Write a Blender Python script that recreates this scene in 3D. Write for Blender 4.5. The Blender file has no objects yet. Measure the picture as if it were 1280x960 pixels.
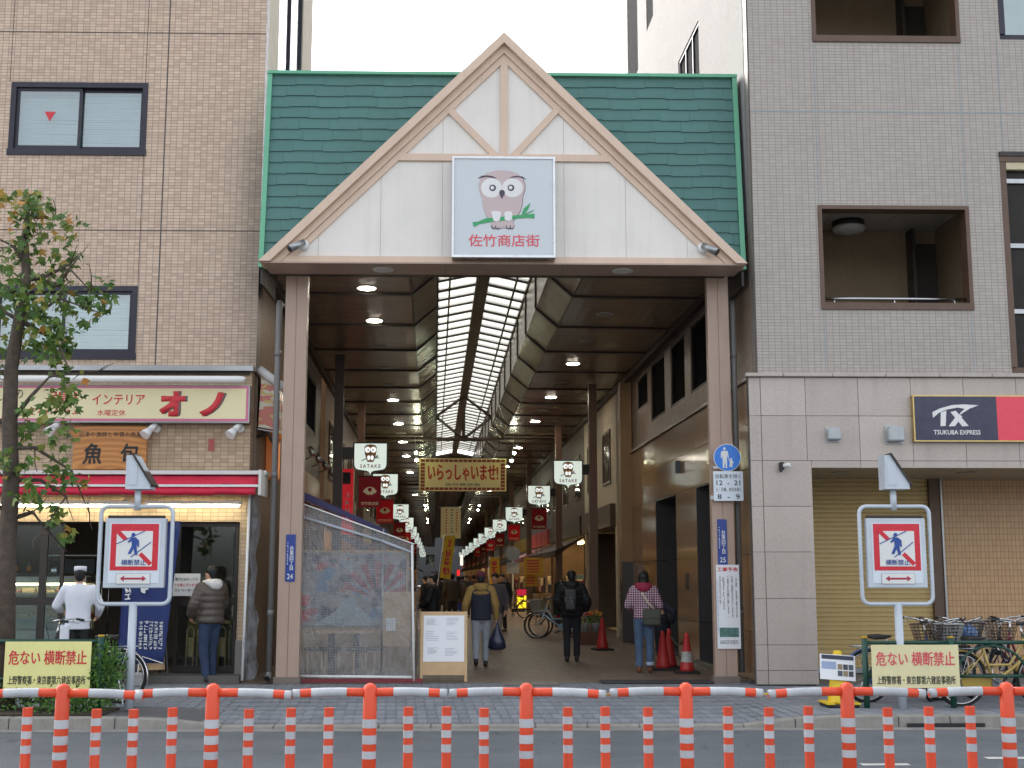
import bpy, bmesh, math, random
from mathutils import Vector, Matrix
random.seed(7)
SC = bpy.context.scene
COL = SC.collection
R = math.radians

# ------------------------------------------------------------------ camera, sky, sun, exposure
F = 1590.0                      # focal length in photograph pixels (1280 wide)
PITCH, YAW = math.atan(240.0 / F), R(1.26)
CAMZ = 1.6
cam_d = bpy.data.cameras.new('camera')
cam = bpy.data.objects.new('camera', cam_d)
COL.objects.link(cam)
cam.location = (0, 0, CAMZ)
cam.rotation_euler = (math.pi / 2 + PITCH, 0, -YAW)
cam_d.sensor_width = 36
cam_d.lens = 36 * F / 1280
cam_d.clip_start = .1
cam_d.clip_end = 3000
SC.camera = cam

SUN_EL, SUN_AZ = R(38), R(-32)   # azimuth clockwise from +Y: beyond the facades, so the street front is in open shade
world = bpy.data.worlds.new('World')
SC.world = world
world.use_nodes = True
wn = world.node_tree.nodes
wl = world.node_tree.links
wn.clear()
wout = wn.new('ShaderNodeOutputWorld')
wbg = wn.new('ShaderNodeBackground')
sky = wn.new('ShaderNodeTexSky')
sky.sky_type = 'NISHITA'
sky.sun_disc = False
sky.sun_elevation = SUN_EL
sky.sun_rotation = SUN_AZ
sky.air_density = 1.0
sky.dust_density = 4.0
sky.ozone_density = 1.0
hsv = wn.new('ShaderNodeHueSaturation')     # thin high cloud: a pale, nearly colourless sky
hsv.inputs['Saturation'].default_value = .32
wl.new(sky.outputs[0], hsv.inputs['Color'])
wl.new(hsv.outputs[0], wbg.inputs[0])
wbg.inputs[1].default_value = .15
wl.new(wbg.outputs[0], wout.inputs[0])

sun_d = bpy.data.lights.new('sun', 'SUN')
sun_d.energy = 1.2
sun_d.angle = R(12)
sun_d.color = (1, .95, .88)
sun = bpy.data.objects.new('sun', sun_d)
COL.objects.link(sun)
_sd = Vector((math.sin(SUN_AZ) * math.cos(SUN_EL), math.cos(SUN_AZ) * math.cos(SUN_EL), math.sin(SUN_EL)))
sun.rotation_euler = _sd.to_track_quat('Z', 'Y').to_euler()
sun.location = (0, 0, 40)

vs = SC.view_settings
vs.view_transform = 'Standard'
vs.look = 'None'
vs.exposure = 1.85
vs.gamma = 1
vs.use_curve_mapping = False
SC.render.engine = 'CYCLES'
SC.cycles.max_bounces = 8
SC.cycles.transparent_max_bounces = 16
SC.cycles.use_denoising = True
SC.cycles.sample_clamp_indirect = 6

# ------------------------------------------------------------------ measuring: where a sight line meets a plane of the place
CM = Matrix.Rotation(-YAW, 3, 'Z') @ Matrix.Rotation(math.pi / 2 + PITCH, 3, 'X')
def ray(px, py):
    return CM @ Vector(((px - 640) / F, (480 - py) / F, -1))
def at(px, py, Y):
    d = ray(px, py)
    t = Y / d.y
    return Vector((d.x * t, Y, CAMZ + d.z * t))
def gnd(px, py, z=0.0):
    d = ray(px, py)
    t = (z - CAMZ) / d.z
    return Vector((d.x * t, d.y * t, z))
def rect(px0, py0, px1, py1, Y):
    a, b, c, d = at(px0, py0, Y), at(px1, py0, Y), at(px0, py1, Y), at(px1, py1, Y)
    return (a.x + c.x) / 2, (b.x + d.x) / 2, (c.z + d.z) / 2, (a.z + b.z) / 2     # x0 x1 z0 z1
# the arcade street runs a little askew to the facade
AX = -(math.atan(97 * math.cos(PITCH) / F) - YAW)      # clockwise from +Y (negative = to the left)
AU = Vector((math.cos(AX), -math.sin(AX), 0))
AV = Vector((math.sin(AX), math.cos(AX), 0))
ARZ = -AX
def ar(u, v, z=0.0):
    return AU * u + AV * v + Vector((0, 0, z))

# ------------------------------------------------------------------ materials
def lin(c):
    c = c / 255.0
    return c / 12.92 if c <= .04045 else ((c + .055) / 1.055) ** 2.4
def C(rgb):
    return (lin(rgb[0]), lin(rgb[1]), lin(rgb[2]), 1)
MATS = {}
class NT:
    def __init__(s, name):
        s.m = bpy.data.materials.new(name)
        s.m.use_nodes = True
        s.t = s.m.node_tree
        s.n = s.t.nodes
        s.b = s.n['Principled BSDF']
        s.out = s.n['Material Output']
    def new(s, k, **kw):
        x = s.n.new('ShaderNode' + k)
        for a, b in kw.items():
            setattr(x, a, b)
        return x
    def link(s, a, b):
        s.t.links.new(a, b)
    def coords(s, scale=(1, 1, 1), out='Object'):
        tc = s.new('TexCoord')
        mp = s.new('Mapping')
        mp.inputs['Scale'].default_value = scale
        s.link(tc.outputs[out], mp.inputs[0])
        return mp.outputs[0]
    def noise(s, vec, scale, detail=4, rough=.55):
        nz = s.new('TexNoise')
        nz.inputs['Scale'].default_value = scale
        nz.inputs['Detail'].default_value = detail
        nz.inputs['Roughness'].default_value = rough
        s.link(vec, nz.inputs['Vector'])
        return nz.outputs['Fac']
    def ramp(s, fac, a, b, lo=0, hi=1):
        r = s.new('MapRange')
        r.inputs[1].default_value, r.inputs[2].default_value = a, b
        r.inputs[3].default_value, r.inputs[4].default_value = lo, hi
        s.link(fac, r.inputs[0])
        return r.outputs[0]
    def mix(s, fac, a, b, mode='MIX'):
        x = s.new('Mix', data_type='RGBA', blend_type=mode)
        for sock, v in ((x.inputs[0], fac), (x.inputs[6], a), (x.inputs[7], b)):
            if isinstance(v, (tuple, float, int)):
                sock.default_value = v
            else:
                s.link(v, sock)
        return x.outputs[2]
    def bump(s, h, strength, dist=.01):
        b = s.new('Bump')
        b.inputs['Strength'].default_value = strength
        b.inputs['Distance'].default_value = dist
        s.link(h, b.inputs['Height'])
        s.link(b.outputs[0], s.b.inputs['Normal'])

def mat(name, rgb, rough=.6, metal=0, var=.14, vs=2.5, streak=0, bump=0, bs=60, emit=0, rand=0, coat=0, spec=.5, trans=0, alpha=1, ecol=None):
    if name in MATS:
        return MATS[name]
    s = NT(name)
    base = C(rgb)
    v = s.coords()
    col = s.mix(s.ramp(s.noise(v, vs), .3, .7), base, tuple(x * (1 - var) for x in base[:3]) + (1,))
    if streak:
        v2 = s.coords((7, 7, .5))
        f = s.ramp(s.noise(v2, 1.6, 5, .65), .48, .78, 0, streak)
        col = s.mix(f, col, tuple(x * .35 for x in base[:3]) + (1,))
    if rand:
        oi = s.new('ObjectInfo')
        hv = s.new('HueSaturation')
        s.link(s.ramp(oi.outputs['Random'], 0, 1, 1 - rand, 1 + rand), hv.inputs['Value'])
        s.link(col, hv.inputs['Color'])
        col = hv.outputs[0]
    s.link(col, s.b.inputs['Base Color'])
    s.link(s.ramp(s.noise(v, vs * 3.1), .25, .75, max(.02, rough - .08), min(1, rough + .08)), s.b.inputs['Roughness'])
    s.b.inputs['Metallic'].default_value = metal
    s.b.inputs['Specular IOR Level'].default_value = spec
    s.b.inputs['Coat Weight'].default_value = coat
    s.b.inputs['Transmission Weight'].default_value = trans
    s.b.inputs['Alpha'].default_value = alpha
    if emit:
        s.b.inputs['Emission Color'].default_value = C(ecol or rgb)
        s.b.inputs['Emission Strength'].default_value = emit
    if bump:
        s.bump(s.noise(v, bs, 5, .6), bump)
    MATS[name] = s.m
    return s.m

def tile_mat(name, c1, c2, mortar, tw, th, gap, axis='x', rough=.4, var=.12, streak=.0, offset=0.0, bump=.5, spec=.5):
    """small ceramic wall tiles, too fine to model one by one"""
    s = NT(name)
    tc = s.new('TexCoord')
    sp = s.new('SeparateXYZ')
    cb = s.new('CombineXYZ')
    s.link(tc.outputs['Object'], sp.inputs[0])
    s.link(sp.outputs[{'x': 0, 'y': 1, 'z': 0}[axis]], cb.inputs[0])
    s.link(sp.outputs[1 if axis == 'z' else 2], cb.inputs[1])
    br = s.new('TexBrick')
    br.offset = offset
    br.squash = 1
    br.inputs['Scale'].default_value = 1
    br.inputs['Brick Width'].default_value = tw
    br.inputs['Row Height'].default_value = th
    br.inputs['Mortar Size'].default_value = gap
    br.inputs['Mortar Smooth'].default_value = .2
    br.inputs['Color1'].default_value = C(c1)
    br.inputs['Color2'].default_value = C(c2)
    br.inputs['Mortar'].default_value = C(mortar)
    s.link(cb.outputs[0], br.inputs['Vector'])
    v = s.coords()
    f = s.ramp(s.noise(v, .55, 5, .6), .3, .7, 1 - var, 1)
    col = s.mix(1.0, br.outputs['Color'], (1, 1, 1, 1), 'MULTIPLY')
    cc = s.new('CombineColor')
    for i in range(3):
        s.link(f, cc.inputs[i])
    col = s.mix(1.0, br.outputs['Color'], cc.outputs[0], 'MULTIPLY')
    if streak:
        f2 = s.ramp(s.noise(s.coords((5, 5, .25)), 1.5, 5, .65), .5, .8, 0, streak)
        col = s.mix(f2, col, tuple(x * .45 for x in C(c1)[:3]) + (1,))
    s.link(col, s.b.inputs['Base Color'])
    s.link(s.ramp(s.noise(v, 9), .3, .7, rough - .07, rough + .12), s.b.inputs['Roughness'])
    s.b.inputs['Specular IOR Level'].default_value = spec
    s.bump(br.outputs['Fac'], -bump, .004)
    MATS[name] = s.m
    return s.m

# ------------------------------------------------------------------ objects
WM = {}        # world matrix of every object made here
def _prop(o, label=None, cat=None, group=None, kind=None):
    if label: o['label'] = label
    if cat: o['category'] = cat
    if group: o['group'] = group
    if kind: o['kind'] = kind
    return o
def thing(name, label, cat, loc=(0, 0, 0), rz=0.0, group=None, kind=None):
    o = bpy.data.objects.new(name, None)
    o.empty_display_size = .2
    COL.objects.link(o)
    o.location = loc
    o.rotation_euler = (0, 0, rz)
    WM[o.name] = Matrix.Translation(Vector(loc)) @ Matrix.Rotation(rz, 4, 'Z')
    return _prop(o, label, cat, group, kind)
def link_mesh(name, me, parent=None, mat_=None, loc=(0, 0, 0), rot=(0, 0, 0)):
    o = bpy.data.objects.new(name, me)
    COL.objects.link(o)
    if mat_ is not None and not me.materials:
        me.materials.append(mat_)
    if parent is not None:
        o.parent = parent
    o.location = loc
    o.rotation_euler = rot
    return o
def copy_tree(o, parent=None):
    c = o.copy()
    COL.objects.link(c)
    c.parent = parent
    for ch in o.children:
        copy_tree(ch, c)
    return c
def put(o, loc, rz=0.0, label=None):
    o.location = loc
    o.rotation_euler = (0, 0, rz)
    WM[o.name] = Matrix.Translation(Vector(loc)) @ Matrix.Rotation(rz, 4, 'Z')
    if label: o['label'] = label
    return o

class MB:
    """collects shapes for ONE mesh"""
    def __init__(s):
        s.v, s.f = [], []
    def add(s, vs_, fs):
        n = len(s.v)
        s.v += [Vector(x) for x in vs_]
        s.f += [tuple(i + n for i in f) for f in fs]
        return s
    def box(s, x0, x1, y0, y1, z0, z1, m=None):
        vs_ = [Vector((x, y, z)) for x in (x0, x1) for y in (y0, y1) for z in (z0, z1)]
        if m is not None:
            vs_ = [m @ v for v in vs_]
        return s.add(vs_, [(0, 1, 3, 2), (4, 6, 7, 5), (0, 4, 5, 1), (2, 3, 7, 6), (0, 2, 6, 4), (1, 5, 7, 3)])
    def cbox(s, x0, x1, y0, y1, z0, z1, b=.01):
        """box with chamfered edges"""
        bm = bmesh.new()
        vs_ = [bm.verts.new((x, y, z)) for x in (x0, x1) for y in (y0, y1) for z in (z0, z1)]
        for f in [(0, 1, 3, 2), (4, 6, 7, 5), (0, 4, 5, 1), (2, 3, 7, 6), (0, 2, 6, 4), (1, 5, 7, 3)]:
            bm.faces.new([vs_[i] for i in f])
        bmesh.ops.bevel(bm, geom=bm.edges[:], offset=b, segments=2, affect='EDGES', profile=.5)
        bm.verts.index_update()
        s.add([v.co for v in bm.verts], [[v.index for v in f.verts] for f in bm.faces])
        bm.free()
        return s
    def tube(s, p0, p1, r0, r1=None, n=10, cap=True):
        p0, p1 = Vector(p0), Vector(p1)
        r1 = r0 if r1 is None else r1
        d = p1 - p0
        if d.length < 1e-6: return s
        q = d.to_track_quat('Z', 'Y')
        vs_ = []
        for p, r in ((p0, r0), (p1, r1)):
            for i in range(n):
                a = 2 * math.pi * i / n
                vs_.append(p + q @ Vector((r * math.cos(a), r * math.sin(a), 0)))
        fs = [(i, (i + 1) % n, n + (i + 1) % n, n + i) for i in range(n)]
        if cap: fs += [tuple(range(n - 1, -1, -1)), tuple(range(n, 2 * n))]
        return s.add(vs_, fs)
    def path(s, pts, r, n=8, closed=False, cap=True):
        """round bar swept along a polyline; r may be a list"""
        pts = [Vector(p) for p in pts]
        k = len(pts)
        rr = r if isinstance(r, (list, tuple)) else [r] * k
        vs_, up = [], None
        for i, p in enumerate(pts):
            a = pts[i - 1] if (i or closed) else p
            b = pts[(i + 1) % k] if (i < k - 1 or closed) else p
            t = (b - a).normalized()
            if up is None:
                up = Vector((0, 0, 1)) if abs(t.z) < .9 else Vector((1, 0, 0))
            x = up.cross(t).normalized()
            y = t.cross(x).normalized()
            up = y
            for j in range(n):
                an = 2 * math.pi * j / n
                vs_.append(p + x * (rr[i] * math.cos(an)) + y * (rr[i] * math.sin(an)))
        fs = []
        for i in range(k if closed else k - 1):
            i2 = (i + 1) % k
            fs += [(i * n + j, i * n + (j + 1) % n, i2 * n + (j + 1) % n, i2 * n + j) for j in range(n)]
        if cap and not closed:
            fs += [tuple(range(n - 1, -1, -1)), tuple(range((k - 1) * n, k * n))]
        return s.add(vs_, fs)
    def lathe(s, prof, n=16, c=(0, 0, 0), axis='z', cap=True):
        c = Vector(c)
        vs_ = []
        for r, h in prof:
            for i in range(n):
                a = 2 * math.pi * i / n
                x, y = r * math.cos(a), r * math.sin(a)
                vs_.append(c + (Vector((x, y, h)) if axis == 'z' else Vector((x, h, y)) if axis == 'y' else Vector((h, x, y))))
        k = len(prof)
        fs = [(i * n + j, i * n + (j + 1) % n, (i + 1) * n + (j + 1) % n, (i + 1) * n + j) for i in range(k - 1) for j in range(n)]
        if cap: fs += [tuple(range(n - 1, -1, -1)), tuple(range((k - 1) * n, k * n))]
        return s.add(vs_, fs)
    def prism(s, pts, y0, y1):
        """outline in x,z pulled from y0 to y1"""
        n = len(pts)
        vs_ = [Vector((p[0], y0, p[1])) for p in pts] + [Vector((p[0], y1, p[1])) for p in pts]
        return s.add(vs_, [tuple(range(n)), tuple(range(2 * n - 1, n - 1, -1))] + [(i, n + i, n + (i + 1) % n, (i + 1) % n) for i in range(n)])
    def quad(s, a, b, c, d):
        return s.add([a, b, c, d], [(0, 1, 2, 3)])
    def mesh(s, name, smooth=False):
        me = bpy.data.meshes.new(name)
        me.from_pydata([tuple(v) for v in s.v], [], s.f)
        bm = bmesh.new()
        bm.from_mesh(me)
        bmesh.ops.recalc_face_normals(bm, faces=bm.faces[:])
        bm.to_mesh(me)
        bm.free()
        if smooth:
            for p in me.polygons:
                p.use_smooth = len(p.vertices) <= 4
        me.update()
        return me
    def build(s, name, m, parent=None, smooth=False, world=False, kind=None, label=None, cat=None, group=None):
        """world: vertices are given in world coordinates and the parent is placed elsewhere"""
        if world and parent is not None:
            inv = WM[parent.name].inverted()
            s.v = [inv @ v for v in s.v]
        o = link_mesh(name, s.mesh(name, smooth), parent, m)
        WM[o.name] = WM[parent.name] if parent is not None else Matrix()
        return _prop(o, label, cat, group, kind)

def soften(o, w=.008, seg=2):
    b = o.modifiers.new('edge', 'BEVEL')
    b.width = w
    b.segments = seg
    b.limit_method = 'ANGLE'
    return o

def ell(cx, cz, rx, rz, n=28, a0=0, a1=2 * math.pi):
    full = abs(a1 - a0 - 2 * math.pi) < 1e-6
    k = n if full else n + 1
    return [(cx + rx * math.cos(a0 + (a1 - a0) * i / n), cz + rz * math.sin(a0 + (a1 - a0) * i / n)) for i in range(k)]
def rrect(x0, x1, z0, z1, r, n=5):
    out = []
    for cx, cz, a in ((x1 - r, z1 - r, 0), (x0 + r, z1 - r, 90), (x0 + r, z0 + r, 180), (x1 - r, z0 + r, 270)):
        out += [(cx + r * math.cos(R(a + 90 * i / n)), cz + r * math.sin(R(a + 90 * i / n))) for i in range(n + 1)]
    return out
def shape(name, pts, y, th, m, parent, label=None):
    """a flat plate: outline in the parent's x,z, its back at y, th thick towards -y"""
    return MB().prism(pts, y, y - th).build(name, m, parent, label=label)
def strip(pts, w):
    """outline of a stroke w wide along pts (x,z)"""
    L_, R_ = [], []
    for i, p in enumerate(pts):
        a = Vector(pts[max(0, i - 1)]); b = Vector(pts[min(len(pts) - 1, i + 1)])
        t = (b - a).normalized()
        nx, nz = -t.y * w / 2, t.x * w / 2
        L_.append((p[0] + nx, p[1] + nz)); R_.append((p[0] - nx, p[1] - nz))
    return L_ + R_[::-1]
_TXT = {}
def text(body, parent, m, cx, cz, w, h, y, th=.003, bold=0.0, name='lettering', label=None, shear=0, vertical=False, space=1.0):
    """lettering fitted into w x h around (cx,cz) in the parent's x,z plane, facing -y"""
    if vertical:
        body = '\n'.join(body)
    key = (body, round(w, 4), round(h, 4), bold, shear, th, m.name, space)
    me = _TXT.get(key)
    if me is None:
        cu = bpy.data.curves.new('lettering', 'FONT')
        cu.body = body
        cu.align_x = 'CENTER'
        cu.resolution_u = 2
        cu.offset = bold if bold >= .05 else 0
        cu.shear = shear
        cu.space_character = space
        cu.space_line = .92 if vertical else 1.05
        o = bpy.data.objects.new('lettering', cu)
        COL.objects.link(o)
        me = bpy.data.meshes.new_from_object(o)
        bpy.data.objects.remove(o)
        bpy.data.curves.remove(cu)
        bm = bmesh.new()
        bm.from_mesh(me)
        xs = [v.co.x for v in bm.verts]; ys = [v.co.y for v in bm.verts]
        x0, x1, y0, y1 = min(xs), max(xs), min(ys), max(ys)
        sx, sy = w / (x1 - x0), h / (y1 - y0)
        for v in bm.verts:
            v.co = ((v.co.x - (x0 + x1) / 2) * sx, -th, (v.co.y - (y0 + y1) / 2) * sy)
        if 0 < bold < .05:            # heavier strokes: the same outline shifted a little each way, each a hair prouder
            d = bold * min(sx, sy)
            src = bm.verts[:] + bm.edges[:] + bm.faces[:]
            for q, (ox, oz) in enumerate(((d, 0), (-d, 0), (0, d), (0, -d))):
                dup = bmesh.ops.duplicate(bm, geom=src)
                for g in dup['geom']:
                    if isinstance(g, bmesh.types.BMVert):
                        g.co.x += ox; g.co.z += oz; g.co.y -= .0004 * (q + 1)
        edges = [e for e in bm.edges if len(e.link_faces) == 1]
        r = bmesh.ops.extrude_edge_only(bm, edges=edges)
        for g in r['geom']:
            if isinstance(g, bmesh.types.BMVert):
                g.co.y = 0
        bmesh.ops.recalc_face_normals(bm, faces=bm.faces[:])
        bm.to_mesh(me)
        bm.free()
        me.name = 'lettering'
        me.materials.clear()
        me.materials.append(m)
        _TXT[key] = me
    o = link_mesh(name, me, parent, None, (cx, y, cz))
    WM[o.name] = Matrix()
    return _prop(o, label)

def scribble(parent, m, cx, cz, w, h, y, ncol, nrow, seed=0, th=.003, w_=.11, name='writing'):
    """writing too small or blurred to read in the photograph: brush strokes set out like characters"""
    rnd = random.Random(seed)
    b = MB()
    cw, ch = w / ncol, h / nrow
    for i in range(ncol):
        for j in range(nrow):
            x0, z0 = cx - w / 2 + (i + .5) * cw, cz - h / 2 + (j + .5) * ch
            for k in range(rnd.randint(3, 5)):
                s = min(cw, ch) * .8 if abs(cw / ch - 1) < .6 else min(cw, ch)
                sx, s_z = cw * .42, ch * .42
                if rnd.random() < .5:
                    zz = z0 + rnd.uniform(-1, 1) * s_z; a = rnd.uniform(.5, 1) * sx; d = rnd.uniform(-.15, .15) * s_z
                    p = [(x0 - a, zz - d), (x0 + a, zz + d)]
                else:
                    xx = x0 + rnd.uniform(-.8, .8) * sx; a = rnd.uniform(.5, 1) * s_z; d = rnd.uniform(-.3, .3) * sx
                    p = [(xx - d, z0 + a), (xx + d, z0 - a)]
                b.prism(strip(p, min(cw, ch) * w_), y, y - th - .0003 * k)
    return b.build(name, m, parent, kind='stuff')

def clip(poly, nx, nz, d):
    """keep the part of a convex x,z polygon with nx*x+nz*z <= d"""
    out = []
    for i, p in enumerate(poly):
        q = poly[(i + 1) % len(poly)]
        a, b = nx * p[0] + nz * p[1] - d, nx * q[0] + nz * q[1] - d
        if a <= 0: out.append(p)
        if (a < 0) != (b < 0) and abs(a - b) > 1e-9:
            t = a / (a - b)
            out.append((p[0] + (q[0] - p[0]) * t, p[1] + (q[1] - p[1]) * t))
    return out
def area(poly):
    return abs(sum(p[0] * q[1] - q[0] * p[1] for p, q in zip(poly, poly[1:] + poly[:1]))) / 2 if len(poly) > 2 else 0

# ------------------------------------------------------------------ shared materials
m_white = mat('white paint', (225, 225, 222), .45, var=.06)
m_offwhite = mat('off white enamel', (215, 214, 208), .4, var=.08, streak=.15)
m_black = mat('black plastic', (26, 26, 28), .45)
m_dark = mat('dark bronze metal', (52, 46, 44), .4, .3, var=.15)
m_steel = mat('stainless steel', (190, 190, 190), .25, 1)
m_alu = mat('grey aluminium', (165, 167, 168), .35, .8)
m_red = mat('red paint', (200, 32, 48), .45)
m_inkred = mat('red ink', (205, 52, 60), .55, var=.05)
m_inkblack = mat('black ink', (38, 36, 38), .6, var=.05)
m_inkblue = mat('blue ink', (38, 74, 150), .55, var=.05)
m_paper = mat('white paper', (228, 228, 230), .7, var=.04)
m_greenmetal = mat('dark green paint', (28, 72, 58), .4, streak=.2)
m_rubber = mat('rubber', (30, 30, 30), .75)
m_wood = mat('pale plywood', (196, 164, 122), .6, vs=6)
m_pvc = mat('grey pvc pipe', (118, 116, 114), .5, streak=.3)
m_glass_dark = mat('dark window glass', (22, 26, 30), .06, var=.3, spec=.7)
# ================================================================== SETTING
m_ground = mat('ground soil', (110, 105, 98), .95)
MB().quad((-1500, -1500, -.2), (1500, -1500, -.2), (1500, 1500, -.2), (-1500, 1500, -.2)).build('ground', m_ground, kind='structure')

def asphalt():
    s = NT('asphalt')
    v = s.coords()
    c = s.mix(s.ramp(s.noise(v, 1.1, 6, .6), .3, .7), C((74, 80, 86)), C((92, 98, 103)))
    sp = s.ramp(s.noise(v, 70, 3, .8), .48, .72, 0, .8)
    c = s.mix(sp, c, C((136, 138, 138)))
    c = s.mix(s.ramp(s.noise(s.coords((.25, 2.2, 1)), 1.2, 4), .55, .8, 0, .4), c, C((62, 64, 68)))
    c = s.mix(s.ramp(s.noise(s.coords((.5, 1.5, 1)), .9, 7, .7), .5, .62, 0, .3), c, C((108, 112, 115)))
    c = s.mix(s.ramp(s.noise(s.coords((1, .35, 1)), 5, 3, .5), .66, .72, 0, .5), c, C((60, 62, 65)))
    s.link(c, s.b.inputs['Base Color'])
    s.b.inputs['Roughness'].default_value = .82
    s.bump(s.noise(v, 80, 4, .8), .7, .012)
    return s.m
ROADZ = -.13
MB().quad((-80, -14, ROADZ), (80, -14, ROADZ), (80, 15.1, ROADZ), (-80, 15.1, ROADZ)).build('road', asphalt(), kind='structure')
m_roadpaint = mat('worn road paint', (205, 205, 200), .8, var=.3, vs=14)
g = gnd(1232, 948, ROADZ)
MB().quad((g.x, g.y - .07, ROADZ + .004), (g.x + 3, g.y - .07, ROADZ + .004), (g.x + 3, g.y + .07, ROADZ + .004), (g.x, g.y + .07, ROADZ + .004)).build('lane_marking', m_roadpaint, kind='structure')
g = gnd(1110, 956, ROADZ)
MB().quad((g.x - .25, g.y - .06, ROADZ + .004), (g.x + .2, g.y - .06, ROADZ + .004), (g.x + .2, g.y + .06, ROADZ + .004), (g.x - .25, g.y + .06, ROADZ + .004)).build('lane_marking', m_roadpaint, kind='structure')

# footway height: the crossing in front of the arcade dips to the carriageway
DX0, DX1 = -3.9, 3.9
def dip(x):
    def sm(t):
        t = max(0, min(1, t)); return t * t * (3 - 2 * t)
    return sm((x - DX0) / .9) * sm((DX1 - x) / .9)
def sz(x, y):
    return -.095 * dip(x) * max(0, min(1, 1 - (y - 15) / 2.6))

KERBY = 15.0
m_concrete = mat('kerb concrete', (150, 146, 138), .85, var=.25, vs=5, streak=.3, bump=.3)
sw = thing('sidewalk', 'grey paved footway between the kerb and the shop fronts', 'sidewalk', (0, 15, 0), kind='structure')
b = MB()
xs = [-14 + i * .35 for i in range(82)]
ys = [15.05, 15.6, 16.2, 16.9, 17.7, 19.4, 21.5]
for x in xs:
    for y in ys:
        b.v.append(Vector((x, y - 15, sz(x, y) - .014)))
n = len(ys)
for i in range(len(xs) - 1):
    for j in range(n - 1):
        b.f.append((i * n + j, (i + 1) * n + j, (i + 1) * n + j + 1, i * n + j + 1))
b.build('joint_sand', mat('joint sand', (92, 92, 92), .95), sw)
m_paver = mat('grey concrete paver', (128, 132, 138), .85, var=.12, vs=9, rand=.13, bump=.3, bs=120)
PW, PL = .125, .36
pm = MB().cbox(-PW / 2 + .003, PW / 2 - .003, -PL / 2 + .003, PL / 2 - .003, -.06, 0, .004)
pave_me = bpy.data.meshes.new('paver')
pmm = MB(); pmm.box(-PW / 2 + .003, PW / 2 - .003, -PL / 2 + .003, PL / 2 - .003, -.06, 0)
pave_me = pmm.mesh('paver')
cells = []
lean = .42                      # courses run slantwise to the kerb
for j in range(13):
    y = 15.2 + PL * (j + .5)
    for i in range(-112, 112):
        x = (i + .5 * (j % 2)) * PW + lean * (y - 15) * .25
        if -9.2 < x < 9.2 and y < 19.75 and not (x < DX0 + .6 and y < 16.25):
            cells.append((x, y))
cells.sort(key=lambda c: abs(c[0] - .2) * .35 + c[1])
rest = MB()
for k, (x, y) in enumerate(cells):
    z = sz(x, y) + random.uniform(-.0022, .0022)
    if k < 300:
        o = link_mesh('paver', pave_me, sw, m_paver, (x, y - 15, z), (random.uniform(-.006, .006), random.uniform(-.01, .01), 0))
    else:
        rest.box(x - PW / 2 + .003, x + PW / 2 - .003, y - 15 - PL / 2 + .003, y - 15 + PL / 2 - .003, z - .05, z)
m_paver2 = mat('grey concrete paver field', (128, 132, 138), .85, var=.3, vs=5, bump=.3, bs=120)
rest.build('paving', m_paver2, sw, kind='stuff')

kr = thing('kerb', 'concrete kerb stones dipping at the arcade entrance', 'kerb', (0, KERBY, 0), kind='structure')
x = -12.0
while x < 12:
    L_ = .6
    x0, x1 = x + .004, x + L_ - .004
    za, zb = sz(x0, 15), sz(x1, 15)
    bb = MB()
    bb.add([(x0, 0, -.2), (x1, 0, -.2), (x1, .17, -.2), (x0, .17, -.2), (x0, .012, za), (x1, .012, zb), (x1, .17, zb + .004), (x0, .17, za + .004)],
           [(0, 1, 2, 3), (4, 5, 6, 7), (0, 1, 5, 4), (1, 2, 6, 5), (2, 3, 7, 6), (3, 0, 4, 7)])
    soften(bb.build('kerb_stone', m_concrete, kr), .012)
    x += L_
MB().box(-12, 12, -.24, -.003, ROADZ - .02, ROADZ + .006).build('gutter_strip', mat('gutter concrete', (140, 138, 132), .9, var=.3, vs=4), kr)
gg = gnd(1190, 912, ROADZ)
MB().box(gg.x - .45, gg.x + .45, -.03, -.005, ROADZ + .01, ROADZ + .05).build('drain_slot', m_black, kr)

# arcade floor
m_afloor = tile_mat('arcade floor setts', (126, 106, 92), (106, 90, 78), (78, 68, 60), .2, .1, .006, axis='z', rough=.5, var=.25, offset=.5, bump=.3)
fl = thing('arcade_floor', 'brown paved floor running down the covered arcade', 'floor', ar(1, 20), ARZ, kind='structure')
MB().quad((-4.4, -.35, .004), (4.4, -.35, .004), (4.4, 135, .004), (-4.4, 135, .004)).build('floor_surface', m_afloor, fl)
p = gnd(663, 855)
hatch = MB().box(p.x - .42, p.x + .42, p.y - .3, p.y + .3, .0045, .012)
hatch.build('access_cover', mat('steel cover plate', (120, 118, 114), .5, .6), fl, world=True)
p = gnd(820, 853)
mt = thing('door_mat', 'dark rubber mat lying flat on the paving by the arcade entrance', 'mat', (p.x, p.y, .006))
soften(MB().box(-.85, .85, -.3, .3, 0, .012).build('mat_sheet', mat('dark mat', (52, 50, 52), .9), mt), .004)

# ================================================================== BUILDING WITH TAN TILES (fish restaurant below)
def wall_pieces(b, x0, x1, z0, z1, holes, y0, y1, m=None):
    xs = sorted({x0, x1} | {h[i] for h in holes for i in (0, 1) if x0 < h[i] < x1})
    zs = sorted({z0, z1} | {h[i] for h in holes for i in (2, 3) if z0 < h[i] < z1})
    for a, c in zip(xs, xs[1:]):
        for d, e in zip(zs, zs[1:]):
            mx, mz = (a + c) / 2, (d + e) / 2
            if not any(h[0] < mx < h[1] and h[2] < mz < h[3] for h in holes):
                b.box(a, c, y0, y1, d, e, m)
    return b
LY = 20.0
LX = at(327, 230, LY).x
lzc = at(200, 463, LY).z
m_tan = tile_mat('tan wall tile', (214, 188, 163), (190, 163, 140), (140, 124, 115), .1, .05, .005, 'x', .42, .1, .14)
m_tan_s = mat('cream plaster', (206, 196, 176), .8, streak=.15)
_n = m_tan.node_tree; _nn = _n.nodes                 # soot stain down the corner next to the gate
_b = _nn['Principled BSDF']
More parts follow.
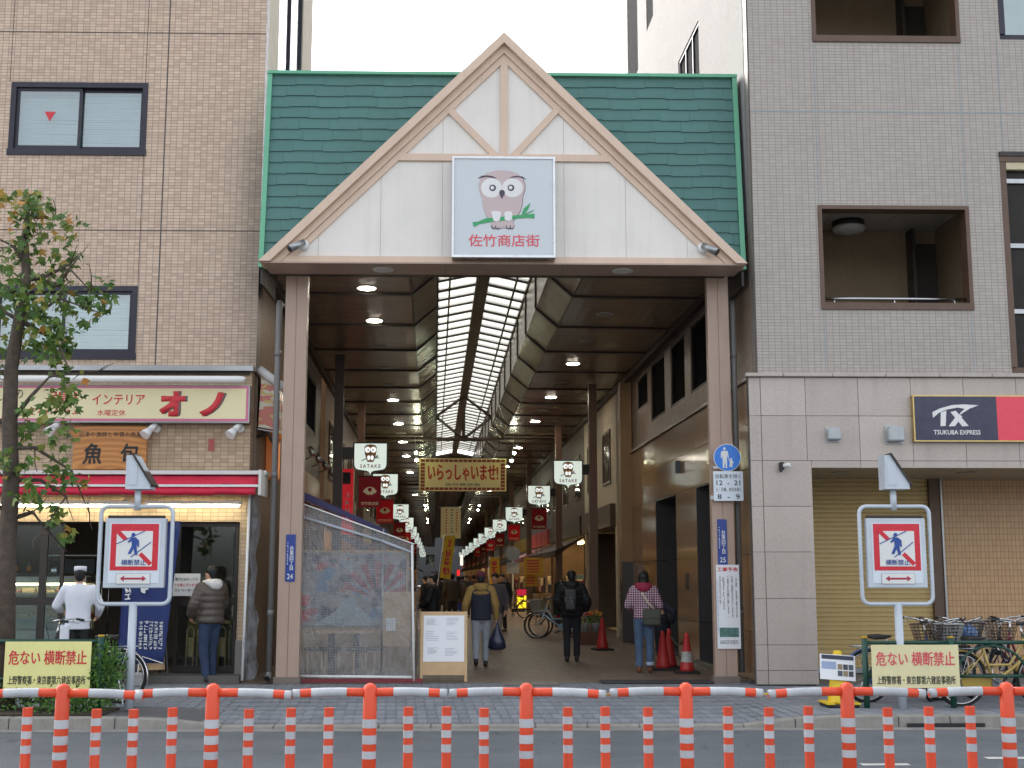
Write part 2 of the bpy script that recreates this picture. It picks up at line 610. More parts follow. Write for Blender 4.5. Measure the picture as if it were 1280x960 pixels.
_src = _b.inputs['Base Color'].links[0].from_socket
_tc = _nn.new('ShaderNodeTexCoord'); _sp = _nn.new('ShaderNodeSeparateXYZ'); _n.links.new(_tc.outputs['Object'], _sp.inputs[0])
_mr = _nn.new('ShaderNodeMapRange'); _mr.interpolation_type = 'SMOOTHSTEP'
_mr.inputs[1].default_value, _mr.inputs[2].default_value, _mr.inputs[3].default_value, _mr.inputs[4].default_value = 3.35, 4.0, 0, .75
_n.links.new(_sp.outputs[0], _mr.inputs[0])
_mz = _nn.new('ShaderNodeMapRange'); _mz.interpolation_type = 'SMOOTHSTEP'
_mz.inputs[1].default_value, _mz.inputs[2].default_value, _mz.inputs[3].default_value, _mz.inputs[4].default_value = 9.3, 8.4, 0, 1
_n.links.new(_sp.outputs[2], _mz.inputs[0])
_nz = _nn.new('ShaderNodeTexNoise'); _nz.inputs['Scale'].default_value = 1.7; _nz.inputs['Detail'].default_value = 6; _n.links.new(_tc.outputs['Object'], _nz.inputs['Vector'])
_m1 = _nn.new('ShaderNodeMath'); _m1.operation = 'MULTIPLY'; _n.links.new(_mr.outputs[0], _m1.inputs[0]); _n.links.new(_mz.outputs[0], _m1.inputs[1])
_m2 = _nn.new('ShaderNodeMath'); _m2.operation = 'MULTIPLY'; _n.links.new(_m1.outputs[0], _m2.inputs[0]); _n.links.new(_nz.outputs['Fac'], _m2.inputs[1])
_mx = _nn.new('ShaderNodeMix'); _mx.data_type = 'RGBA'; _n.links.new(_m2.outputs[0], _mx.inputs[0]); _n.links.new(_src, _mx.inputs[6]); _mx.inputs[7].default_value = C((60, 56, 54))
_n.links.new(_mx.outputs[2], _b.inputs['Base Color'])
lb = thing('tan_building', 'tan tiled office block with dark framed sliding windows above a fish restaurant', 'building', (LX - 4, LY, 0))
wins = [rect(13, 104, 183, 192, LY), rect(-12, 358, 170, 447, LY)]
wall_pieces(MB(), -13, LX, lzc, 17, wins, LY, LY + .28).build('wall', m_tan, lb, world=True)
LBD = 7.3
LBL = 11.6        # the low part reaches further back along the arcade
# side wall along the arcade, cream plaster above the arcade roof, brown cladding below it
lcu = Vector((LX, LY, 0)).dot(AU)
AM = Matrix(((AU.x, AV.x, 0, 0), (AU.y, AV.y, 0, 0), (0, 0, 1, 0), (0, 0, 0, 1)))
v0 = Vector((LX, LY, 0)).dot(AV)
sidewin = (v0 + 1.6, v0 + 5.4, 9.0, 15.5)
def side_wall(b, u, t, va, vb, z0, z1, holes):
    """wall standing along the arcade at u, t thick to the left (negative) or right"""
    vs_ = sorted({va, vb} | {h[i] for h in holes for i in (0, 1) if va < h[i] < vb})
    zs = sorted({z0, z1} | {h[i] for h in holes for i in (2, 3) if z0 < h[i] < z1})
    for a, c in zip(vs_, vs_[1:]):
        for d, e in zip(zs, zs[1:]):
            if not any(h[0] < (a + c) / 2 < h[1] and h[2] < (d + e) / 2 < h[3] for h in holes):
                b.box(min(u, u + t), max(u, u + t), a, c, d, e, AM)
    return b
side_wall(MB(), lcu - .002, -.25, v0 + .3, v0 + LBD, 6.6, 17, [sidewin]).build('side_wall', m_tan_s, lb, world=True)
m_brownclad = mat('brown cladding', (120, 98, 78), .5, streak=.2)
iwin = (25.4, 30.3, 4.9, 6.15)
side_wall(MB(), lcu - .004, -.25, v0 + .3, v0 + LBL, 0, 6.598, [iwin]).build('side_wall', m_brownclad, lb, world=True)
def ar_window(parent, u, sgn, va, vb, z0, z1, nlite, frame_m, glass_m, depth=.12):
    """window in a wall along the arcade; sgn -1: the wall is on the left and the window faces right"""
    wf = MB()
    t = .06
    ua, ub = (u + sgn * depth, u + sgn * .02)
    ua, ub = min(ua, ub), max(ua, ub)
    wf.box(ua, ub, va, vb, z0, z0 + t, AM).box(ua, ub, va, vb, z1 - t, z1, AM)
    for i in range(nlite + 1):
        c = va + (vb - va) * i / nlite
        lo = max(va, c - t / 2); hi = min(vb, c + t / 2)
        if i == 0: lo, hi = va, va + t
        if i == nlite: lo, hi = vb - t, vb
        wf.box(ua + .003, ub - .003, lo, hi, z0 + t, z1 - t, AM)
    w = wf.build('window', frame_m, parent, world=True)
    for i in range(nlite):
        a = va + (vb - va) * i / nlite + t * .6; c = va + (vb - va) * (i + 1) / nlite - t * .6
        MB().box((ua + ub) / 2 - .006, (ua + ub) / 2 + .006, a, c, z0 + t, z1 - t, AM).build('pane', glass_m, w, world=True)
    return w
m_frame_brown = mat('brown window frame', (96, 74, 60), .45, .2)
m_louvre = mat('dark louvred window', (30, 31, 34), .9, var=.3, spec=.03)
m_frame_navy = mat('dark aluminium sash', (50, 48, 58), .4, .4)
ar_window(lb, lcu, -1, *sidewin, 2, m_frame_navy, m_glass_dark)
ar_window(lb, lcu, -1, *iwin, 2, m_frame_navy, m_louvre)
# roof slab and back, so that it is a closed block
rs = MB().box(-13, LX - .02, LY + .29, LY + 7, 16.6, 16.9)
rs.build('roof', mat('roof concrete', (140, 138, 134), .9), lb, world=True)
MB().box(-13, LX - .6, LY + LBD, LY + LBD + .2, 0, 16.5).build('rear_wall', m_tan_s, lb, world=True)
pe = at(379, 40, LY + LBD)
MB().box(lcu - .02, lcu + .35, v0 + LBD, v0 + LBD + .25, 7.2, 11.8, AM).build('corner_trim', mat('brown trim', (150, 118, 92), .6), lb, world=True)
m_joint = mat('dark sealant joint', (92, 84, 80), .8)
def vstrip(px0, py0, px1, py1, Y, w, parent, m, name='expansion_joint'):
    a, c = at(px0, py0, Y), at(px1, py1, Y)
    xm = (a.x + c.x) / 2
    MB().box(xm - w / 2, xm + w / 2, Y - .003, Y + .004, min(a.z, c.z), max(a.z, c.z)).build(name, m, parent, world=True)
vstrip(214, -60, 196, 458, LY, .018, lb, m_joint)
vstrip(21, -60, 14, 103, LY, .01, lb, m_joint)
vstrip(189, -60, 182, 110, LY, .01, lb, m_joint)
vstrip(181, 192, 171, 357, LY, .01, lb, m_joint)
for py in (41, 288):
    z = at(170, py, LY).z
    MB().box(-12, LX - .002, LY - .0035, LY + .004, z - .009, z + .009).build('expansion_joint', m_joint, lb, world=True)

m_blind = NT('window blind slats')
_v = m_blind.coords()
_w = m_blind.new('TexWave', wave_type='BANDS', bands_direction='Z')
_w.inputs['Scale'].default_value = 7.5
_w.inputs['Distortion'].default_value = .6
_w.inputs['Detail'].default_value = 1
m_blind.link(_v, _w.inputs['Vector'])
m_blind.link(m_blind.mix(m_blind.ramp(_w.outputs['Fac'], .2, .5), C((150, 165, 172)), C((215, 226, 230))), m_blind.b.inputs['Base Color'])
m_blind.b.inputs['Roughness'].default_value = .6
m_blind = m_blind.m
def clear_glass(name, tint=(235, 245, 245), refl=.03):
    s = NT(name)
    tr = s.new('BsdfTransparent'); tr.inputs[0].default_value = C(tint)
    gl = s.new('BsdfGlossy'); gl.inputs['Roughness'].default_value = .03
    fr = s.new('Fresnel'); fr.inputs[0].default_value = 1.5
    mx = s.new('MixShader')
    f2 = s.ramp(fr.outputs[0], 0, 1, refl, 1)
    s.link(f2, mx.inputs[0]); s.link(tr.outputs[0], mx.inputs[1]); s.link(gl.outputs[0], mx.inputs[2])
    s.link(mx.outputs[0], s.out.inputs[0])
    MATS[name] = s.m
    return s.m
m_glass = clear_glass('clear window glass')
m_glass_office = clear_glass('office window glass', (235, 245, 245), .13)
m_glass_grey = clear_glass('grey window glass', (170, 176, 178), .03)

def slide_window(parent, x0, x1, z0, z1, Y, swap=False):
    """aluminium sliding window with two overlapping sashes and slatted blinds behind"""
    t = .075
    f = MB().box(x0 - .02, x1 + .02, Y - .03, Y + .16, z0 - .03, z0 + t).box(x0 - .01, x1 + .01, Y - .012, Y + .16, z1 - t, z1 + .01)
    f.box(x0 - .01, x0 + t, Y - .012, Y + .16, z0 + t, z1 - t).box(x1 - t, x1 + .01, Y - .012, Y + .16, z0 + t, z1 - t)
    w = f.build('window', m_frame_navy, parent, world=True)
    xm = (x0 + x1) / 2
    for k, (a, c) in enumerate(((x0 + t, xm + .035), (xm - .035, x1 - t))):
        y = Y + (.03 if (k == 0) != swap else .085)
        s = .045
        MB().box(a, c, y, y + .04, z0 + t, z0 + t + .07).box(a, c, y, y + .04, z1 - t - s, z1 - t).box(a, a + s, y, y + .04, z0 + t + .07, z1 - t - s).box(c - s, c, y, y + .04, z0 + t + .07, z1 - t - s).build('sash', m_frame_navy, w, world=True)
        MB().box(a + s, c - s, y + .017, y + .023, z0 + t + .07, z1 - t - s).build('pane', m_glass_office, w, world=True)
    # blind slats
    nsl = int((z1 - z0) / .035)
    bl = MB()
    random.seed(int(x0 * 100))
    for i in range(nsl):
        z = z0 + .1 + i * (z1 - z0 - .18) / nsl
        for a, c, sag in ((x0 + t, xm - .01, .002), (xm + .01, x1 - t, .006)):
            d0, d1 = random.uniform(-sag, sag), random.uniform(-sag, sag)
            if random.random() < .04: d1 -= .02
            bl.add([(a, Y + .2, z + d0), (c, Y + .2, z + d1), (c, Y + .222, z + d1 + .031), (a, Y + .222, z + d0 + .031)], [(0, 1, 2, 3)])
    bl.build('blind', m_blindslat, w, world=True)
    MB().box(x0 - .05, x1 + .05, Y + .5, Y + .52, z0 - .1, z1 + .1).build('room_back', mat('office room wall', (190, 196, 196), .8), w, world=True)
    return w
m_blindslat = mat('pale blue blind slat', (228, 238, 242), .5)
w1 = slide_window(lb, *wins[0], LY)
w2 = slide_window(lb, *wins[1], LY, True)
p0 = at(62, 145, LY + .03)
MB().prism([(p0.x - .09, p0.z + .08), (p0.x + .09, p0.z + .08), (p0.x, p0.z - .085)], LY + .046, LY + .043).build('fire_entry_mark', m_inkred, w1, world=True)
# blank dark mass inside the upper floors so no light leaks through the block
MB().box(-12.9, LX - .4, LY + .56, LY + 6, 4.8, 14.1).build('room_core', mat('interior core', (120, 118, 114), .9), lb, world=True)

# ---- shop front of the tan building
zop = at(200, 652, LY).z                      # top of the shop opening
xop0, xop1 = -10.5, at(297, 740, LY).x
pier1 = at(314, 740, LY).x
m_tan2 = tile_mat('tan shop tile', (196, 170, 140), (172, 146, 116), (120, 104, 92), .12, .06, .004, 'x', .42, .1, .2)
wall_pieces(MB(), -13, LX - .06, .12, lzc - .002, [(xop0, xop1, -1, zop)], LY + .02, LY + .27).build('shop_wall', m_tan2, lb, world=True)
MB().box(pier1 - .22, LX - .04, LY - .0, LY + .29, 0, .62).build('pier_base', mat('granite grey', (128, 124, 118), .6, var=.3, vs=40), lb, world=True)
zr = at(200, 460, LY - .06).z
MB().box(-13, LX - .02, LY - .14, LY + .02, zr - .05, zr + .03).build('gutter', m_alu, lb, world=True)
MB().box(-13, LX - .1, LY - .05, LY + .018, zr - .09, zr - .053).build('flashing', m_dark, lb, world=True)
MB().box(-13, LX - .05, LY - .35, LY + .25, .0, .118).build('door_step', mat('dark step stone', (92, 88, 84), .7, streak=.2), lb, world=True)
# interior of the restaurant
sh = MB().box(-11, LX - .3, LY + 3.6, LY + 3.7, 0, 3.0).box(-11, LX - .3, LY + .3, LY + 3.6, 2.95, 3.1).box(-11.1, -11, LY + .3, LY + 3.6, 0, 3).box(LX - .34, LX - .3, LY + .3, LY + 3.6, 0, 3)
sh.build('interior_walls', mat('restaurant interior', (104, 90, 76), .8, var=.3), lb, world=True)
MB().box(-11, LX - .3, LY + .25, LY + 3.6, .1, .13).build('interior_floor', mat('restaurant floor', (80, 70, 62), .6), lb, world=True)
# door and window frames (dark bronze), panes
def shop_lite(x0, x1, z0, z1, Y, midz=None, glass=None, name='door'):
    t = .055
    f = MB().box(x0, x1, Y, Y + .05, z0, z0 + .1).box(x0, x1, Y, Y + .05, z1 - t, z1).box(x0, x0 + t, Y + .002, Y + .048, z0 + .1, z1 - t).box(x1 - t, x1, Y + .002, Y + .048, z0 + .1, z1 - t)
    if midz: f.box(x0 + t, x1 - t, Y + .003, Y + .047, midz - .06, midz + .06)
    d = f.build(name, m_dark, lb, world=True)
    parts = [(z0 + .1, z1 - t)] if not midz else [(z0 + .1, midz - .06), (midz + .06, z1 - t)]
    for a, c in parts:
        MB().box(x0 + t, x1 - t, Y + .022, Y + .028, a, c).build('pane', glass or m_glass, d, world=True)
    return d
fx = [at(px, 750, LY + .1).x for px in (-60, 8, 50, 76)]
for a, c in zip(fx, fx[1:]):
    shop_lite(a, c, .13, zop, LY + .1 + .05 * (a > -8), at(40, 752, LY).z, name='window_door')
dx0, dx1 = at(218, 750, LY + .1).x, at(296, 750, LY + .1).x
shop_lite(dx0, dx1, .13, zop - .02, LY + .12, at(250, 752, LY).z, m_glass, 'sliding_door')
MB().box(at(160, 750, LY).x, at(164, 750, LY).x, LY + .1, LY + .2, .12, zop).build('door_post', m_dark, lb, world=True)
# furnishings inside that show through the glass
m_shelf = mat('shop steel', (150, 148, 140), .35, .7)
fr = thing('display_fridge', 'glass fronted display fridge with lit shelves behind the shop window', 'fridge', (at(45, 780, LY + 1).x, LY + .9, .13))
MB().cbox(-.8, .8, 0, .6, 0, .62, .02).build('cabinet', m_shelf, fr)
MB().box(-.78, .78, .5, .58, .621, 1.35).build('back_panel', mat('fridge lining', (205, 196, 160), .4), fr)
for z in (.78, .98, 1.18):
    MB().box(-.77, .77, .1, .495, z, z + .02).build('shelf', m_shelf, fr)
MB().box(-.8, .8, .0, .6, 1.36, 1.46).build('top', m_shelf, fr)
MB().box(-.76, .76, .06, .09, 1.325, 1.355).build('lamp_tube', mat('fridge lamp', (255, 236, 190), emit=5), fr)
MB().box(-.79, .79, .0, .008, .63, 1.35).build('glass_front', m_glass, fr)
random.seed(3)
for z in (.80, 1.0, 1.2):
    xx = -.7
    while xx < .65:
        w = random.uniform(.1, .22)
        soften(MB().box(xx, xx + w, .16, .4, z, z + random.uniform(.04, .1)).build('food_tray', mat('food tray %d' % random.randint(0, 2), random.choice([(190, 150, 110), (210, 190, 150), (160, 90, 70)]), .5), fr), .01)
        xx += w + .03
kb = thing('bottle_shelf', 'high shelf of dark bottles behind the restaurant glass', 'shelf', (at(15, 700, LY + 1.7).x, LY + 1.6, 1.62))
MB().box(-.7, .8, 0, .3, 0, .03).build('board', m_dark, kb)
for i in range(6):
    x = -.6 + i * .22
    o = MB().lathe([(.036, .03), (.038, .2), (.014, .27), (.014, .33)], 10, (x, .14, 0)).build('bottle', mat('brown bottle', (58, 36, 20), .15), kb, True)
    MB().lathe([(.039, .06), (.039, .15)], 10, (x, .14, 0), cap=False).build('bottle_label', mat('bottle label', (190, 120, 50), .6), o)
pot = thing('steel_rack', 'steel kitchen rack with white plastic tub behind the serving hatch', 'rack', (at(95, 720, LY + 1.8).x, LY + 1.6, .13))
for sx in (-.5, .5):
    for sy in (0, .4):
        MB().tube((sx, sy, 0), (sx, sy, 1.9), .014).build('post', m_steel, pot, True)
for z in (.9, 1.35, 1.8):
    MB().box(-.5, .5, 0, .4, z, z + .02).build('shelf', m_shelf, pot)
soften(MB().box(-.25, .3, .05, .35, 1.37, 1.47).build('tub', m_white, pot), .02)
MB().lathe([(.09, 1.38), (.09, 1.72)], 14, (-.36, .2, 0)).build('pot', m_steel, pot, True)
soften(MB().box(-.2, .35, .06, .34, 1.5, 1.76).build('oven', m_black, pot), .01)
# stools and pale crates seen behind the sliding door
for i in range(5):
    x = dx0 + .12 + i * .165
    st = thing('folding_chair', ['pale wooden folding chair stacked closest to the navy banner behind the glass door', 'second pale folding chair from the navy banner, behind the glass door', 'middle pale folding chair of five behind the glass door', 'fourth pale folding chair from the navy banner, behind the glass door', 'pale folding chair by the door jamb, last of five behind the glass'][i], 'chair', (x, LY + .75 + .02 * i, .13), 0, 'folding chairs leaning behind the glass door')
    MB().path([(-.055, 0, 0), (-.055, .02, .62), (0, .02, .68), (.055, .02, .62), (.055, 0, 0)], .013, 6).build('frame', m_wood, st, True)
    MB().box(-.045, .045, .02, .04, .2, .5).build('seat', m_wood, st)
MB().cbox(dx0 + .05, dx1 - .1, LY + 1.2, LY + 2.0, .83, .87, .01).build('counter', m_wood, lb, world=True)

# ================================================================== BUILDING WITH GREY TILES (railway office below)
RY = 19.1
RX = at(939, 240, RY).x
rzc = at(1000, 467, RY).z
m_grey = tile_mat('grey mosaic tile', (178, 169, 160), (169, 160, 151), (130, 124, 118), .1, .05, .004, 'x', .5, .08, .12)
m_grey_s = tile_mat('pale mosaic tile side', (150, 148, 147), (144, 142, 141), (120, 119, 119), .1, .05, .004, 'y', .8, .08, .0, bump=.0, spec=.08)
rb = thing('grey_building', 'grey mosaic tiled block with open loggias above a granite ground floor', 'building', (RX + 4, RY, 0))
lgA = rect(1014, -70, 1196, 52, RY)
lgB = rect(1025, 258, 1213, 386, RY)
wnC = rect(1257, 196, 1360, 466, RY)
wnC = (wnC[0], wnC[1], rzc + .02, wnC[3])
wnD = rect(1246, -80, 1380, 50, RY)
wall_pieces(MB(), RX, 14, rzc + .001, 19, [lgA, lgB, wnC, wnD], RY, RY + .25).build('wall', m_grey, rb, world=True)
rcu = Vector((RX, RY, 0)).dot(AU)
rv0 = Vector((RX, RY, 0)).dot(AV)
RBD = 14.2
swin = [(22.5, 24.5, 7.2, 12.0), (25.2, 26.3, 7.2, 12.0), (29.5, 31.1, 13.9, 16.6), (27.3, 28.2, 14.3, 16.2)]
side_wall(MB(), rcu + .002, .25, rv0 + .26, 31.3, 6.9, 19, swin).build('side_wall', m_grey_s, rb, world=True)
twin = [(22.0, 23.9, 5.05, 6.35), (24.5, 26.0, 5.05, 6.35), (26.7, 28.4, 5.05, 6.35), (28.9, 30.4, 5.55, 6.3)]
m_sideclad = tile_mat('brown side tile', (150, 132, 116), (144, 126, 111), (124, 110, 98), .1, .05, .004, 'y', .4, .1, .0, bump=.05)
side_wall(MB(), rcu + .004, .25, rv0 + .26, rv0 + RBD, 4.66, 6.898, twin).build('side_wall', m_sideclad, rb, world=True)
for wv in twin:
    ar_window(rb, rcu, 1, *wv, 1, m_dark, m_louvre)
for i, wv in enumerate(swin):
    ar_window(rb, rcu, 1, *wv, 1 if i > 1 else 3, m_frame_brown if i > 1 else m_frame_navy, m_louvre, .1 if i < 2 else .02)
MB().box(RX + .3, 14, RY + .26, RY + RBD, 18.6, 18.9).build('roof', mat('roof concrete', (140, 138, 134), .9), rb, world=True)
MB().box(RX + .6, 14, RY + RBD - .4, RY + RBD - .2, 0, 18.5).build('rear_wall', m_tan_s, rb, world=True)
MB().box(RX + .75, 14, RY + 3.6, RY + 12.5, 0.2, 18.5).build('room_core', mat('interior core', (120, 118, 114), .9), rb, world=True)
# pale sealant lines in the tile field
m_seal = mat('pale sealant', (150, 158, 158), .7)
for a in ((1015, 52, 1025, 257), (1196, 52, 1208, 258), (1244, 48, 1256, 196), (1030, 388, 1032, 464), (1213, 388, 1219, 464), (1013, -60, 1014, 0)):
    vstrip(*a, RY, .014, rb, m_seal)
z = at(1100, 140, RY).z
MB().box(RX - .002, 14, RY - .0035, RY + .004, z - .012, z + .012).build('expansion_joint', m_seal, rb, world=True)
MB().box(RX - .003, RX + .02, RY - .0045, RY + .004, rzc, 18.9).build('corner_joint', m_joint, rb, world=True)

def loggia(x0, x1, z0, z1, rail, label):
    t = .05
    m_br = m_frame_brown
    f = MB().box(x0 - .01, x1 + .01, RY - .03, RY + .24, z0 - .015, z0 + .09).box(x0 - .01, x1 + .01, RY - .02, RY + .24, z1 - t, z1 + .01)
    f.box(x0 - .01, x0 + t, RY - .02, RY + .24, z0 + .09, z1 - t).box(x1 - t, x1 + .01, RY - .02, RY + .24, z0 + .09, z1 - t)
    lo = f.build('loggia', m_br, rb, world=True)
    D = RY + 2.3
    m_in = mat('loggia wall', (150, 132, 108), .8, streak=.2)
    MB().box(x0 - .5, x1 + .4, D, D + .1, z0 - .9, z1 + .4).build('back_wall', m_in, lo, world=True)
    MB().box(x0 - .6, x0 - .5, RY + .251, D, z0 - .9, z1 + .4).build('side_wall', m_in, lo, world=True)
    MB().box(x1 + .3, x1 + .4, RY + .251, D, z0 - .9, z1 + .4).build('side_wall', m_in, lo, world=True)
    MB().box(x0 - .6, x1 + .4, RY + .251, D, z0 - 1.0, z0 - .9).build('floor_slab', m_in, lo, world=True)
    m_ce = mat('loggia ceiling board', (196, 190, 180), .8)
    for i in range(3):
        a = x0 - .48 + i * (x1 - x0 + .88) / 3
        MB().box(a, a + (x1 - x0 + .88) / 3 - .012, RY + .26, D - .01, z1 + .25, z1 + .3).build('ceiling_board', m_ce, lo, world=True)
    MB().box(x0 + 1.15, x0 + 1.75, RY + .75, RY + 1.2, z1 + .235, z1 + .248).build('inspection_hatch', mat('hatch brown', (120, 92, 70), .7), lo, world=True)
    MB().box(x1 - .22, x1 - .17, D - .35, D - .02, z0 - .9, z1 + .2).box(x1 - .16, x1 + .29, D - .05, D - .01, z0 - .9, z1).build('steel_door', mat('dark grey door', (70, 66, 64), .5), lo, world=True)
    cx, cy = x0 + .98, D - .55
    MB().lathe([(.02, .25), (.27, .25), (.27, .16)], 24, (cx, cy, z1)).build('lamp_base', m_dark, lo, True, world=True)
    MB().lathe([(.265, .159), (.285, .12), (.25, .07), (.1, .045), (.01, .04)], 24, (cx, cy, z1)).build('lamp_shade', m_offwhite, lo, True, world=True)
    if rail:
        zz = at(1100, 374, RY + .15).z
        r = MB().tube((x0 + .06, RY + .13, zz), (x1 - .06, RY + .13, zz), .026)
        for q in (.1, .5, .9):
            r.tube((x0 + (x1 - x0) * q, RY + .13, z0 + .08), (x0 + (x1 - x0) * q, RY + .13, zz), .013)
        r.build('handrail', m_steel, lo, True, world=True)
loggia(*lgA, False, '')
loggia(*lgB, True, '')
def fixed_window(x0, x1, z0, z1, bars, dark):
    t = .09
    f = MB().box(x0, x1, RY + .02, RY + .2, z0, z0 + t).box(x0, x1, RY - .02, RY + .2, z1 - t, z1).box(x0, x0 + t, RY - .01, RY + .2, z0 + t, z1 - t).box(x0 + .75, x0 + .82, RY + .02, RY + .19, z0 + t, z1 - t)
    w = f.build('window', m_frame_brown if dark else m_frame_navy, rb, world=True)
    MB().box(x0 + t, x1, RY + .1, RY + .11, z0 + t, z1 - t).build('pane', mat('dark tinted pane', (40, 34, 30), .35, spec=.2) if dark else m_glass_office, w, world=True)
    MB().box(x0 + .01, x1 + .3, RY + .6, RY + .62, z0 - .2, z1 + .2).build('room_back', mat('dim room', (70, 58, 48), .8) if dark else mat('lit white blind', (226, 226, 214), .7), w, world=True)
    for i in range(bars):
        zz = z0 + (z1 - z0) * (i + .9) / (bars + .3)
        MB().box(x0 + .1, x0 + .5, RY + .05, RY + .09, zz, zz + .07).build('shelf_rail', m_alu, w, world=True)
    return w
wC = fixed_window(*wnC, 3, True)
fixed_window(*wnD, 0, False)
zt = wnC[3]
MB().box(wnC[0] - .01, wnC[1], RY - .04, RY + .2, zt, zt + .07).build('lintel_trim', m_dark, wC, world=True)
MB().box(wnC[0] + .1, wnC[1], RY + .0, RY + .09, zt - .21, zt - .095).build('transom', mat('cream transom', (205, 192, 160), .6), wC, world=True)

# granite ground floor: each slab its own piece
m_gran = NT('pink grey granite')
_v = m_gran.coords()
_c = m_gran.mix(m_gran.ramp(m_gran.noise(_v, 95, 3, .8), .4, .62), C((190, 178, 168)), C((164, 152, 144)))
_c = m_gran.mix(m_gran.ramp(m_gran.noise(_v, 210, 2, .8), .6, .7), _c, C((96, 90, 88)))
_oi = m_gran.new('ObjectInfo')
_h = m_gran.new('HueSaturation')
m_gran.link(m_gran.ramp(_oi.outputs['Random'], 0, 1, .92, 1.06), _h.inputs['Value'])
m_gran.link(_c, _h.inputs['Color'])
_st = m_gran.ramp(m_gran.noise(m_gran.coords((3, 3, .3)), 1.3, 4), .52, .8, 0, .3)
m_gran.link(m_gran.mix(_st, _h.outputs[0], C((128, 118, 108))), m_gran.b.inputs['Base Color'])
m_gran.link(m_gran.ramp(m_gran.noise(_v, 6), .3, .7, .12, .26), m_gran.b.inputs['Roughness'])
m_gran = m_gran.m
rzl = at(1100, 585, RY).z                      # underside of the lintel
gz = [at(1000, p, RY).z for p in (472, 520, 576, 585)]
gx = [at(p, 525, RY).x for p in (951, 1007, 1073, 1139, 1205, 1271, 1337, 1403)]
def slab(x0, x1, z0, z1, y=RY - .03, d=.045):
    g_ = .0035
    o = MB().box(x0 + g_, x1 - g_, y, y + d, z0 + g_, z1 - g_).build('granite_slab', m_gran, rb, world=True)
    return o
for a, c in zip(gx, gx[1:]):
    for i in range(3):
        if i == 2 and a < gx[0] + .01: continue
        slab(at(1018, 700, RY).x if (i == 2 and a < gx[1] + .01) else a, c, gz[i + 1], gz[i])
xp1 = at(1018, 700, RY).x
pz = [gz[2]] + [at(985, p, RY).z for p in (633, 690, 748, 806, 838)] + [0.02]
for i in range(6):
    slab(gx[0], xp1, pz[i + 1], pz[i])
xe = at(940, 650, RY).x
ch = [gz[0]] + [gz[1], gz[2]] + pz[1:]
for i in range(len(ch) - 1):                  # narrow corner stones
    MB().box(xe + .003, gx[0] - .003, RY - .03 + .012, RY + .02, ch[i + 1] + .003, ch[i] - .003).build('granite_corner', m_gran, rb, world=True)
# cornice stones
xx = xe - .06
for q in (977, 1039, 1105, 1172, 1237, 1303, 1370):
    x1 = at(q, 467, RY).x
    soften(MB().box(xx + .003, x1 - .003, RY - .1, RY + .05, gz[0] + .002, rzc - .002).build('cornice_stone', m_gran, rb, world=True), .012)
    xx = x1
m_core = mat('mortar core', (84, 80, 76), .9)
wall_pieces(MB(), xe + .02, 14, 0, rzc - .01, [(xp1 - .03, 14, -1, rzl + .02)], RY + .016, RY + .24).build('core_wall', m_core, rb, world=True)
# recessed shop front with soffit
SY = 21.35
m_soff = mat('soffit panel', (176, 160, 140), .5)
for i in range(4):
    a = xp1 - .02 + i * 1.35
    MB().box(a, a + 1.34, RY - .028, SY - .02, rzl + .001, rzl + .03).build('soffit_panel', m_soff, rb, world=True)
for px in (1050, 1205):
    p = at(px, 592, RY + .9)
    MB().lathe([(.16, -.012), (.16, .0)], 20, (p.x, RY + .8, rzl)).build('downlight', mat('downlight grey', (150, 146, 138), .4), rb, True, world=True)
MB().box(xp1 - .04, xp1 - .001, RY + .02, SY, 0, rzl).build('pier_return', mat('pier return stone', (150, 142, 134), .35), rb, world=True)
# roller shutter: corrugated steel
m_shut = mat('beige roller shutter', (190, 164, 110), .45, .1, streak=.12, var=.08)
sx0, sx1 = xp1 - .1, at(1163, 700, SY).x
sb = MB()
k, pitch = 0, .075
zz = .1
prof = []
while zz < rzl:
    prof += [(0, zz), (-.012, zz + .012), (-.012, zz + pitch - .02), (0, zz + pitch - .008)]
    zz += pitch
for y, z in prof:
    sb.v += [Vector((sx0, SY + y, z)), Vector((sx1, SY + y, z))]
for i in range(len(prof) - 1):
    sb.f.append((2 * i, 2 * i + 1, 2 * i + 3, 2 * i + 2))
sb.build('roller_shutter', m_shut, rb, world=True)
MB().box(sx0, sx1, SY - .03, SY + .02, .02, .1).build('shutter_rail', m_alu, rb, world=True)
px1 = at(1176, 700, SY).x
MB().box(sx1, px1, SY - .1, SY + .1, 0, rzl).build('post', m_frame_brown, rb, world=True)
MB().box(px1 + .002, px1 + .03, SY - .13, SY - .01, 0, rzl).build('post_edge', m_alu, rb, world=True)
m_orange = tile_mat('tan wall tile large', (198, 158, 112), (188, 148, 104), (120, 96, 78), .066, .1, .004, 'x', .35, .08, .05)
MB().box(px1 + .03, 13, SY + .02, SY + .2, 0, rzl).build('rear_shop_wall', m_orange, rb, world=True)
MB().box(xp1, 13, SY + .1, SY + .13, 0, rzl).build('rear_core', m_core, rb, world=True)
MB().box(xp1, 13, RY + .2, SY, -.02, .003).build('porch_floor', mat('porch floor', (120, 116, 110), .7, var=.3), rb, world=True)

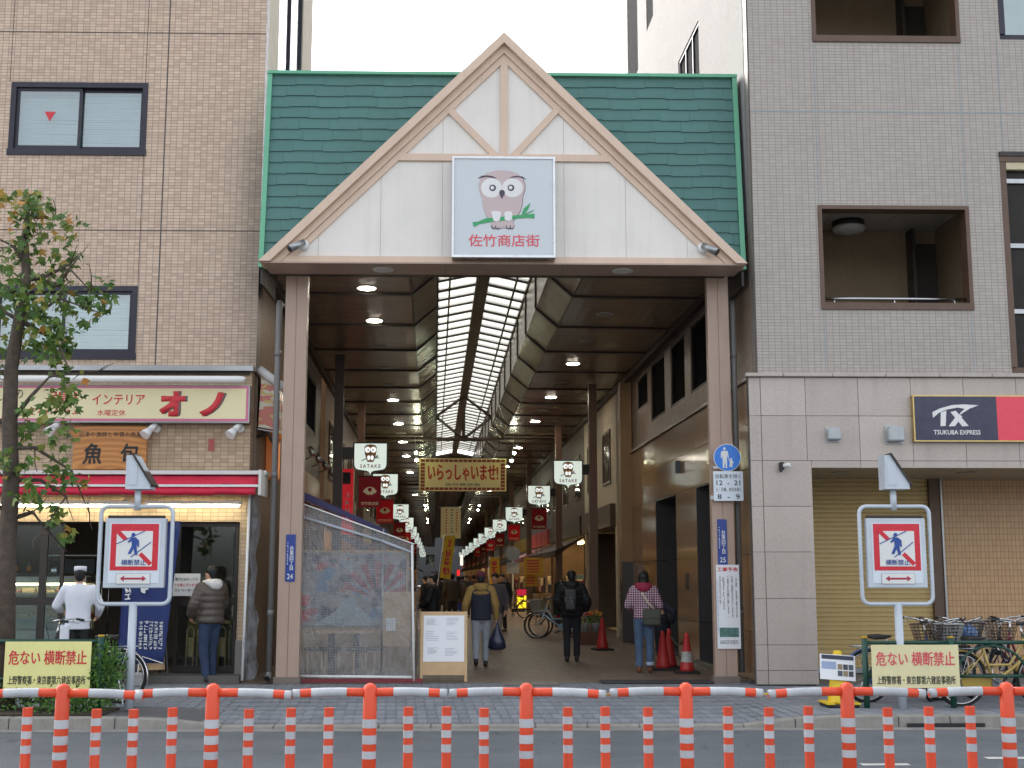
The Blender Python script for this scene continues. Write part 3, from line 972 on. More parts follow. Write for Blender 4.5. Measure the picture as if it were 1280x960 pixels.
# polished stone along the arcade
m_pol = NT('polished brown stone')
_v = m_pol.coords()
_c = m_pol.mix(m_pol.ramp(m_pol.noise(_v, 60, 3, .8), .35, .65), C((172, 141, 112)), C((150, 122, 96)))
_oi = m_pol.new('ObjectInfo'); _h = m_pol.new('HueSaturation')
m_pol.link(m_pol.ramp(_oi.outputs['Random'], 0, 1, .85, 1.1), _h.inputs['Value'])
m_pol.link(_c, _h.inputs['Color'])
m_pol.link(_h.outputs[0], m_pol.b.inputs['Base Color'])
m_pol.b.inputs['Roughness'].default_value = .1
m_pol = m_pol.m
m_dgran = mat('dark grey granite', (84, 82, 82), .2, var=.35, vs=90)
rows = [0.02, .76, 1.93, 3.25, 3.95, 4.6]
cols = [rv0 + .05, 21.6, 23.5, 25.5, 27.9, 29.8, 31.8, rv0 + RBD]
recs = {1, 3}
for i in range(len(cols) - 1):
    for j in range(len(rows) - 1):
        if i in recs and j < 3: continue
        MB().box(rcu - .03, rcu + .02, cols[i] + .004, cols[i + 1] - .004, rows[j] + .004, rows[j + 1] - .004, AM).build('stone_panel', m_pol, rb, world=True)
MB().box(rcu - .08, rcu + .02, cols[0], cols[-1], 4.61, 4.655, AM).build('stone_ledge', m_gran, rb, world=True)
for i in recs:
    D = .75
    b0 = MB().box(rcu + D, rcu + D + .05, cols[i], cols[i + 1], 0, 3.25, AM)
    b0.build('recess_back', m_dgran, rb, world=True)
    for a, c in ((cols[i] - .004, cols[i] + .03), (cols[i + 1] - .03, cols[i + 1] + .004)):
        for z0, z1 in zip(rows[:3], rows[1:4]):
            MB().box(rcu - .028, rcu + D, a, c, z0 + .003, z1 - .003, AM).build('granite_jamb', m_dgran, rb, world=True)
    MB().box(rcu - .026, rcu + D, cols[i] + .03, cols[i + 1] - .03, 3.22, 3.25, AM).build('granite_head', m_dgran, rb, world=True)
    MB().box(rcu - .1, rcu + D, cols[i], cols[i + 1], 0, .1, AM).build('recess_step', m_dgran, rb, world=True)
side_wall(MB(), rcu + .03, .15, rv0 + .26, rv0 + RBD, 0, 4.65, [(cols[1], cols[2], -1, 3.25), (cols[3], cols[4], -1, 3.25)]).build('side_core', m_core, rb, world=True)
p = ar(rcu, 25.0, 0)
MB().box(rcu - .12, rcu - .03, 24.95, 25.07, 3.62, 3.86, AM).build('wall_lamp', mat('grey lamp body', (96, 104, 110), .5), rb, world=True)
MB().box(rcu - .045, rcu - .031, 24.3, 24.6, 1.35, 1.65, AM).build('intercom', mat('intercom steel', (90, 86, 82), .4, .6), rb, world=True)
MB().box(rcu - .14, rcu + .0, cols[0] + .3, cols[-1], 0, .05, AM).build('base_kerb', m_dgran, rb, world=True)
# end pilaster of the stone wall
MB().box(rcu - .3, rcu - .02, rv0 + RBD - 1.9, rv0 + RBD - 1.5, 1.95, 6.4, AM).build('pilaster', mat('tan pilaster', (160, 130, 96), .5), rb, world=True)
MB().box(rcu - .3, rcu - .02, rv0 + RBD - 1.9, rv0 + RBD - 1.5, 0, 1.94, AM).build('pilaster_base', m_dgran, rb, world=True)
# ================================================================== ARCADE GATE
GY = 18.85
m_cream = mat('cream gable panel', (230, 224, 216), .5, var=.05, streak=.12, rand=.02)
m_beam = mat('beige gate trim', (216, 190, 168), .45, var=.08, streak=.12)
m_colm = mat('pinkish column cladding', (174, 149, 133), .42, .05, var=.08, streak=.12)
pl, pr, pa = at(325, 330, GY), at(932, 331, GY), at(630, 45, GY)
gx0, gx1, gz0, gza = pl.x, pr.x, (pl.z + pr.z) / 2, pa.z
gxm = (gx0 + gx1) / 2
gate = thing('arcade_gate', 'gabled gateway with cream half-timbered front and green shingled roof over the arcade mouth', 'gateway', (gxm, 19.6, 0))
def gb(b, name, m, **k):
    return b.build(name, m, gate, world=True, **k)
tri = [(gx0, gz0), (gx1, gz0), (gxm, gza)]
def inset_tri(d):
    """triangle moved in by d on the two slopes"""
    sl = (gza - gz0) / (gxm - gx0)
    k = math.sqrt(1 + sl * sl) * d
    return [(gx0 + k / sl, gz0), (gx1 - k / sl, gz0), (gxm, gza - k)]
inner = inset_tri(.30)
# panels, cut at the joints and at the collar beam
jx = [at(q, 260, GY).x for q in (399, 476, 553, 630, 705, 782, 858)]
zcol = at(630, 198, GY).z
cells = []
xs = [gx0 - 1] + jx + [gx1 + 1]
for a, c in zip(xs, xs[1:]):
    for lo, hi in ((gz0 + .1, zcol), (zcol, gza)):
        p = clip(clip(clip(clip(inner, 1, 0, c - .002), -1, 0, -(a + .002)), 0, 1, hi - .002), 0, -1, -(lo + .002))
        if area(p) > .01:
            gb(MB().prism(p, GY, GY + .03), 'gable_panel', m_cream)
gb(MB().prism(inset_tri(.28), GY + .032, GY + .1), 'gable_backing', m_core)
# barge boards: two steps on each slope
def barge(side, d0, d1, y0, y1, name):
    A, B = inset_tri(d0), inset_tri(d1)
    zc = gz0 + .0
    i = 0 if side < 0 else 1
    poly = [A[i], A[2], B[2], B[i]]
    gb(MB().prism(poly, y0, y1), name, m_beam)
for sgn in (-1, 1):
    barge(sgn, 0, .12, GY - .16, GY + .35, 'barge_board')
    barge(sgn, .122, .215, GY - .07, GY + .3, 'barge_moulding')
    barge(sgn, .217, .31, GY - .035, GY + .2, 'barge_inner')
# base beam and its soffit
zb1 = at(630, 322, GY).z
gb(MB().box(gx0 + .12, gx1 - .12, GY - .05, GY + .1, gz0 + .004, zb1), 'base_beam', m_beam)
for a, c in ((gx0 + .05, gxm - .9), (gxm - .896, gxm + .9), (gxm + .904, gx1 - .05)):
    gb(MB().box(a, c, GY - .1, GY + .62, gz0 - .02, gz0 + .003), 'soffit_board', m_colm)
gb(MB().box(gx0 + .2, gx1 - .2, GY + .62, GY + .78, gz0 - .021, gz0 + .5), 'inner_beam', m_dark)
for px in (479, 778):
    p = at(px, 337, GY + .3)
    gb(MB().lathe([(.16, gz0 - .034), (.16, gz0 - .02)], 24, (p.x, GY + .28, 0)), 'soffit_lamp', m_offwhite, smooth=True)
# timbering
def timber(x0, z0, x1, z1, w, name):
    gb(MB().prism(strip([(x0, z0), (x1, z1)], w), GY - .002, GY - .04), name, m_beam)
cb = clip(clip(inner, 0, 1, zcol + .055), 0, -1, -(zcol - .055))
gb(MB().prism(cb, GY - .001, GY - .045), 'collar_beam', m_beam)
timber(gxm, zcol + .056, gxm, gza - .42, .115, 'king_post')
for q, r in (((555, 131), (619, 195)), ((703, 131), (643, 195))):
    a, c = at(*q, GY), at(*r, GY)
    timber(a.x, a.z, c.x, c.z, .1, 'brace')
# columns
for px, px2 in ((351, 379), (889, 916)):
    a, c = at(px, 600, 19.6).x, at(px2, 600, 19.6).x
    m_ = (a + c) / 2
    col = gb(MB().box(a, m_ - .006, 19.6, 19.77, .1, gz0 + .25).box(m_ + .006, c, 19.6, 19.77, .1, gz0 + .25).box(m_ - .0061, m_ + .0061, 19.612, 19.75, .1, gz0 + .2), 'column', m_colm)
    gb(MB().box(a - .03, c + .03, 19.57, 19.8, 0, .1), 'column_base', mat('column plinth', (120, 108, 98), .6))
# green roof behind the gable: shingles one by one on a steep slope
RTY, RBY = 19.62, 19.3
tl, tr_, bl_, br_ = at(334, 91, RTY), at(921, 95, RTY), at(326, 328, RBY), at(930, 330, RBY)
rx0, rx1 = (tl.x + bl_.x) / 2, (tr_.x + br_.x) / 2
rz0, rz1 = gz0 + .1, (tl.z + tr_.z) / 2
m_green = mat('green roof shingle', (82, 122, 117), .75, var=.12, vs=4, rand=.045, bump=.25, bs=150)
m_gtrim = mat('green roof trim', (104, 176, 142), .45, var=.08)
def ryz(t):      # point on the slope
    return RBY + (RTY - RBY) * t, rz0 + (rz1 - rz0) * t
gb(MB().add([(rx0, RBY + .05, rz0), (rx1, RBY + .05, rz0), (rx1, RTY + .05, rz1 - .02), (rx0, RTY + .05, rz1 - .02), (rx0, RTY + .5, rz0), (rx1, RTY + .5, rz0), (rx1, RTY + .5, rz1 - .02), (rx0, RTY + .5, rz1 - .02)],
            [(0, 1, 2, 3), (0, 1, 5, 4), (1, 2, 6, 5), (2, 3, 7, 6), (3, 0, 4, 7), (4, 5, 6, 7)]), 'roof_deck', m_dark)
NR = 17
rowh = 1.0 / NR
SW = .47
sl_ang = math.atan2(RTY - RBY, rz1 - rz0)
sh_me = {}
for j in range(NR):
    y, z = ryz(j * rowh)
    off = (j % 2) * SW / 2 + (j % 3) * .09
    i = 0
    x = rx0 + .06 - off
    while x < rx1 - .06:
        a, c = max(x, rx0 + .06), min(x + SW, rx1 - .06)
        x += SW
        i += 1
        if c - a < .05: continue
        # hidden wholly behind the gable?
        zt = z + (rz1 - rz0) * rowh
        sl = (gza - gz0) / (gxm - gx0)
        def below(xx, zz): return zz < gz0 + sl * (min(xx - gx0, gx1 - xx)) - .45
        if below(a, zt) and below(c, zt): continue
        drop = .014 if i % 2 else 0.0
        key = (round(c - a, 3), drop)
        if key not in sh_me:
            w = (c - a) / 2 - .0012
            h = (rz1 - rz0) * rowh
            zd = -.012 - drop
            b = MB().add([(-w, -.022, zd), (w, -.022, zd), (w, .0, h + .01), (-w, .0, h + .01), (-w, -.006, zd), (w, -.006, zd), (w, .006, h + .01), (-w, .006, h + .01)],
                         [(0, 1, 2, 3), (4, 5, 6, 7), (0, 1, 5, 4), (1, 2, 6, 5), (2, 3, 7, 6), (3, 0, 4, 7)])
            sh_me[key] = b.mesh('shingle')
        o = link_mesh('shingle', sh_me[key], gate, m_green, ((a + c) / 2 - gxm, y + .03 - 19.6, z), (-sl_ang, 0, 0))
def edge_tr(x0, x1, name):
    gb(MB().add([(x0, RBY - .03, rz0 - .05), (x1, RBY - .03, rz0 - .05), (x1, RTY - .03, rz1), (x0, RTY - .03, rz1), (x0, RBY + .3, rz0 - .05), (x1, RBY + .3, rz0 - .05), (x1, RTY + .3, rz1), (x0, RTY + .3, rz1)],
                [(0, 1, 2, 3), (4, 5, 6, 7), (0, 1, 5, 4), (1, 2, 6, 5), (2, 3, 7, 6), (3, 0, 4, 7)]), name, m_gtrim)
edge_tr(rx0 - .01, rx0 + .065, 'verge_trim')
edge_tr(rx1 - .065, rx1 + .01, 'verge_trim')
gb(MB().box(rx0 - .012, rx1 + .012, RTY - .05, RTY + .55, rz1 - .03, rz1 + .02), 'ridge_trim', m_gtrim)
# side cheeks under the roof, between gate and neighbours
for x in (rx0 + .01, rx1 - .05):
    gb(MB().box(x, x + .04, RBY + .06, 20.6, rz0 - .3, rz0 - .01), 'cheek_board', m_dark)

# rain pipes and spot lamps
for px, lab in ((343, 'grey downpipe between the tan tiled pier and the gate column'), (921, 'grey downpipe between the gate column and the granite corner')):
    p = at(px, 600, 19.72)
    t = thing('downpipe', lab, 'pipe', (p.x, 19.72, 0))
    zt = at(px, 378, 19.72).z
    MB().path([(0, 0, .15), (0, 0, zt - .06), (0, .03, zt), (0, .3, zt + .02)], .048, 12).build('pipe', m_pvc, t, True)
    for z in (1.0, 3.1, 5.0):
        MB().lathe([(.054, z), (.054, z + .09)], 14).build('collar', m_pvc, t, True)
    MB().box(.0, .02, -.02, .2, 2.2, 2.23).build('bracket', m_alu, t)
    if px < 600:
        MB().path([(0, 0, .15), (0, -.05, .09), (0, -.2, .07)], .05, 12, cap=False).build('outlet', m_pvc, t, True)
for px, py, sgn, lab in ((376, 309, 1, 'silver spot lamp on the gable corner above the blue plate numbered 24'), (882, 313, -1, 'silver spot lamp on the gable corner above the round blue walking sign')):
    p = at(px, py, GY)
    t = thing('spot_lamp', lab, 'lamp', (p.x, GY - .01, p.z), 0, 'gable spot lamps')
    MB().lathe([(.09, -.0), (.085, -.025), (.02, -.04)], 18, (sgn * .04, 0, .03), 'y').build('wall_plate', m_white, t, True)
    MB().tube((sgn * .04, -.04, .03), (sgn * .0, -.13, .0), .02).build('arm', m_alu, t, True)
    a, c = Vector((sgn * .07, -.14, .04)), Vector((-sgn * .13, -.24, -.09))
    MB().tube(a, c, .05, .062, 14).build('barrel', m_alu, t, True)
    MB().tube(c, c + (c - a).normalized() * .012, .056, .056, 14).build('lens', m_glass_dark, t, True)

# ---- owl sign on the gable
ox0, ox1, oz0, oz1 = rect(565, 196, 694, 322, GY - .3)
osn = thing('owl_sign_box', 'square lit sign box with an owl on a green bamboo branch on the gable', 'sign', ((ox0 + ox1) / 2, GY - .3, oz0))
W, H = ox1 - ox0, oz1 - oz0
m_sface = mat('pale blue acrylic', (200, 206, 209), .35, var=.02)
MB().box(-W / 2 + .01, W / 2 - .01, .004, .25, .01, H - .01).build('case', m_alu, osn)
MB().box(-W / 2 + .025, W / 2 - .025, -.004, .003, .025, H - .025).build('face', m_sface, osn)
fr_ = MB()
for a, c, d, e in ((-W / 2, W / 2, 0, .035), (-W / 2, W / 2, H - .035, H), (-W / 2, -W / 2 + .03, .035, H - .035), (W / 2 - .03, W / 2, .035, H - .035)):
    fr_.box(a, c, -.02, .26, d, e)
fr_.build('frame', m_steel, osn)
S = W / 960 * 1.0             # photo crop of 960 px spans the box (35..925)
S = W / 890
def oc(x, y): return ((x - 480) * S, (905 - y) * S)
m_owl = mat('owl mauve', (196, 176, 176), .4, var=.03)
m_line = mat('owl outline', (72, 62, 80), .5, var=.03)
m_bamb = mat('bamboo green', (52, 158, 98), .4, var=.05)
m_pinkred = mat('faded red lettering', (214, 84, 96), .4, var=.04)
def osh(name, pts, lay, m): return shape(name, [oc(*p) for p in pts], -.0042 - .0028 * lay, .0026, m, osn)
body = [(268, 300), (264, 250), (285, 200), (330, 158), (400, 135), (465, 130), (540, 140), (600, 165), (645, 205), (664, 255), (662, 310), (645, 360), (640, 430), (622, 495), (590, 545), (560, 585), (572, 620), (560, 645), (530, 650), (480, 640), (430, 655), (395, 645), (368, 630), (372, 590), (330, 535), (305, 465), (292, 380)]
osh('owl_outline', [(480 + (x - 465) * 1.012 - 13, 395 + (y - 395) * 1.01 + 2) for x, y in body], 0, m_line)
osh('owl_body', body, 1, m_owl)
osh('eye_disc', [(375 + 90 * math.cos(a), 290 + 88 * math.sin(a)) for a in [i * math.pi / 16 for i in range(32)]], 2, m_white)
osh('eye_disc', [(556 + 90 * math.cos(a), 288 + 84 * math.sin(a)) for a in [i * math.pi / 16 for i in range(32)]], 2.05, m_white)
for cx, cy in ((385, 289), (543, 287)):
    osh('eye', [(cx + 29 * math.cos(a), cy + 29 * math.sin(a)) for a in [i * math.pi / 10 for i in range(20)]], 3.2, m_line)
    osh('eye_glint', [(cx - 3 + 16 * math.cos(a), cy + 16 * math.sin(a)) for a in [i * math.pi / 8 for i in range(16)]], 4.3, m_white)
osh('beak', [(465, 388), (440, 335), (448, 312), (465, 305), (484, 312), (492, 335)], 3.2, m_line)
osh('brow', [(255, 205), (290, 182), (335, 178), (385, 184), (420, 205), (380, 197), (330, 190), (290, 198)], 3.2, m_line)
osh('brow', [(678, 210), (640, 185), (595, 180), (555, 186), (530, 200), (570, 193), (610, 190), (645, 200)], 3.2, m_line)
osh('branch', [(212, 595), (260, 590), (325, 560), (440, 548), (600, 530), (700, 522), (745, 515), (745, 560), (700, 552), (610, 558), (450, 585), (330, 598), (270, 612), (225, 637)], 2.2, m_bamb)
osh('leaf', [(635, 522), (655, 470), (712, 420), (690, 480), (662, 522)], 2.3, m_bamb)
osh('leaf', [(665, 521), (700, 500), (750, 477), (715, 505), (680, 521)], 2.35, m_bamb)
osh('claw', [(372, 505), (395, 495), (455, 500), (460, 520), (445, 580), (425, 590), (395, 585), (385, 555)], 3.3, m_white)
osh('claw', [(485, 510), (505, 497), (545, 500), (555, 520), (550, 575), (520, 585), (490, 572)], 3.3, m_white)
for cx in (395, 428, 520, 552):
    osh('toe', strip([(cx - 16, 622), (cx - 14, 645), (cx, 655), (cx + 14, 640)], 7), 2.6, m_line)
a, c = oc(180, 755), oc(788, 755)
text('佐竹商店街', osn, m_pinkred, (a[0] + c[0]) / 2, a[1], c[0] - a[0], 105 * S, -.0042, .003, .012)

# ================================================================== ARCADE CANOPY
ACU, AV0 = .99, 22.0
canopy = thing('arcade_canopy', 'long arcade canopy with dark brown ceiling panels and a glazed ridge skylight', 'canopy', ar(ACU, AV0), ARZ)
m_ceil = NT('brown ceiling panel')
_v = m_ceil.coords()
_c = m_ceil.mix(m_ceil.ramp(m_ceil.noise(m_ceil.coords((.6, 3, 1)), 2), .3, .7), C((138, 122, 103)), C((120, 106, 90)))
m_ceil.link(_c, m_ceil.b.inputs['Base Color'])
m_ceil.b.inputs['Roughness'].default_value = .27
m_ceil.b.inputs['Specular IOR Level'].default_value = .4
_w = m_ceil.new('TexWave', wave_type='BANDS', bands_direction='X')
_w.inputs['Scale'].default_value = 1.6
m_ceil.link(_v, _w.inputs['Vector'])
m_ceil.bump(_w.outputs['Fac'], .08, .02)
m_ceil = m_ceil.m
m_rib = mat('dark canopy steel', (58, 47, 42), .5)
m_steelbrown = mat('brown canopy steel', (86, 68, 58), .5)
def frosted(name):
    s = NT(name)
    tr = s.new('BsdfTransparent'); tr.inputs[0].default_value = (.56, .56, .53, 1)
    tl_ = s.new('BsdfTranslucent'); tl_.inputs[0].default_value = (.7, .7, .67, 1)
    mx = s.new('MixShader'); mx.inputs[0].default_value = .35
    s.link(tr.outputs[0], mx.inputs[1]); s.link(tl_.outputs[0], mx.inputs[2]); s.link(mx.outputs[0], s.out.inputs[0])
    MATS[name] = s.m
    return s.m
m_sky = frosted('skylight glazing')
BAY = 2.83
NB = 68
UL, UR = -3.69 + 0, 3.76          # wall lines, relative to the canopy axis
FI, FZ = 1.43, 6.52               # inner edge and height of the flat ceilings
SI, SZ_ = .99, 6.9                # top of the sloping panels
GZ = 7.84                         # skylight eaves on upright kerbs
RZ_ = 8.05                        # ridge
segs = [('l', (-3.7, FZ), (-FI, FZ)), ('l', (-FI, FZ), (-SI, SZ_)), ('l', (-SI, SZ_), (-SI, GZ)), ('r', (SI, GZ), (SI, SZ_)), ('r', (SI, SZ_), (FI, FZ)), ('r', (FI, FZ), (3.75, FZ))]
def strip_panel(b, p, q, v0, v1, t=.03):
    d = Vector((q[0] - p[0], q[1] - p[1])).normalized()
    nx, nz = -d.y * t, d.x * t
    if nz < 0: nx, nz = -nx, -nz
    b.add([(p[0], v0, p[1]), (q[0], v0, q[1]), (q[0], v1, q[1]), (p[0], v1, p[1]), (p[0] + nx, v0, p[1] + nz), (q[0] + nx, v0, q[1] + nz), (q[0] + nx, v1, q[1] + nz), (p[0] + nx, v1, p[1] + nz)],
          [(0, 1, 2, 3), (4, 5, 6, 7), (0, 1, 5, 4), (1, 2, 6, 5), (2, 3, 7, 6), (3, 0, 4, 7)])
def mk_ribs():
    b = MB()
    prof = [(-3.7, FZ), (-FI, FZ), (-SI, SZ_), (-SI, GZ), (0, RZ_), (SI, GZ), (SI, SZ_), (FI, FZ), (3.75, FZ)]
    for p, q in zip(prof, prof[1:]):
        d = Vector((q[0] - p[0], q[1] - p[1])); L_ = d.length; d = d / L_
        nx, nz = -d.y, d.x
        if nz < 0: nx, nz = -nx, -nz
        e = .0
        b.add([(p[0] - nx * .03, -.05, p[1] - nz * .03), (q[0] - nx * .03, -.05, q[1] - nz * .03), (q[0] - nx * .03, .05, q[1] - nz * .03), (p[0] - nx * .03, .05, p[1] - nz * .03),
               (p[0] + nx * .05, -.05, p[1] + nz * .05), (q[0] + nx * .05, -.05, q[1] + nz * .05), (q[0] + nx * .05, .05, q[1] + nz * .05), (p[0] + nx * .05, .05, p[1] + nz * .05)],
              [(0, 1, 2, 3), (4, 5, 6, 7), (0, 1, 5, 4), (1, 2, 6, 5), (2, 3, 7, 6), (3, 0, 4, 7)])
    return b
rib_me = mk_ribs().mesh('rib')
pan_me = []
for s_, p, q in segs:
    b = MB(); strip_panel(b, p, q, .052, BAY - .052); pan_me.append(b.mesh('ceiling_panel'))
farp, farr, farg, farb, fard = MB(), MB(), MB(), MB(), MB()
NSKY = 15           # the skylight stops here; beyond it the ridge is boarded in
NPB = 3
pane_me, bar_me = [], []
for sg in (-1, 1):
    p, q = (sg * SI, GZ), (0, RZ_)
    p2 = (p[0] * .99 + q[0] * .01, p[1] * .99 + q[1] * .01); q2 = (q[0] + sg * .13, q[1] - .028)
    b = MB(); strip_panel(b, p2, q2, .0, (BAY - .1) / NPB - .06, .008); pane_me.append(b.mesh('skylight_pane'))
    b = MB(); strip_panel(b, (p2[0], p2[1] - .02), (q2[0], q2[1] - .02), -.05, .05, .08); bar_me.append(b.mesh('glazing_bar'))
for k in range(-1, NB):
    v = k * BAY
    near = k < 11
    if k == -1:
        for i, (s_, p, q) in enumerate(segs):
            b = MB(); strip_panel(b, p, q, -BAY + .35, -.052); b.build('ceiling_panel', m_ceil, canopy)
    elif near:
        for me in pan_me: link_mesh('ceiling_panel', me, canopy, m_ceil, (0, v, 0))
    else:
        for s_, p, q in segs: strip_panel(farp, p, q, v + .052, v + BAY - .052)
    if near and k >= 0: link_mesh('rib', rib_me, canopy, m_rib, (0, v, 0))
    elif k >= 0:
        b = mk_ribs()
        farr.add([x + Vector((0, v, 0)) for x in b.v], b.f)
    st = (BAY - .1) / NPB
    for j in range(NPB):
        vv = v + .05 + j * st
        if (k == -1 and j < 1) or k == NSKY: continue
        for si in (0, 1):
            if near:
                link_mesh('skylight_pane', pane_me[si], canopy, m_sky, (0, vv + .03, 0))
                if j: link_mesh('glazing_bar', bar_me[si], canopy, m_rib, (0, vv, 0))
            else:
                (farg if k < NSKY else fard).add([Vector(x.co) + Vector((0, vv + .03, 0)) for x in pane_me[si].vertices], [tuple(f.vertices) for f in pane_me[si].polygons])
                if j: farb.add([Vector(x.co) + Vector((0, vv, 0)) for x in bar_me[si].vertices], [tuple(f.vertices) for f in bar_me[si].polygons])
farp.build('ceiling_panels_beyond', m_ceil, canopy, kind='stuff')
farr.build('ribs_beyond', m_rib, canopy, kind='stuff')
farg.build('skylight_panes_beyond', m_sky, canopy, kind='stuff')
fard.build('ridge_boards_beyond', m_ceil, canopy, kind='stuff')
farb.build('glazing_bars_beyond', m_rib, canopy, kind='stuff')
LEN = NB * BAY
MB().box(-.14, .14, -BAY + .4, LEN, RZ_ - .14, RZ_ + .02).build('ridge_beam', m_steelbrown, canopy)
for sg in (-1, 1):
    MB().box(sg * SI - .03, sg * SI + .03, -BAY + .4, LEN, GZ - .06, GZ + .06).build('eaves_beam', m_rib, canopy)
    x = sg * SI * .72; z = GZ + (RZ_ - GZ) * .28
    MB().box(x - .02, x + .02, -BAY + .4, LEN, z - .07, z - .03).build('purlin', m_steelbrown, canopy)
    MB().box(sg * FI - .012, sg * FI + .012, -BAY + .4, LEN, FZ - .012, FZ - .002).build('edge_bead', m_rib, canopy)
    MB().box(sg * 3.72 - .05, sg * 3.72 + .05, -BAY + .4, LEN, FZ - .14, FZ - .001).build('wall_beam', m_rib, canopy)
for vt in (45 - AV0, 45 - AV0 + BAY * 8):   # trusses
    t = .05
    b = MB()
    def bar(p, q, w=.05):
        b.tube((p[0], vt, p[1]), (q[0], vt, q[1]), w, w, 4)
    bar((-3.7, FZ - .12), (3.7, FZ - .12), .07); bar((0, FZ - .05), (0, RZ_ - .1), .06)
    bar((0, FZ - .1), (-SI, SZ_ + .3)); bar((0, FZ - .1), (SI, SZ_ + .3)); bar((-SI, SZ_ + .3), (0, RZ_ - .1)); bar((SI, SZ_ + .3), (0, RZ_ - .1)); bar((-FI, FZ - .1), (-SI, SZ_ + .3)); bar((FI, FZ - .1), (SI, SZ_ + .3))
    b.build('truss', m_steelbrown, canopy)
# end wall above the shops, outside the canopy, stops light leaking over the flat ceilings
for sg in (-1, 1):
    u0, u1 = (-3.75, -1.02) if sg < 0 else (1.02, 3.8)
    MB().box(u0, u1, -BAY + .45, LEN, 7.55, 7.6).build('roof_deck', m_dark, canopy)
    MB().box(sg * 1.04 - .02, sg * 1.04 + .02, -BAY + .45, LEN, SZ_ - .02, 7.55).build('deck_fascia', m_dark, canopy)

# recessed lamps
ORD = ['first', 'second', 'third', 'fourth', 'fifth', 'sixth', 'seventh', 'eighth', 'ninth', 'tenth', 'eleventh', 'twelfth', 'thirteenth', 'fourteenth', 'fifteenth', 'sixteenth', 'seventeenth', 'eighteenth', 'nineteenth', 'twentieth', 'twenty-first', 'twenty-second']
m_lamp = mat('lit lamp disc', (255, 250, 240), emit=32, ecol=(255, 244, 226))
m_lampoff = mat('unlit lamp disc', (150, 142, 132), .4)
lit = {(-1, 0), (-1, 1), (-1, 5), (-1, 7), (-1, 9), (-1, 11), (-1, 14), (-1, 17), (-1, 20), (1, 2), (1, 4), (1, 6), (1, 9), (1, 12), (1, 15), (1, 18)}
for sg in (-1, 1):
    for k in range(0, 22):
        v = AV0 + BAY * k - BAY * .15 if sg < 0 else AV0 + BAY * (k + .55)
        on = (sg, k) in lit
        if not on and k > 8: continue
        side = 'restaurant' if sg < 0 else 'stone wall'
        t = thing('ceiling_lamp', '%s round ceiling lamp on the %s side, %s from the gate' % ('lit' if on else 'unlit', side, ORD[k]), 'lamp', ar(ACU + sg * 2.2, v, FZ), ARZ, 'recessed lamps in the arcade ceiling')
        MB().lathe([(.175, -.012), (.175, -.001)], 20).build('trim_ring', m_offwhite, t, True)
        MB().lathe([(.145, -.016), (.145, -.0125)], 20).build('disc', m_lamp if on else m_lampoff, t)
# ================================================================== THINGS IN THE ARCADE
m_pole = mat('brown arcade post', (110, 84, 68), .45, .1, streak=.15)
m_poledark = mat('dark arcade post', (60, 50, 46), .45)
SIGN_R = [32, 41, 54, 66, 77, 88, 99, 112, 125, 140, 158]
SIGN_L = [28, 36.5, 52, 64, 76, 87, 98, 110, 123, 138, 156]
for sg, lst in ((-1, SIGN_L), (1, SIGN_R)):
    for i, v in enumerate(lst):
        u = -2.13 if sg < 0 else 3.98
        t = thing('arcade_post', 'brown steel arcade post carrying the %s owl shield on the %s side' % (ORD[i], 'restaurant' if sg < 0 else 'stone wall'), 'post', ar(u, v), ARZ, 'posts along the arcade')
        MB().box(-.1, .1, -.1, .1, 0, 6.45).build('shaft', m_poledark if (sg < 0 and i == 0) else m_pole, t)
        MB().box(-.14, .14, -.14, .14, 0, .25).build('foot', m_poledark, t)
        for z in (2.55, 2.9):
            MB().box(-.108, .108, -.108, .108, z, z + .05).build('band', m_pole, t)
# shield shaped owl signs
m_sign = mat('lit sign acrylic', (210, 220, 212), .3, var=.02, emit=.22, ecol=(214, 226, 216))
m_owlb = mat('owl brown', (176, 120, 56), .5, var=.04, emit=.0)
m_eyew = mat('owl eye white', (236, 238, 234), .4, emit=.28)
m_maroon = mat('maroon lettering', (128, 30, 40), .5)
m_flagred = mat('banner lit red', (238, 34, 48), .7, var=.06)  # lit fan banners: their brightness is put into the cloth colour
m_flagdark = mat('banner unlit and disc red', (172, 24, 40), .7, var=.08)  # same cloth unlit: shade put into the colour; also prints the fan disc
m_fan = mat('fan cream', (236, 214, 170), .6)
def shield(w, h, tip):
    pts = [(-w / 2, 0), (w / 2, 0), (w / 2, -h * .72)]
    pts += [(w / 2 - .13 * w * (1 - math.cos(a)) - .0, -h * .72 - h * .2 * math.sin(a)) for a in (R(30), R(60), R(90))]
    pts += [(w * .12, -h * .96), (w * .04, -h * 1.0), (0, -h * 1.0 - tip)]
    neg = [(-x, z) for x, z in pts[2:-1]][::-1]
    return pts + neg
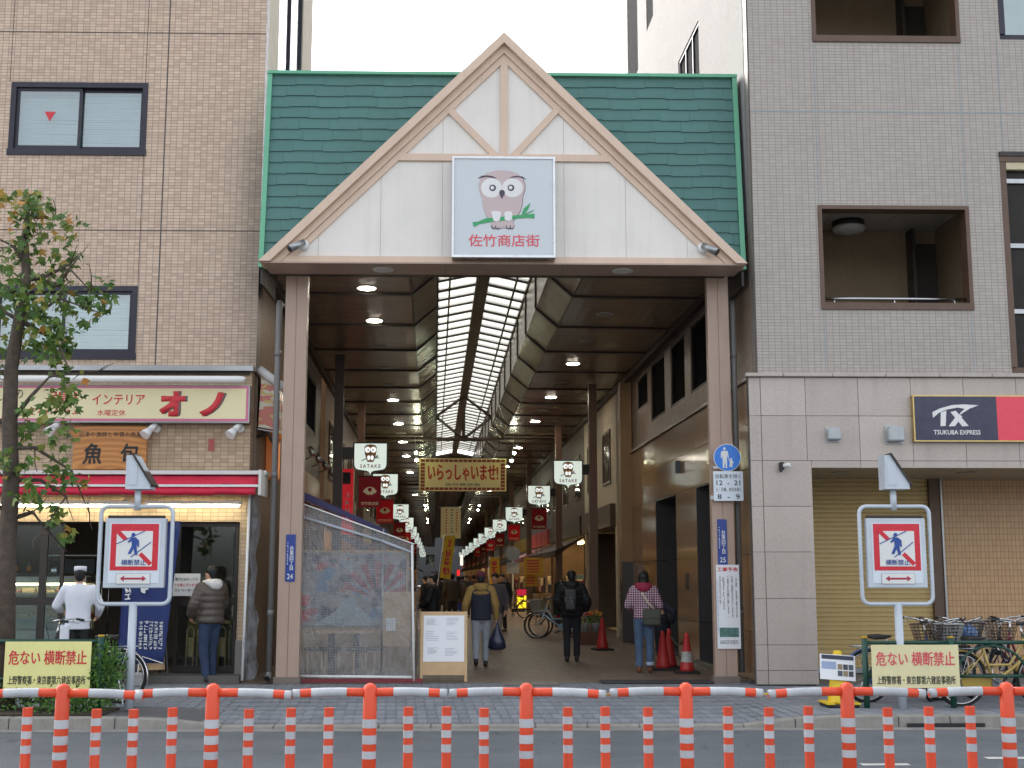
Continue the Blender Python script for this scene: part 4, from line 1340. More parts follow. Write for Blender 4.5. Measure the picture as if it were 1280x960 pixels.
def owl_small(t, s, cx, cz, y):
    def sh(n, pts, lay, m): shape(n, [(cx + x * s, cz + z * s) for x, z in pts], y - .0025 * lay, .0024, m, t)
    sh('owl_outline', [(-.44, .62), (-.3, .78), (0, .84), (.3, .78), (.44, .62), (.4, .2), (.3, -.2), (.2, -.42), (-.2, -.42), (-.3, -.2), (-.4, .2)], 0, m_line)
    sh('owl_body', [(-.4, .62), (-.28, .74), (0, .8), (.28, .74), (.4, .62), (.36, .2), (.27, -.2), (.18, -.4), (-.18, -.4), (-.27, -.2), (-.36, .2)], 1, m_owlb)
    for sg in (-1, 1):
        sh('eye_disc', ell(sg * .2, .45, .2, .21, 16), 2 + .1 * sg, m_eyew)
        sh('eye', ell(sg * .16, .43, .06, .06, 10), 3.2, m_line)
    sh('beak', [(0, .2), (-.07, .36), (.07, .36)], 3.2, m_line)
    for sg in (-1, 1): sh('claw', ell(sg * .12, -.12, .115, .17, 10), 2.2, m_eyew)
    sh('branch', strip([(-.62, -.34), (-.25, -.16), (.3, -.14), (.62, -.12)], .06), 1.9, m_line)
    sh('leaf', [(.3, -.12), (.5, .12), (.52, -.05)], 2, m_line)
def owl_sign():
    t = thing('owl_shield_sign', '', 'sign', (0, 0, 0), 0, 'owl shield signs along the arcade')
    W, H = .70, .62
    pts = shield(W, H, .07)
    MB().prism([(x * 1.09, z * 1.08 + .03) for x, z in pts], 0, .16).build('case', m_black, t)
    MB().prism(pts, -.004, -.001).build('face', m_sign, t)
    owl_small(t, .31, 0, -.275, -.0045)
    text('SATAKE', t, m_maroon, 0, -.495, .44, .075, -.0045, .003, .02, space=1.3)
    return t
proto = owl_sign()
spare = [proto] + [copy_tree(proto) for _ in range(len(SIGN_L) + len(SIGN_R) - 1)]
for sg, lst in ((-1, SIGN_L), (1, SIGN_R)):
    for i, v in enumerate(lst):
        t = spare.pop(0)
        u = -1.42 if sg < 0 else 3.34
        put(t, ar(u, v - .1, 4.47), ARZ, 'lit SATAKE owl shield, %s from the gate on the %s side' % (ORD[i], 'restaurant' if sg < 0 else 'stone wall'))
        a = MB().box(.36, .56, .03, .12, -.34, -.08) if sg > 0 else MB().box(-.62, -.36, .03, .12, -.34, -.08)
        a.build('arm', m_black, t)
def banner():
    t = thing('fan_banner', '', 'banner', (0, 0, 0), 0, 'red fan banners under the owl signs')
    MB().box(-.24, .24, 0, .012, -.66, 0).build('cloth', m_flagred, t)
    MB().tube((-.26, .006, .008), (.26, .006, .008), .012, n=8).build('rod', m_black, t, True)
    fan = ell(0, -.42, .17, .2, 14, R(28), R(152)) + ell(0, -.42, .035, .04, 6, R(152), R(28))
    shape('fan', fan, -.0005, .003, m_fan, t)
    shape('fan_disc', ell(0, -.28, .045, .045, 14), -.004, .003, m_flagdark, t)
    text('佐竹商店街', t, m_fan, 0, -.58, .38, .075, -.0005, .003, .01)
    return t
bproto = banner()
first = True
for sg, lst in ((-1, SIGN_L), (1, SIGN_R)):
    for i, v in enumerate(lst[:7]):
        if sg > 0 and i == 0: continue
        t = bproto if first else copy_tree(bproto)
        first = False
        u = -1.42 if sg < 0 else 3.34
        put(t, ar(u, v - .12, 3.74), ARZ, '%sred banner with cream fan under the %s owl shield on the %s side' % ('unlit-toned ' if (i % 2 == 0) == (sg < 0) else 'lit-toned ', ORD[i], 'restaurant' if sg < 0 else 'stone wall'))
        for c in t.children:
            if c.name.startswith('cloth'):
                c.data = c.data.copy(); c.data.materials[0] = m_flagdark if (i % 2 == 0) == (sg < 0) else m_flagred
# spot bulbs on cables
m_bulb = mat('lit bulb', (255, 252, 225), emit=45, ecol=(250, 255, 215))
for i, (u, v) in enumerate([(-.72, 45), (2.75, 45), (-.65, 60), (2.7, 60), (-.65, 79), (2.7, 79), (-.6, 98), (2.65, 98)]):
    t = thing('hanging_spot_bulb', 'bright spot bulbs on the %s side of the %s hanging row' % ('restaurant' if i % 2 == 0 else 'stone wall', ORD[i // 2]), 'lamp', ar(u, v - .15, 6.0), ARZ, 'spot bulbs hung across the arcade')
    MB().tube((0, 0, .0), (0, 0, .45), .01, n=6).build('stem', m_alu, t, True)
    sg = 1 if i % 2 == 0 else -1
    for k, (dx, dz) in enumerate(((.03, -.06), (.06 * sg, -.33))):
        MB().lathe([(.015, .08), (.035, .03), (.042, .0)], 12, (dx, 0, dz)).build('socket', m_black, t, True)
        MB().lathe([(.04, -.002), (.055, -.035), (.04, -.07), (.01, -.085)], 12, (dx, 0, dz)).build('bulb', m_bulb, t, True)
    MB().tube((0, 0, .05), (.04 * sg, 0, -.25), .008, n=6).build('drop_wire', m_black, t, True)

# welcome banner
p = ar(0, 44.6)
x0, x1, z0, z1 = rect(524, 573, 633, 614, p.y)
bn = thing('welcome_banner', 'cream welcome banner with brick border and red brush lettering across the arcade', 'banner', ((x0 + x1) / 2, p.y, z0), ARZ)
W, H = x1 - x0, z1 - z0
m_bcream = mat('banner cream', (248, 238, 196), .6, var=.05)
def backlit(m, rgb, share):
    """thin cloth that lets the light behind it through"""
    nt = m.node_tree
    tl_ = nt.nodes.new('ShaderNodeBsdfTranslucent'); tl_.inputs[0].default_value = C(rgb)
    mx = nt.nodes.new('ShaderNodeMixShader'); mx.inputs[0].default_value = share
    nt.links.new(nt.nodes['Principled BSDF'].outputs[0], mx.inputs[1]); nt.links.new(tl_.outputs[0], mx.inputs[2])
    nt.links.new(mx.outputs[0], nt.nodes['Material Output'].inputs[0])
backlit(m_bcream, (250, 240, 190), .45)
backlit(m_flagred, (240, 40, 50), .4)
backlit(m_flagdark, (176, 24, 40), .4)
m_bbrick = mat('banner brick print', (168, 84, 70), .7, var=.2, vs=10)
MB().box(-W / 2, W / 2, 0, .03, 0, H).build('cloth', m_bcream, bn)
bb = MB()
nb = 18
for i in range(nb):
    a = -W / 2 + .04 + i * (W - .08) / nb
    for z in (.04, H - .13):
        bb.box(a + .012, a + (W - .08) / nb - .012, -.004, -.0005, z, z + .09)
for i in range(7):
    z = .15 + i * (H - .3) / 7
    for a in (-W / 2 + .05, W / 2 - .2):
        bb.box(a, a + .15, -.004, -.0005, z, z + (H - .3) / 7 - .02)
bb.build('brick_border', m_bbrick, bn, kind='stuff')
text('いらっしゃいませ!', bn, mat('orange shade', (240, 160, 70), .6), .02, H * .57 - .015, W * .8, H * .48, -.0006, .002, .03)
text('いらっしゃいませ!', bn, m_inkred, 0, H * .57, W * .8, H * .48, -.003, .003, .022)
text('佐竹商店街', bn, mat('green ink', (40, 90, 60), .6), 0, H * .2, W * .4, H * .09, -.0006, .003, .01)
for sg in (-1, 1):
    MB().tube((sg * W / 2 * .95, .015, H), (sg * W / 2 * 1.05, .015, 6.4 - z0), .006, n=5).build('cord', m_black, bn)
# hanging notice board further in
p = ar(0, 66)
x0, x1, z0, z1 = rect(551, 634, 576, 673, p.y)
hn = thing('hanging_notice', 'cream hanging notice with columns of red and blue writing deep in the arcade', 'sign', ((x0 + x1) / 2, p.y, z0), ARZ)
W, H = x1 - x0, z1 - z0
MB().box(-W / 2, W / 2, 0, .04, 0, H).build('cloth', m_bcream, hn)
MB().tube((-W / 2 - .1, .02, H), (W / 2 + .1, .02, H), .02).build('rod', m_alu, hn, True)
random.seed(5)
for k, (xo, m_) in enumerate(((.3, m_inkred), (.05, m_inkblue), (-.22, m_inkred))):
    q = MB()
    for j in range(9):
        z = H - .18 - j * H * .088
        for _ in range(3):
            q.box(xo * W - .05 + random.uniform(0, .04), xo * W + .05 - random.uniform(0, .04), -.004, -.0005, z + random.uniform(0, .05), z + random.uniform(.055, .075))
    q.build('writing', m_, hn, kind='stuff')
for sg in (-1, 1):
    MB().tube((sg * W / 2, .02, H), (sg * W / 2, .02, 6.4 - z0), .006, n=5).build('cord', m_black, hn)
p = ar(0, 72)
x0, x1, z0, z1 = rect(553, 675, 568, 690, p.y)
h2 = thing('hanging_notice', 'small pale notice hung lower behind the cream writing notice', 'sign', ((x0 + x1) / 2, p.y, z0), ARZ)
MB().box(-(x1 - x0) / 2, (x1 - x0) / 2, 0, .03, 0, z1 - z0).build('cloth', m_bcream, h2)
for sg in (-.4, .4):
    MB().tube((sg * (x1 - x0), .015, z1 - z0), (sg * (x1 - x0), .015, 6.4 - z0), .006, n=5).build('cord', m_black, h2)

# ---- shops along both sides
m_warm = mat('warm shop lamp', (255, 224, 170), emit=9, ecol=(255, 214, 150))
def shop(side, va, vb, wallc, signc, awnc, label, lamp=True, goods=True, awn=True, seed=0):
    rnd = random.Random(seed)
    W = vb - va
    u = -2.76 if side < 0 else 4.76
    t = thing('arcade_shop', label, 'shop', ar(u, (va + vb) / 2), ARZ + (math.pi / 2 if side < 0 else -math.pi / 2))
    wm = mat('shop wall %d %d %d' % wallc, wallc, .6, streak=.2)
    MB().box(-W / 2 + .005, W / 2 - .005, 0, .25, 2.95, 7.5).build('upper_wall', wm, t)
    for sg in (-1, 1):
        MB().box(min(sg * (W / 2 - .005), sg * (W / 2 - .35)), max(sg * (W / 2 - .005), sg * (W / 2 - .35)), 0, .3, 0, 2.949).build('pier', wm, t)
    MB().box(-W / 2, W / 2, 2.6, 2.7, 0, 7.5).box(-W / 2, -W / 2 + .05, .31, 2.6, 0, 2.94).box(W / 2 - .05, W / 2, .31, 2.6, 0, 2.94).build('inner_wall', mat('shop inner wall', (120, 104, 88), .8), t)
    MB().box(-W / 2, W / 2, .251, 2.6, 2.951, 3.0).build('inner_ceiling', mat('shop inner ceiling', (150, 144, 134), .8), t)
    n = max(1, int(W / 3))
    for i in range(n):
        x = -W / 2 + W * (i + .5) / n
        w = MB().box(x - .75, x + .75, -.04, .0, 4.1, 4.17).box(x - .75, x + .75, -.04, .0, 5.5, 5.57).box(x - .75, x - .69, -.04, 0, 4.17, 5.5).box(x + .69, x + .75, -.04, 0, 4.17, 5.5).build('window', m_frame_brown, t)
        MB().box(x - .69, x + .69, -.02, -.003, 4.17, 5.5).build('pane', m_glass_dark, w)
    MB().box(-W / 2 + .3, W / 2 - .3, -.14, -.002, 2.9, 3.5).build('sign_board', mat('shop sign %d %d %d' % signc, signc, .5), t)
    if awn:
        a = mat('awning %d %d %d' % awnc, awnc, .7)
        MB().add([(-W / 2 + .2, -.003, 2.85), (W / 2 - .2, -.003, 2.85), (W / 2 - .2, -.95, 2.4), (-W / 2 + .2, -.95, 2.4), (-W / 2 + .2, -.003, 2.82), (W / 2 - .2, -.003, 2.82), (W / 2 - .2, -.95, 2.2), (-W / 2 + .2, -.95, 2.2)],
                 [(0, 1, 2, 3), (4, 5, 6, 7), (0, 1, 5, 4), (1, 2, 6, 5), (2, 3, 7, 6), (3, 0, 4, 7)]).build('awning', a, t)
    if lamp:
        MB().box(-W / 2 + .6, W / 2 - .6, 1.0, 1.08, 2.86, 2.93).build('lamp_tube', m_warm, t)
    if goods:
        for i in range(max(2, int(W / 1.3))):
            x = -W / 2 + .8 + i * 1.25
            if x > W / 2 - .6: break
            MB().cbox(x - .5, x + .5, .1, .7, 0, .75 + rnd.uniform(-.1, .1), .02).build('counter', mat('counter %d' % rnd.randint(0, 3), rnd.choice([(150, 120, 84), (120, 60, 50), (190, 180, 160), (70, 84, 96)]), .6), t)
            MB().cbox(x - .45, x + .45, .2, .6, .86, 1.15 + rnd.uniform(0, .5), .03).build('goods', mat('goods %d' % rnd.randint(0, 5), rnd.choice([(180, 60, 50), (200, 170, 60), (70, 100, 130), (210, 200, 180), (90, 110, 70), (120, 60, 90)]), .7), t)
    return t
L_end = v0 + LBL
shop(-1, L_end + .1, 35.5, (186, 156, 120), (150, 110, 70), (58, 52, 110), 'beige panelled shop with violet awning beyond the plastic screened terrace', seed=1)
shop(-1, 35.5, 43, (120, 90, 76), (190, 34, 40), (150, 40, 40), 'brown walled shop with red sign board, second along the restaurant side', seed=2)
shop(-1, 43, 54, (148, 132, 112), (220, 200, 150), (60, 80, 60), 'grey beige shop with green awning, third along the restaurant side', seed=3)
shop(-1, 54, 70, (130, 120, 112), (70, 90, 140), (170, 150, 60), 'dim shop with blue sign board, fourth along the restaurant side', seed=4)
shop(-1, 70, 95, (120, 110, 100), (200, 60, 50), (120, 50, 46), 'far shop with red sign board, fifth along the restaurant side', seed=5)
shop(-1, 95, 214, (136, 124, 110), (210, 190, 130), (70, 70, 90), 'last row of shop fronts on the restaurant side before the end building', seed=6)
R_end = rv0 + RBD
shop(1, R_end + .1, 40.4, (206, 192, 164), (96, 76, 60), (70, 50, 40), 'cream boarded shop just beyond the polished stone wall', lamp=False, goods=False, awn=False, seed=7)
shop(1, 40.4, 52, (92, 70, 58), (60, 48, 42), (64, 46, 40), 'brown clothes shop with orange light beyond the cream boarded shop', seed=8)
shop(1, 52, 64, (108, 104, 104), (190, 40, 44), (130, 40, 44), 'grey shop with red sign board, third on the stone wall side', seed=9)
shop(1, 64, 80, (124, 108, 94), (212, 180, 60), (60, 60, 66), 'shop with yellow sign board, fourth on the stone wall side', seed=10)
shop(1, 80, 105, (116, 112, 108), (180, 190, 200), (120, 60, 50), 'far shop with pale sign board, fifth on the stone wall side', seed=11)
shop(1, 105, 214, (120, 108, 98), (190, 50, 50), (80, 70, 60), 'last row of shop fronts on the stone wall side before the end building', seed=12)
# end of the arcade
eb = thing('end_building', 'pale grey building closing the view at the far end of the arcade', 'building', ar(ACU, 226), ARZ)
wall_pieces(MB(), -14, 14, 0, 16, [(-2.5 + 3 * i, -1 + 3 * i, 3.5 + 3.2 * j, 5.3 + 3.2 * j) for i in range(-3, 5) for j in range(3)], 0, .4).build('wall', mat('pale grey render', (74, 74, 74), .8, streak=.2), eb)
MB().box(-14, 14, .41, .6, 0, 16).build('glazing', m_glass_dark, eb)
MB().box(-1.6, 1.8, -.06, -.002, 0, 2.4).build('door', m_dark, eb)
for (px, py, w, h, v, colr, lab) in ((577, 700, .35, 1.1, 120, (240, 236, 220), 'lit white box sign far down the arcade'), (573, 716, .35, .6, 112, (220, 50, 50), 'small lit red box sign far down the arcade'),
                                     (560, 715, .45, .7, 105, (210, 50, 44), 'lit red lantern sign on the restaurant side far down')):
    x = ar(0, v); q = at(px, py, x.y)
    t = thing('box_sign', lab, 'sign', (q.x, q.y, q.z - h / 2), ARZ)
    m_ = mat('lit box %d' % colr[1], colr, emit=.35)
    MB().box(-w / 2, w / 2, 0, .18, 0, h).build('case', m_black, t)
    MB().box(-w / 2 + .04, w / 2 - .04, -.01, -.002, .04, h - .04).build('face', m_, t)
    MB().tube((0, .09, h), (0, .09, 6.4 - (q.z - h / 2)), .012, n=6).build('hanger', m_black, t)

# things standing on the arcade floor --------------------------------------
def flag(px0, py0, px1, py1, v, colr, glyph, tilt, label):
    c = ar(0, v)
    a, b2 = at(px0, py0, c.y), at(px1, py1, c.y)
    w, h = abs(b2.x - a.x) * .8, abs(a.z - b2.z)
    base = Vector(((a.x + b2.x) / 2 - w * .6, c.y, 0))
    t = thing('shop_flag', label, 'flag', base, ARZ)
    zt = max(a.z, b2.z)
    dx = tilt * zt
    MB().tube((0, 0, 0), (dx, 0, zt + .05), .014, n=8).build('pole', m_white, t, True)
    MB().lathe([(.16, 0), (.16, .06), (.03, .1)], 12).build('foot', m_black, t, True)
    MB().tube((dx, 0, zt + .03), (dx + w * 1.1, 0, zt + .02), .01, n=6).build('cross_arm', m_white, t, True)
    z0_ = zt - h
    pts = [(tilt * z0_ + .03, z0_), (tilt * z0_ + .03 + w, z0_ - .05), (dx + .03 + w, zt), (dx + .03, zt)]
    MB().prism(pts, .006, 0).build('cloth', mat('flag %d %d %d' % colr, colr, .7), t)
    o = scribble(t, m_inkred, 0, 0, w * .72, h * .85, 0, 1, glyph, seed=int(px0), w_=.2)
    o.location = ((tilt * (z0_ + zt) / 2) + .03 + w / 2, -.001, (z0_ + zt) / 2)
    o.rotation_euler = (0, math.atan(tilt), 0)
flag(540, 670, 556, 722, 36, (220, 180, 30), 4, .12, 'yellow slanting flag with red writing beside the plastic screen')
flag(611, 697, 626, 735, 50, (214, 172, 36), 4, .0, 'yellow upright flag with red writing behind the hooded man')
# lit yellow and red standing sign
p = gnd(652, 763)
t = thing('standing_lit_sign', 'small lit yellow and red standing sign by the parked bicycles', 'sign', (p.x, p.y, 0), ARZ)
MB().cbox(-.25, .25, 0, .16, .05, 1.02, .02).build('case', m_black, t)
MB().box(-.22, .22, -.008, -.001, .1, .68).build('lower_face', mat('lit yellow', (240, 210, 40), emit=.4), t)
MB().box(-.22, .22, -.008, -.001, .69, .98).build('upper_face', mat('lit crimson', (170, 30, 60), emit=.25), t)
scribble(t, m_inkblack, 0, .4, .26, .46, -.0085, 1, 2, seed=4, w_=.16)
MB().box(-.26, .26, -.05, .2, 0, .05).build('foot', m_black, t)
# post with round traffic plate seen from behind
p = gnd(641, 770)
t = thing('traffic_sign', 'white post with a round plate facing away deep in the arcade', 'sign', (p.x, p.y, 0), ARZ)
MB().tube((0, 0, 0), (0, 0, 2.8), .035).build('post', m_white, t, True)
MB().lathe([(.3, -.02), (.3, -.0)], 24, (0, -.04, 2.5), 'y').build('round_plate', m_alu, t)
MB().box(-.25, .25, -.06, -.04, 1.7, 2.15).build('lower_plate', m_alu, t)
# yellow posters hung from the clothes shop
c = ar(0, 38.5)
for px0, py0, px1, py1, lab in ((655, 697, 679, 719, 'yellow price poster with red patch hung before the clothes shop'), (656, 712, 672, 733, 'lower yellow price poster hung before the clothes shop')):
    x0, x1, z0, z1 = rect(px0, py0, px1, py1, c.y if py0 < 700 else c.y + .4)
    t = thing('price_poster', lab, 'poster', ((x0 + x1) / 2, c.y if py0 < 700 else c.y + .4, z0), ARZ)
    MB().box(-(x1 - x0) / 2, (x1 - x0) / 2, 0, .01, 0, z1 - z0).build('sheet', mat('yellow poster', (214, 164, 34), .6), t)
    q = MB()
    for j in range(5):
        q.box(-(x1 - x0) * .35, (x1 - x0) * .3, -.003, -.0005, (z1 - z0) * (.15 + .16 * j), (z1 - z0) * (.22 + .16 * j))
    q.build('printed_lines', m_inkred, t, kind='stuff')
    for sg in (-.4, .4):
        MB().tube((sg * (x1 - x0), .005, z1 - z0), (sg * (x1 - x0), .005, 6.4 - z0), .005, n=5).build('cord', m_black, t)
# clothes rack
p = ar(4.0, 38.4)
t = thing('clothes_rack', 'steel clothes rack with a red coat before the brown clothes shop', 'rack', p, ARZ + 1.2)
MB().path([(-.8, 0, 0), (-.8, 0, 1.5), (.8, 0, 1.5), (.8, 0, 0)], .016, 8).build('rail', m_steel, t, True)
for sg in (-1, 1):
    MB().tube((sg * .8, -.25, .02), (sg * .8, .25, .02), .016).build('foot', m_steel, t)
random.seed(9)
for i in range(11):
    x = -.7 + i * .14
    colr = (190, 40, 70) if i == 2 else random.choice([(40, 40, 46), (90, 80, 70), (60, 70, 80), (30, 50, 44), (110, 100, 92)])
    hh = random.uniform(.75, 1.05)
    b = MB().add([(x - .02, -.06, 1.45), (x + .02, -.06, 1.45), (x + .02, .06, 1.45), (x - .02, .06, 1.45), (x - .035, -.22, 1.38), (x + .035, -.22, 1.38), (x + .035, .22, 1.38), (x - .035, .22, 1.38),
                  (x - .05, -.25, 1.4 - hh), (x + .05, -.25, 1.4 - hh), (x + .05, .25, 1.4 - hh), (x - .05, .25, 1.4 - hh)],
                 [(0, 1, 2, 3), (8, 9, 10, 11)] + [(k, (k + 1) % 4, 4 + (k + 1) % 4, 4 + k) for k in range(4)] + [(4 + k, 4 + (k + 1) % 4, 8 + (k + 1) % 4, 8 + k) for k in range(4)])
    soften(b.build('garment', mat('garment %d %d %d' % colr, colr, .9), t), .02)

# ---- plastic screened terrace by the gate column
TY = 19.78
tx0, tx1 = at(374, 740, TY).x, at(517, 740, TY).x
tz0, tz1 = at(374, 630, TY).z, at(517, 681, TY).z
scr = thing('plastic_screen', 'clear netted plastic sheeting with white pole closing in the restaurant terrace', 'screen', (tx1, TY, 0))
def sheet_mat():
    s = NT('netted clear plastic')
    v = s.coords()
    sp = s.new('SeparateXYZ'); s.link(v, sp.inputs[0])
    def lines(o, n):
        m1 = s.new('Math', operation='MULTIPLY'); m1.inputs[1].default_value = n; s.link(o, m1.inputs[0])
        m2 = s.new('Math', operation='FRACT'); s.link(m1.outputs[0], m2.inputs[0])
        m3 = s.new('Math', operation='LESS_THAN'); m3.inputs[1].default_value = .16; s.link(m2.outputs[0], m3.inputs[0])
        return m3.outputs[0]
    ad = s.new('Math', operation='ADD'); s.link(sp.outputs[0], ad.inputs[0]); s.link(sp.outputs[1], ad.inputs[1])
    mx = s.new('Math', operation='MAXIMUM'); s.link(lines(ad.outputs[0], 26), mx.inputs[0]); s.link(lines(sp.outputs[2], 26), mx.inputs[1])
    tr = s.new('BsdfTransparent'); tr.inputs[0].default_value = (.88, .9, .92, 1)
    pb = s.b
    pb.inputs['Base Color'].default_value = C((170, 170, 170))
    pb.inputs['Roughness'].default_value = .22
    fac = s.ramp(mx.outputs[0], 0, 1, .27, .47)
    cl = s.ramp(s.noise(s.coords((1, 1, .4)), 3.5, 4), .35, .75, 0, .16)
    a2 = s.new('Math', operation='ADD'); s.link(fac, a2.inputs[0]); s.link(cl, a2.inputs[1])
    ms = s.new('MixShader'); s.link(a2.outputs[0], ms.inputs[0]); s.link(tr.outputs[0], ms.inputs[1]); s.link(pb.outputs[0], ms.inputs[2])
    s.link(ms.outputs[0], s.out.inputs[0])
    s.bump(s.noise(s.coords((2.5, 2.5, 1)), 3, 4, .6), .9, .12)
    MATS['netted'] = s.m
    return s.m
m_net = sheet_mat()
def rumple_sheet(pfun, nu, nv, amp, name, seed):
    rnd = random.Random(seed)
    ph = [rnd.uniform(0, 6) for _ in range(6)]
    b = MB()
    for i in range(nu + 1):
        for j in range(nv + 1):
            a, c = i / nu, j / nv
            d = amp * (math.sin(a * 9 + ph[0] + c * 2) * .5 + math.sin(a * 21 + ph[1] - c * 5) * .3 + math.sin(c * 13 + a * 17 + ph[2]) * .25) * (.35 + .65 * (1 - c))
            b.v.append(pfun(a, c, d))
    for i in range(nu):
        for j in range(nv):
            k = i * (nv + 1) + j
            b.f.append((k, k + nv + 1, k + nv + 2, k + 1))
    o = b.build(name, m_net, scr, True, world=True)
    return o
rumple_sheet(lambda a, c, d: Vector((tx0 + (tx1 - tx0) * a, TY + d, .06 + (tz0 + (tz1 - tz0) * a - .06) * c)), 24, 16, .02, 'front_sheet', 1)
TD = 3.4
rumple_sheet(lambda a, c, d: Vector((tx1 + .03 + d - .0 + AV.x * TD * a, TY + TD * a, .06 + (tz1 - .06) * c)), 24, 16, .03, 'side_sheet', 2)
rumple_sheet(lambda a, c, d: Vector((tx0 + (tx1 - tx0) * c + AV.x * TD * a, TY + TD * a, tz0 + (tz1 - tz0) * c + d * .5)), 16, 12, .02, 'roof_sheet', 3)
MB().tube((tx1 + .02, TY - .03, .03), (tx1 - .03, TY - .03, tz1), .018).build('pole', m_white, scr, True, world=True)
MB().tube((tx0, TY - .025, tz0 + .01), (tx1, TY - .025, tz1 + .01), .012).build('top_rail', m_white, scr, True, world=True)
MB().tube((tx0 + .02, TY - .02, tz0 - .2), (tx1 - .5, TY - .02, tz1 + .06), .022).tube((tx1 - .5, TY - .02, tz1 + .06), (tx1 - .03, TY - .02, tz1 - .12), .022).build('tie_strap', mat('grey strap', (170, 176, 184), .6), scr, True, world=True)
MB().tube((tx0, TY + .0, .1), (tx1, TY, .08), .022).build('bottom_hem', m_white, scr, True, world=True)
MB().box(tx0 - .05, tx1 + .15, TY - .04, TY + .05, .0, .06).build('ground_bar', mat('maroon bar', (120, 44, 50), .6), scr, world=True)
xs_ = at(478, 740, TY).x
MB().tube((xs_, TY + .02, .06), (xs_, TY + .02, tz1 + .25), .012).build('inner_pole', m_alu, scr, True, world=True)
_a, _c = at(374, 618, TY + .4), at(484, 664, TY + .4)
MB().prism([(_a.x, _a.z - .06), (_c.x, _c.z - .05), (_c.x, _c.z + .02), (_a.x, _a.z + .07)], TY + .4, TY + .44).build('rear_rail', mat('violet fascia', (48, 42, 84), .6), scr, world=True)
# generic seascape picture panel behind the sheeting
def mural():
    s = NT('blue and red painted panel')
    v = s.coords()
    n1 = s.noise(s.coords((1.3, 1, 1.6)), 1.7, 5, .62)
    c = s.mix(s.ramp(n1, .42, .52), C((44, 54, 84)), C((160, 160, 158)))
    n2 = s.noise(s.coords((1, 1, 1)), 2.6, 3, .5)
    c = s.mix(s.ramp(n2, .56, .6), c, C((96, 140, 180)))
    n3 = s.noise(s.coords((.9, 1, 2.2)), 1.9, 2, .5)
    c = s.mix(s.ramp(n3, .6, .63), c, C((186, 70, 84)))
    s.link(c, s.b.inputs['Base Color'])
    s.b.inputs['Roughness'].default_value = .7
    return s.m
mp = thing('painted_panel', 'large painted panel in blues and reds standing behind the plastic screen', 'panel', ((tx0 + tx1) / 2 - .12, TY + 1.55, .0))
m_mural = mural()
MB().box(-.98, .78, 0, .04, .78, 1.98).build('picture', m_mural, mp)
MB().box(-1.02, .82, .042, .09, .1, 2.02).build('backing', m_wood, mp)
for i in range(7):       # red rays
    a = R(25 + i * 22)
    cx, cz = .32, 1.22
    q = [(cx + .16 * math.cos(a - .07), cz + .16 * math.sin(a - .07)), (cx + .62 * math.cos(a - .1), cz + .62 * math.sin(a - .1)), (cx + .62 * math.cos(a + .1), cz + .62 * math.sin(a + .1)), (cx + .16 * math.cos(a + .07), cz + .16 * math.sin(a + .07))]
    q = clip(clip(q, 1, 0, .77), 0, 1, 1.97)
    if area(q) > .002: shape('red_ray', q, -.001, .004, mat('faded red paint', (160, 70, 84), .7), mp)
shape('pale_peak', [(-.75, .8), (-.4, 1.0), (-.22, 1.22), (-.1, 1.26), (.05, 1.05), (.3, .86), (.36, .8)], -.001, .006, mat('pale blue paint', (176, 194, 206), .7, var=.35, vs=5), mp)
for q in ((-.9, .95), (-.9, 1.2)):
    shape('red_card', rrect(q[0] - .06, q[0] + .1, q[1] - .09, q[1] + .09, .02), -.008, .006, m_inkred, mp)
bx = thing('cardboard_stand', 'tan cardboard stand with a white card behind the plastic screen', 'stand', (at(497, 760, TY + .8).x, TY + .7, 0))
MB().cbox(-.24, .22, 0, .3, .5, 1.35, .01).build('box', m_wood, bx)
MB().box(-.17, -.02, -.006, -.001, .74, .94).build('card', m_paper, bx)
for sx in (-.2, .18):
    for sy in (.03, .27):
        MB().tube((sx, sy, 0), (sx, sy, .5), .02).build('leg', m_wood, bx)
tb = thing('terrace_table', 'small dark legged table behind the plastic screen', 'table', (at(430, 800, TY + .9).x, TY + .95, 0))
MB().cbox(-.5, .5, -.28, .28, .7, .74, .01).build('tabletop', m_wood, tb)
for sx in (-.2, .2):
    MB().box(sx - .05, sx + .05, -.05, .05, .02, .699).build('leg', m_dark, tb)
MB().box(-.32, .32, -.2, .2, 0, .02).build('foot_plate', m_dark, tb)
for i, px in enumerate((396, 414, 447, 468)):
    q = at(px, 800, TY + .55)
    st = thing('terrace_stool', ['bent wood stool by the gate column inside the plastic screen', 'second bent wood stool from the gate column inside the plastic screen', 'third bent wood stool from the gate column inside the plastic screen', 'bent wood stool next to the cardboard stand inside the plastic screen'][i], 'stool', (q.x, TY + .45 + .1 * (i % 2), 0), .3 * i, 'stools on the terrace')
    MB().lathe([(.17, .46), (.18, .48), (.17, .5)], 18).build('seat', m_dark, st, True)
    for k in range(4):
        a = R(45 + 90 * k)
        MB().path([(.15 * math.cos(a), .15 * math.sin(a), 0), (.15 * math.cos(a), .15 * math.sin(a), .4), (.1 * math.cos(a), .1 * math.sin(a), .458)], .016, 6).build('leg', m_wood, st, True)
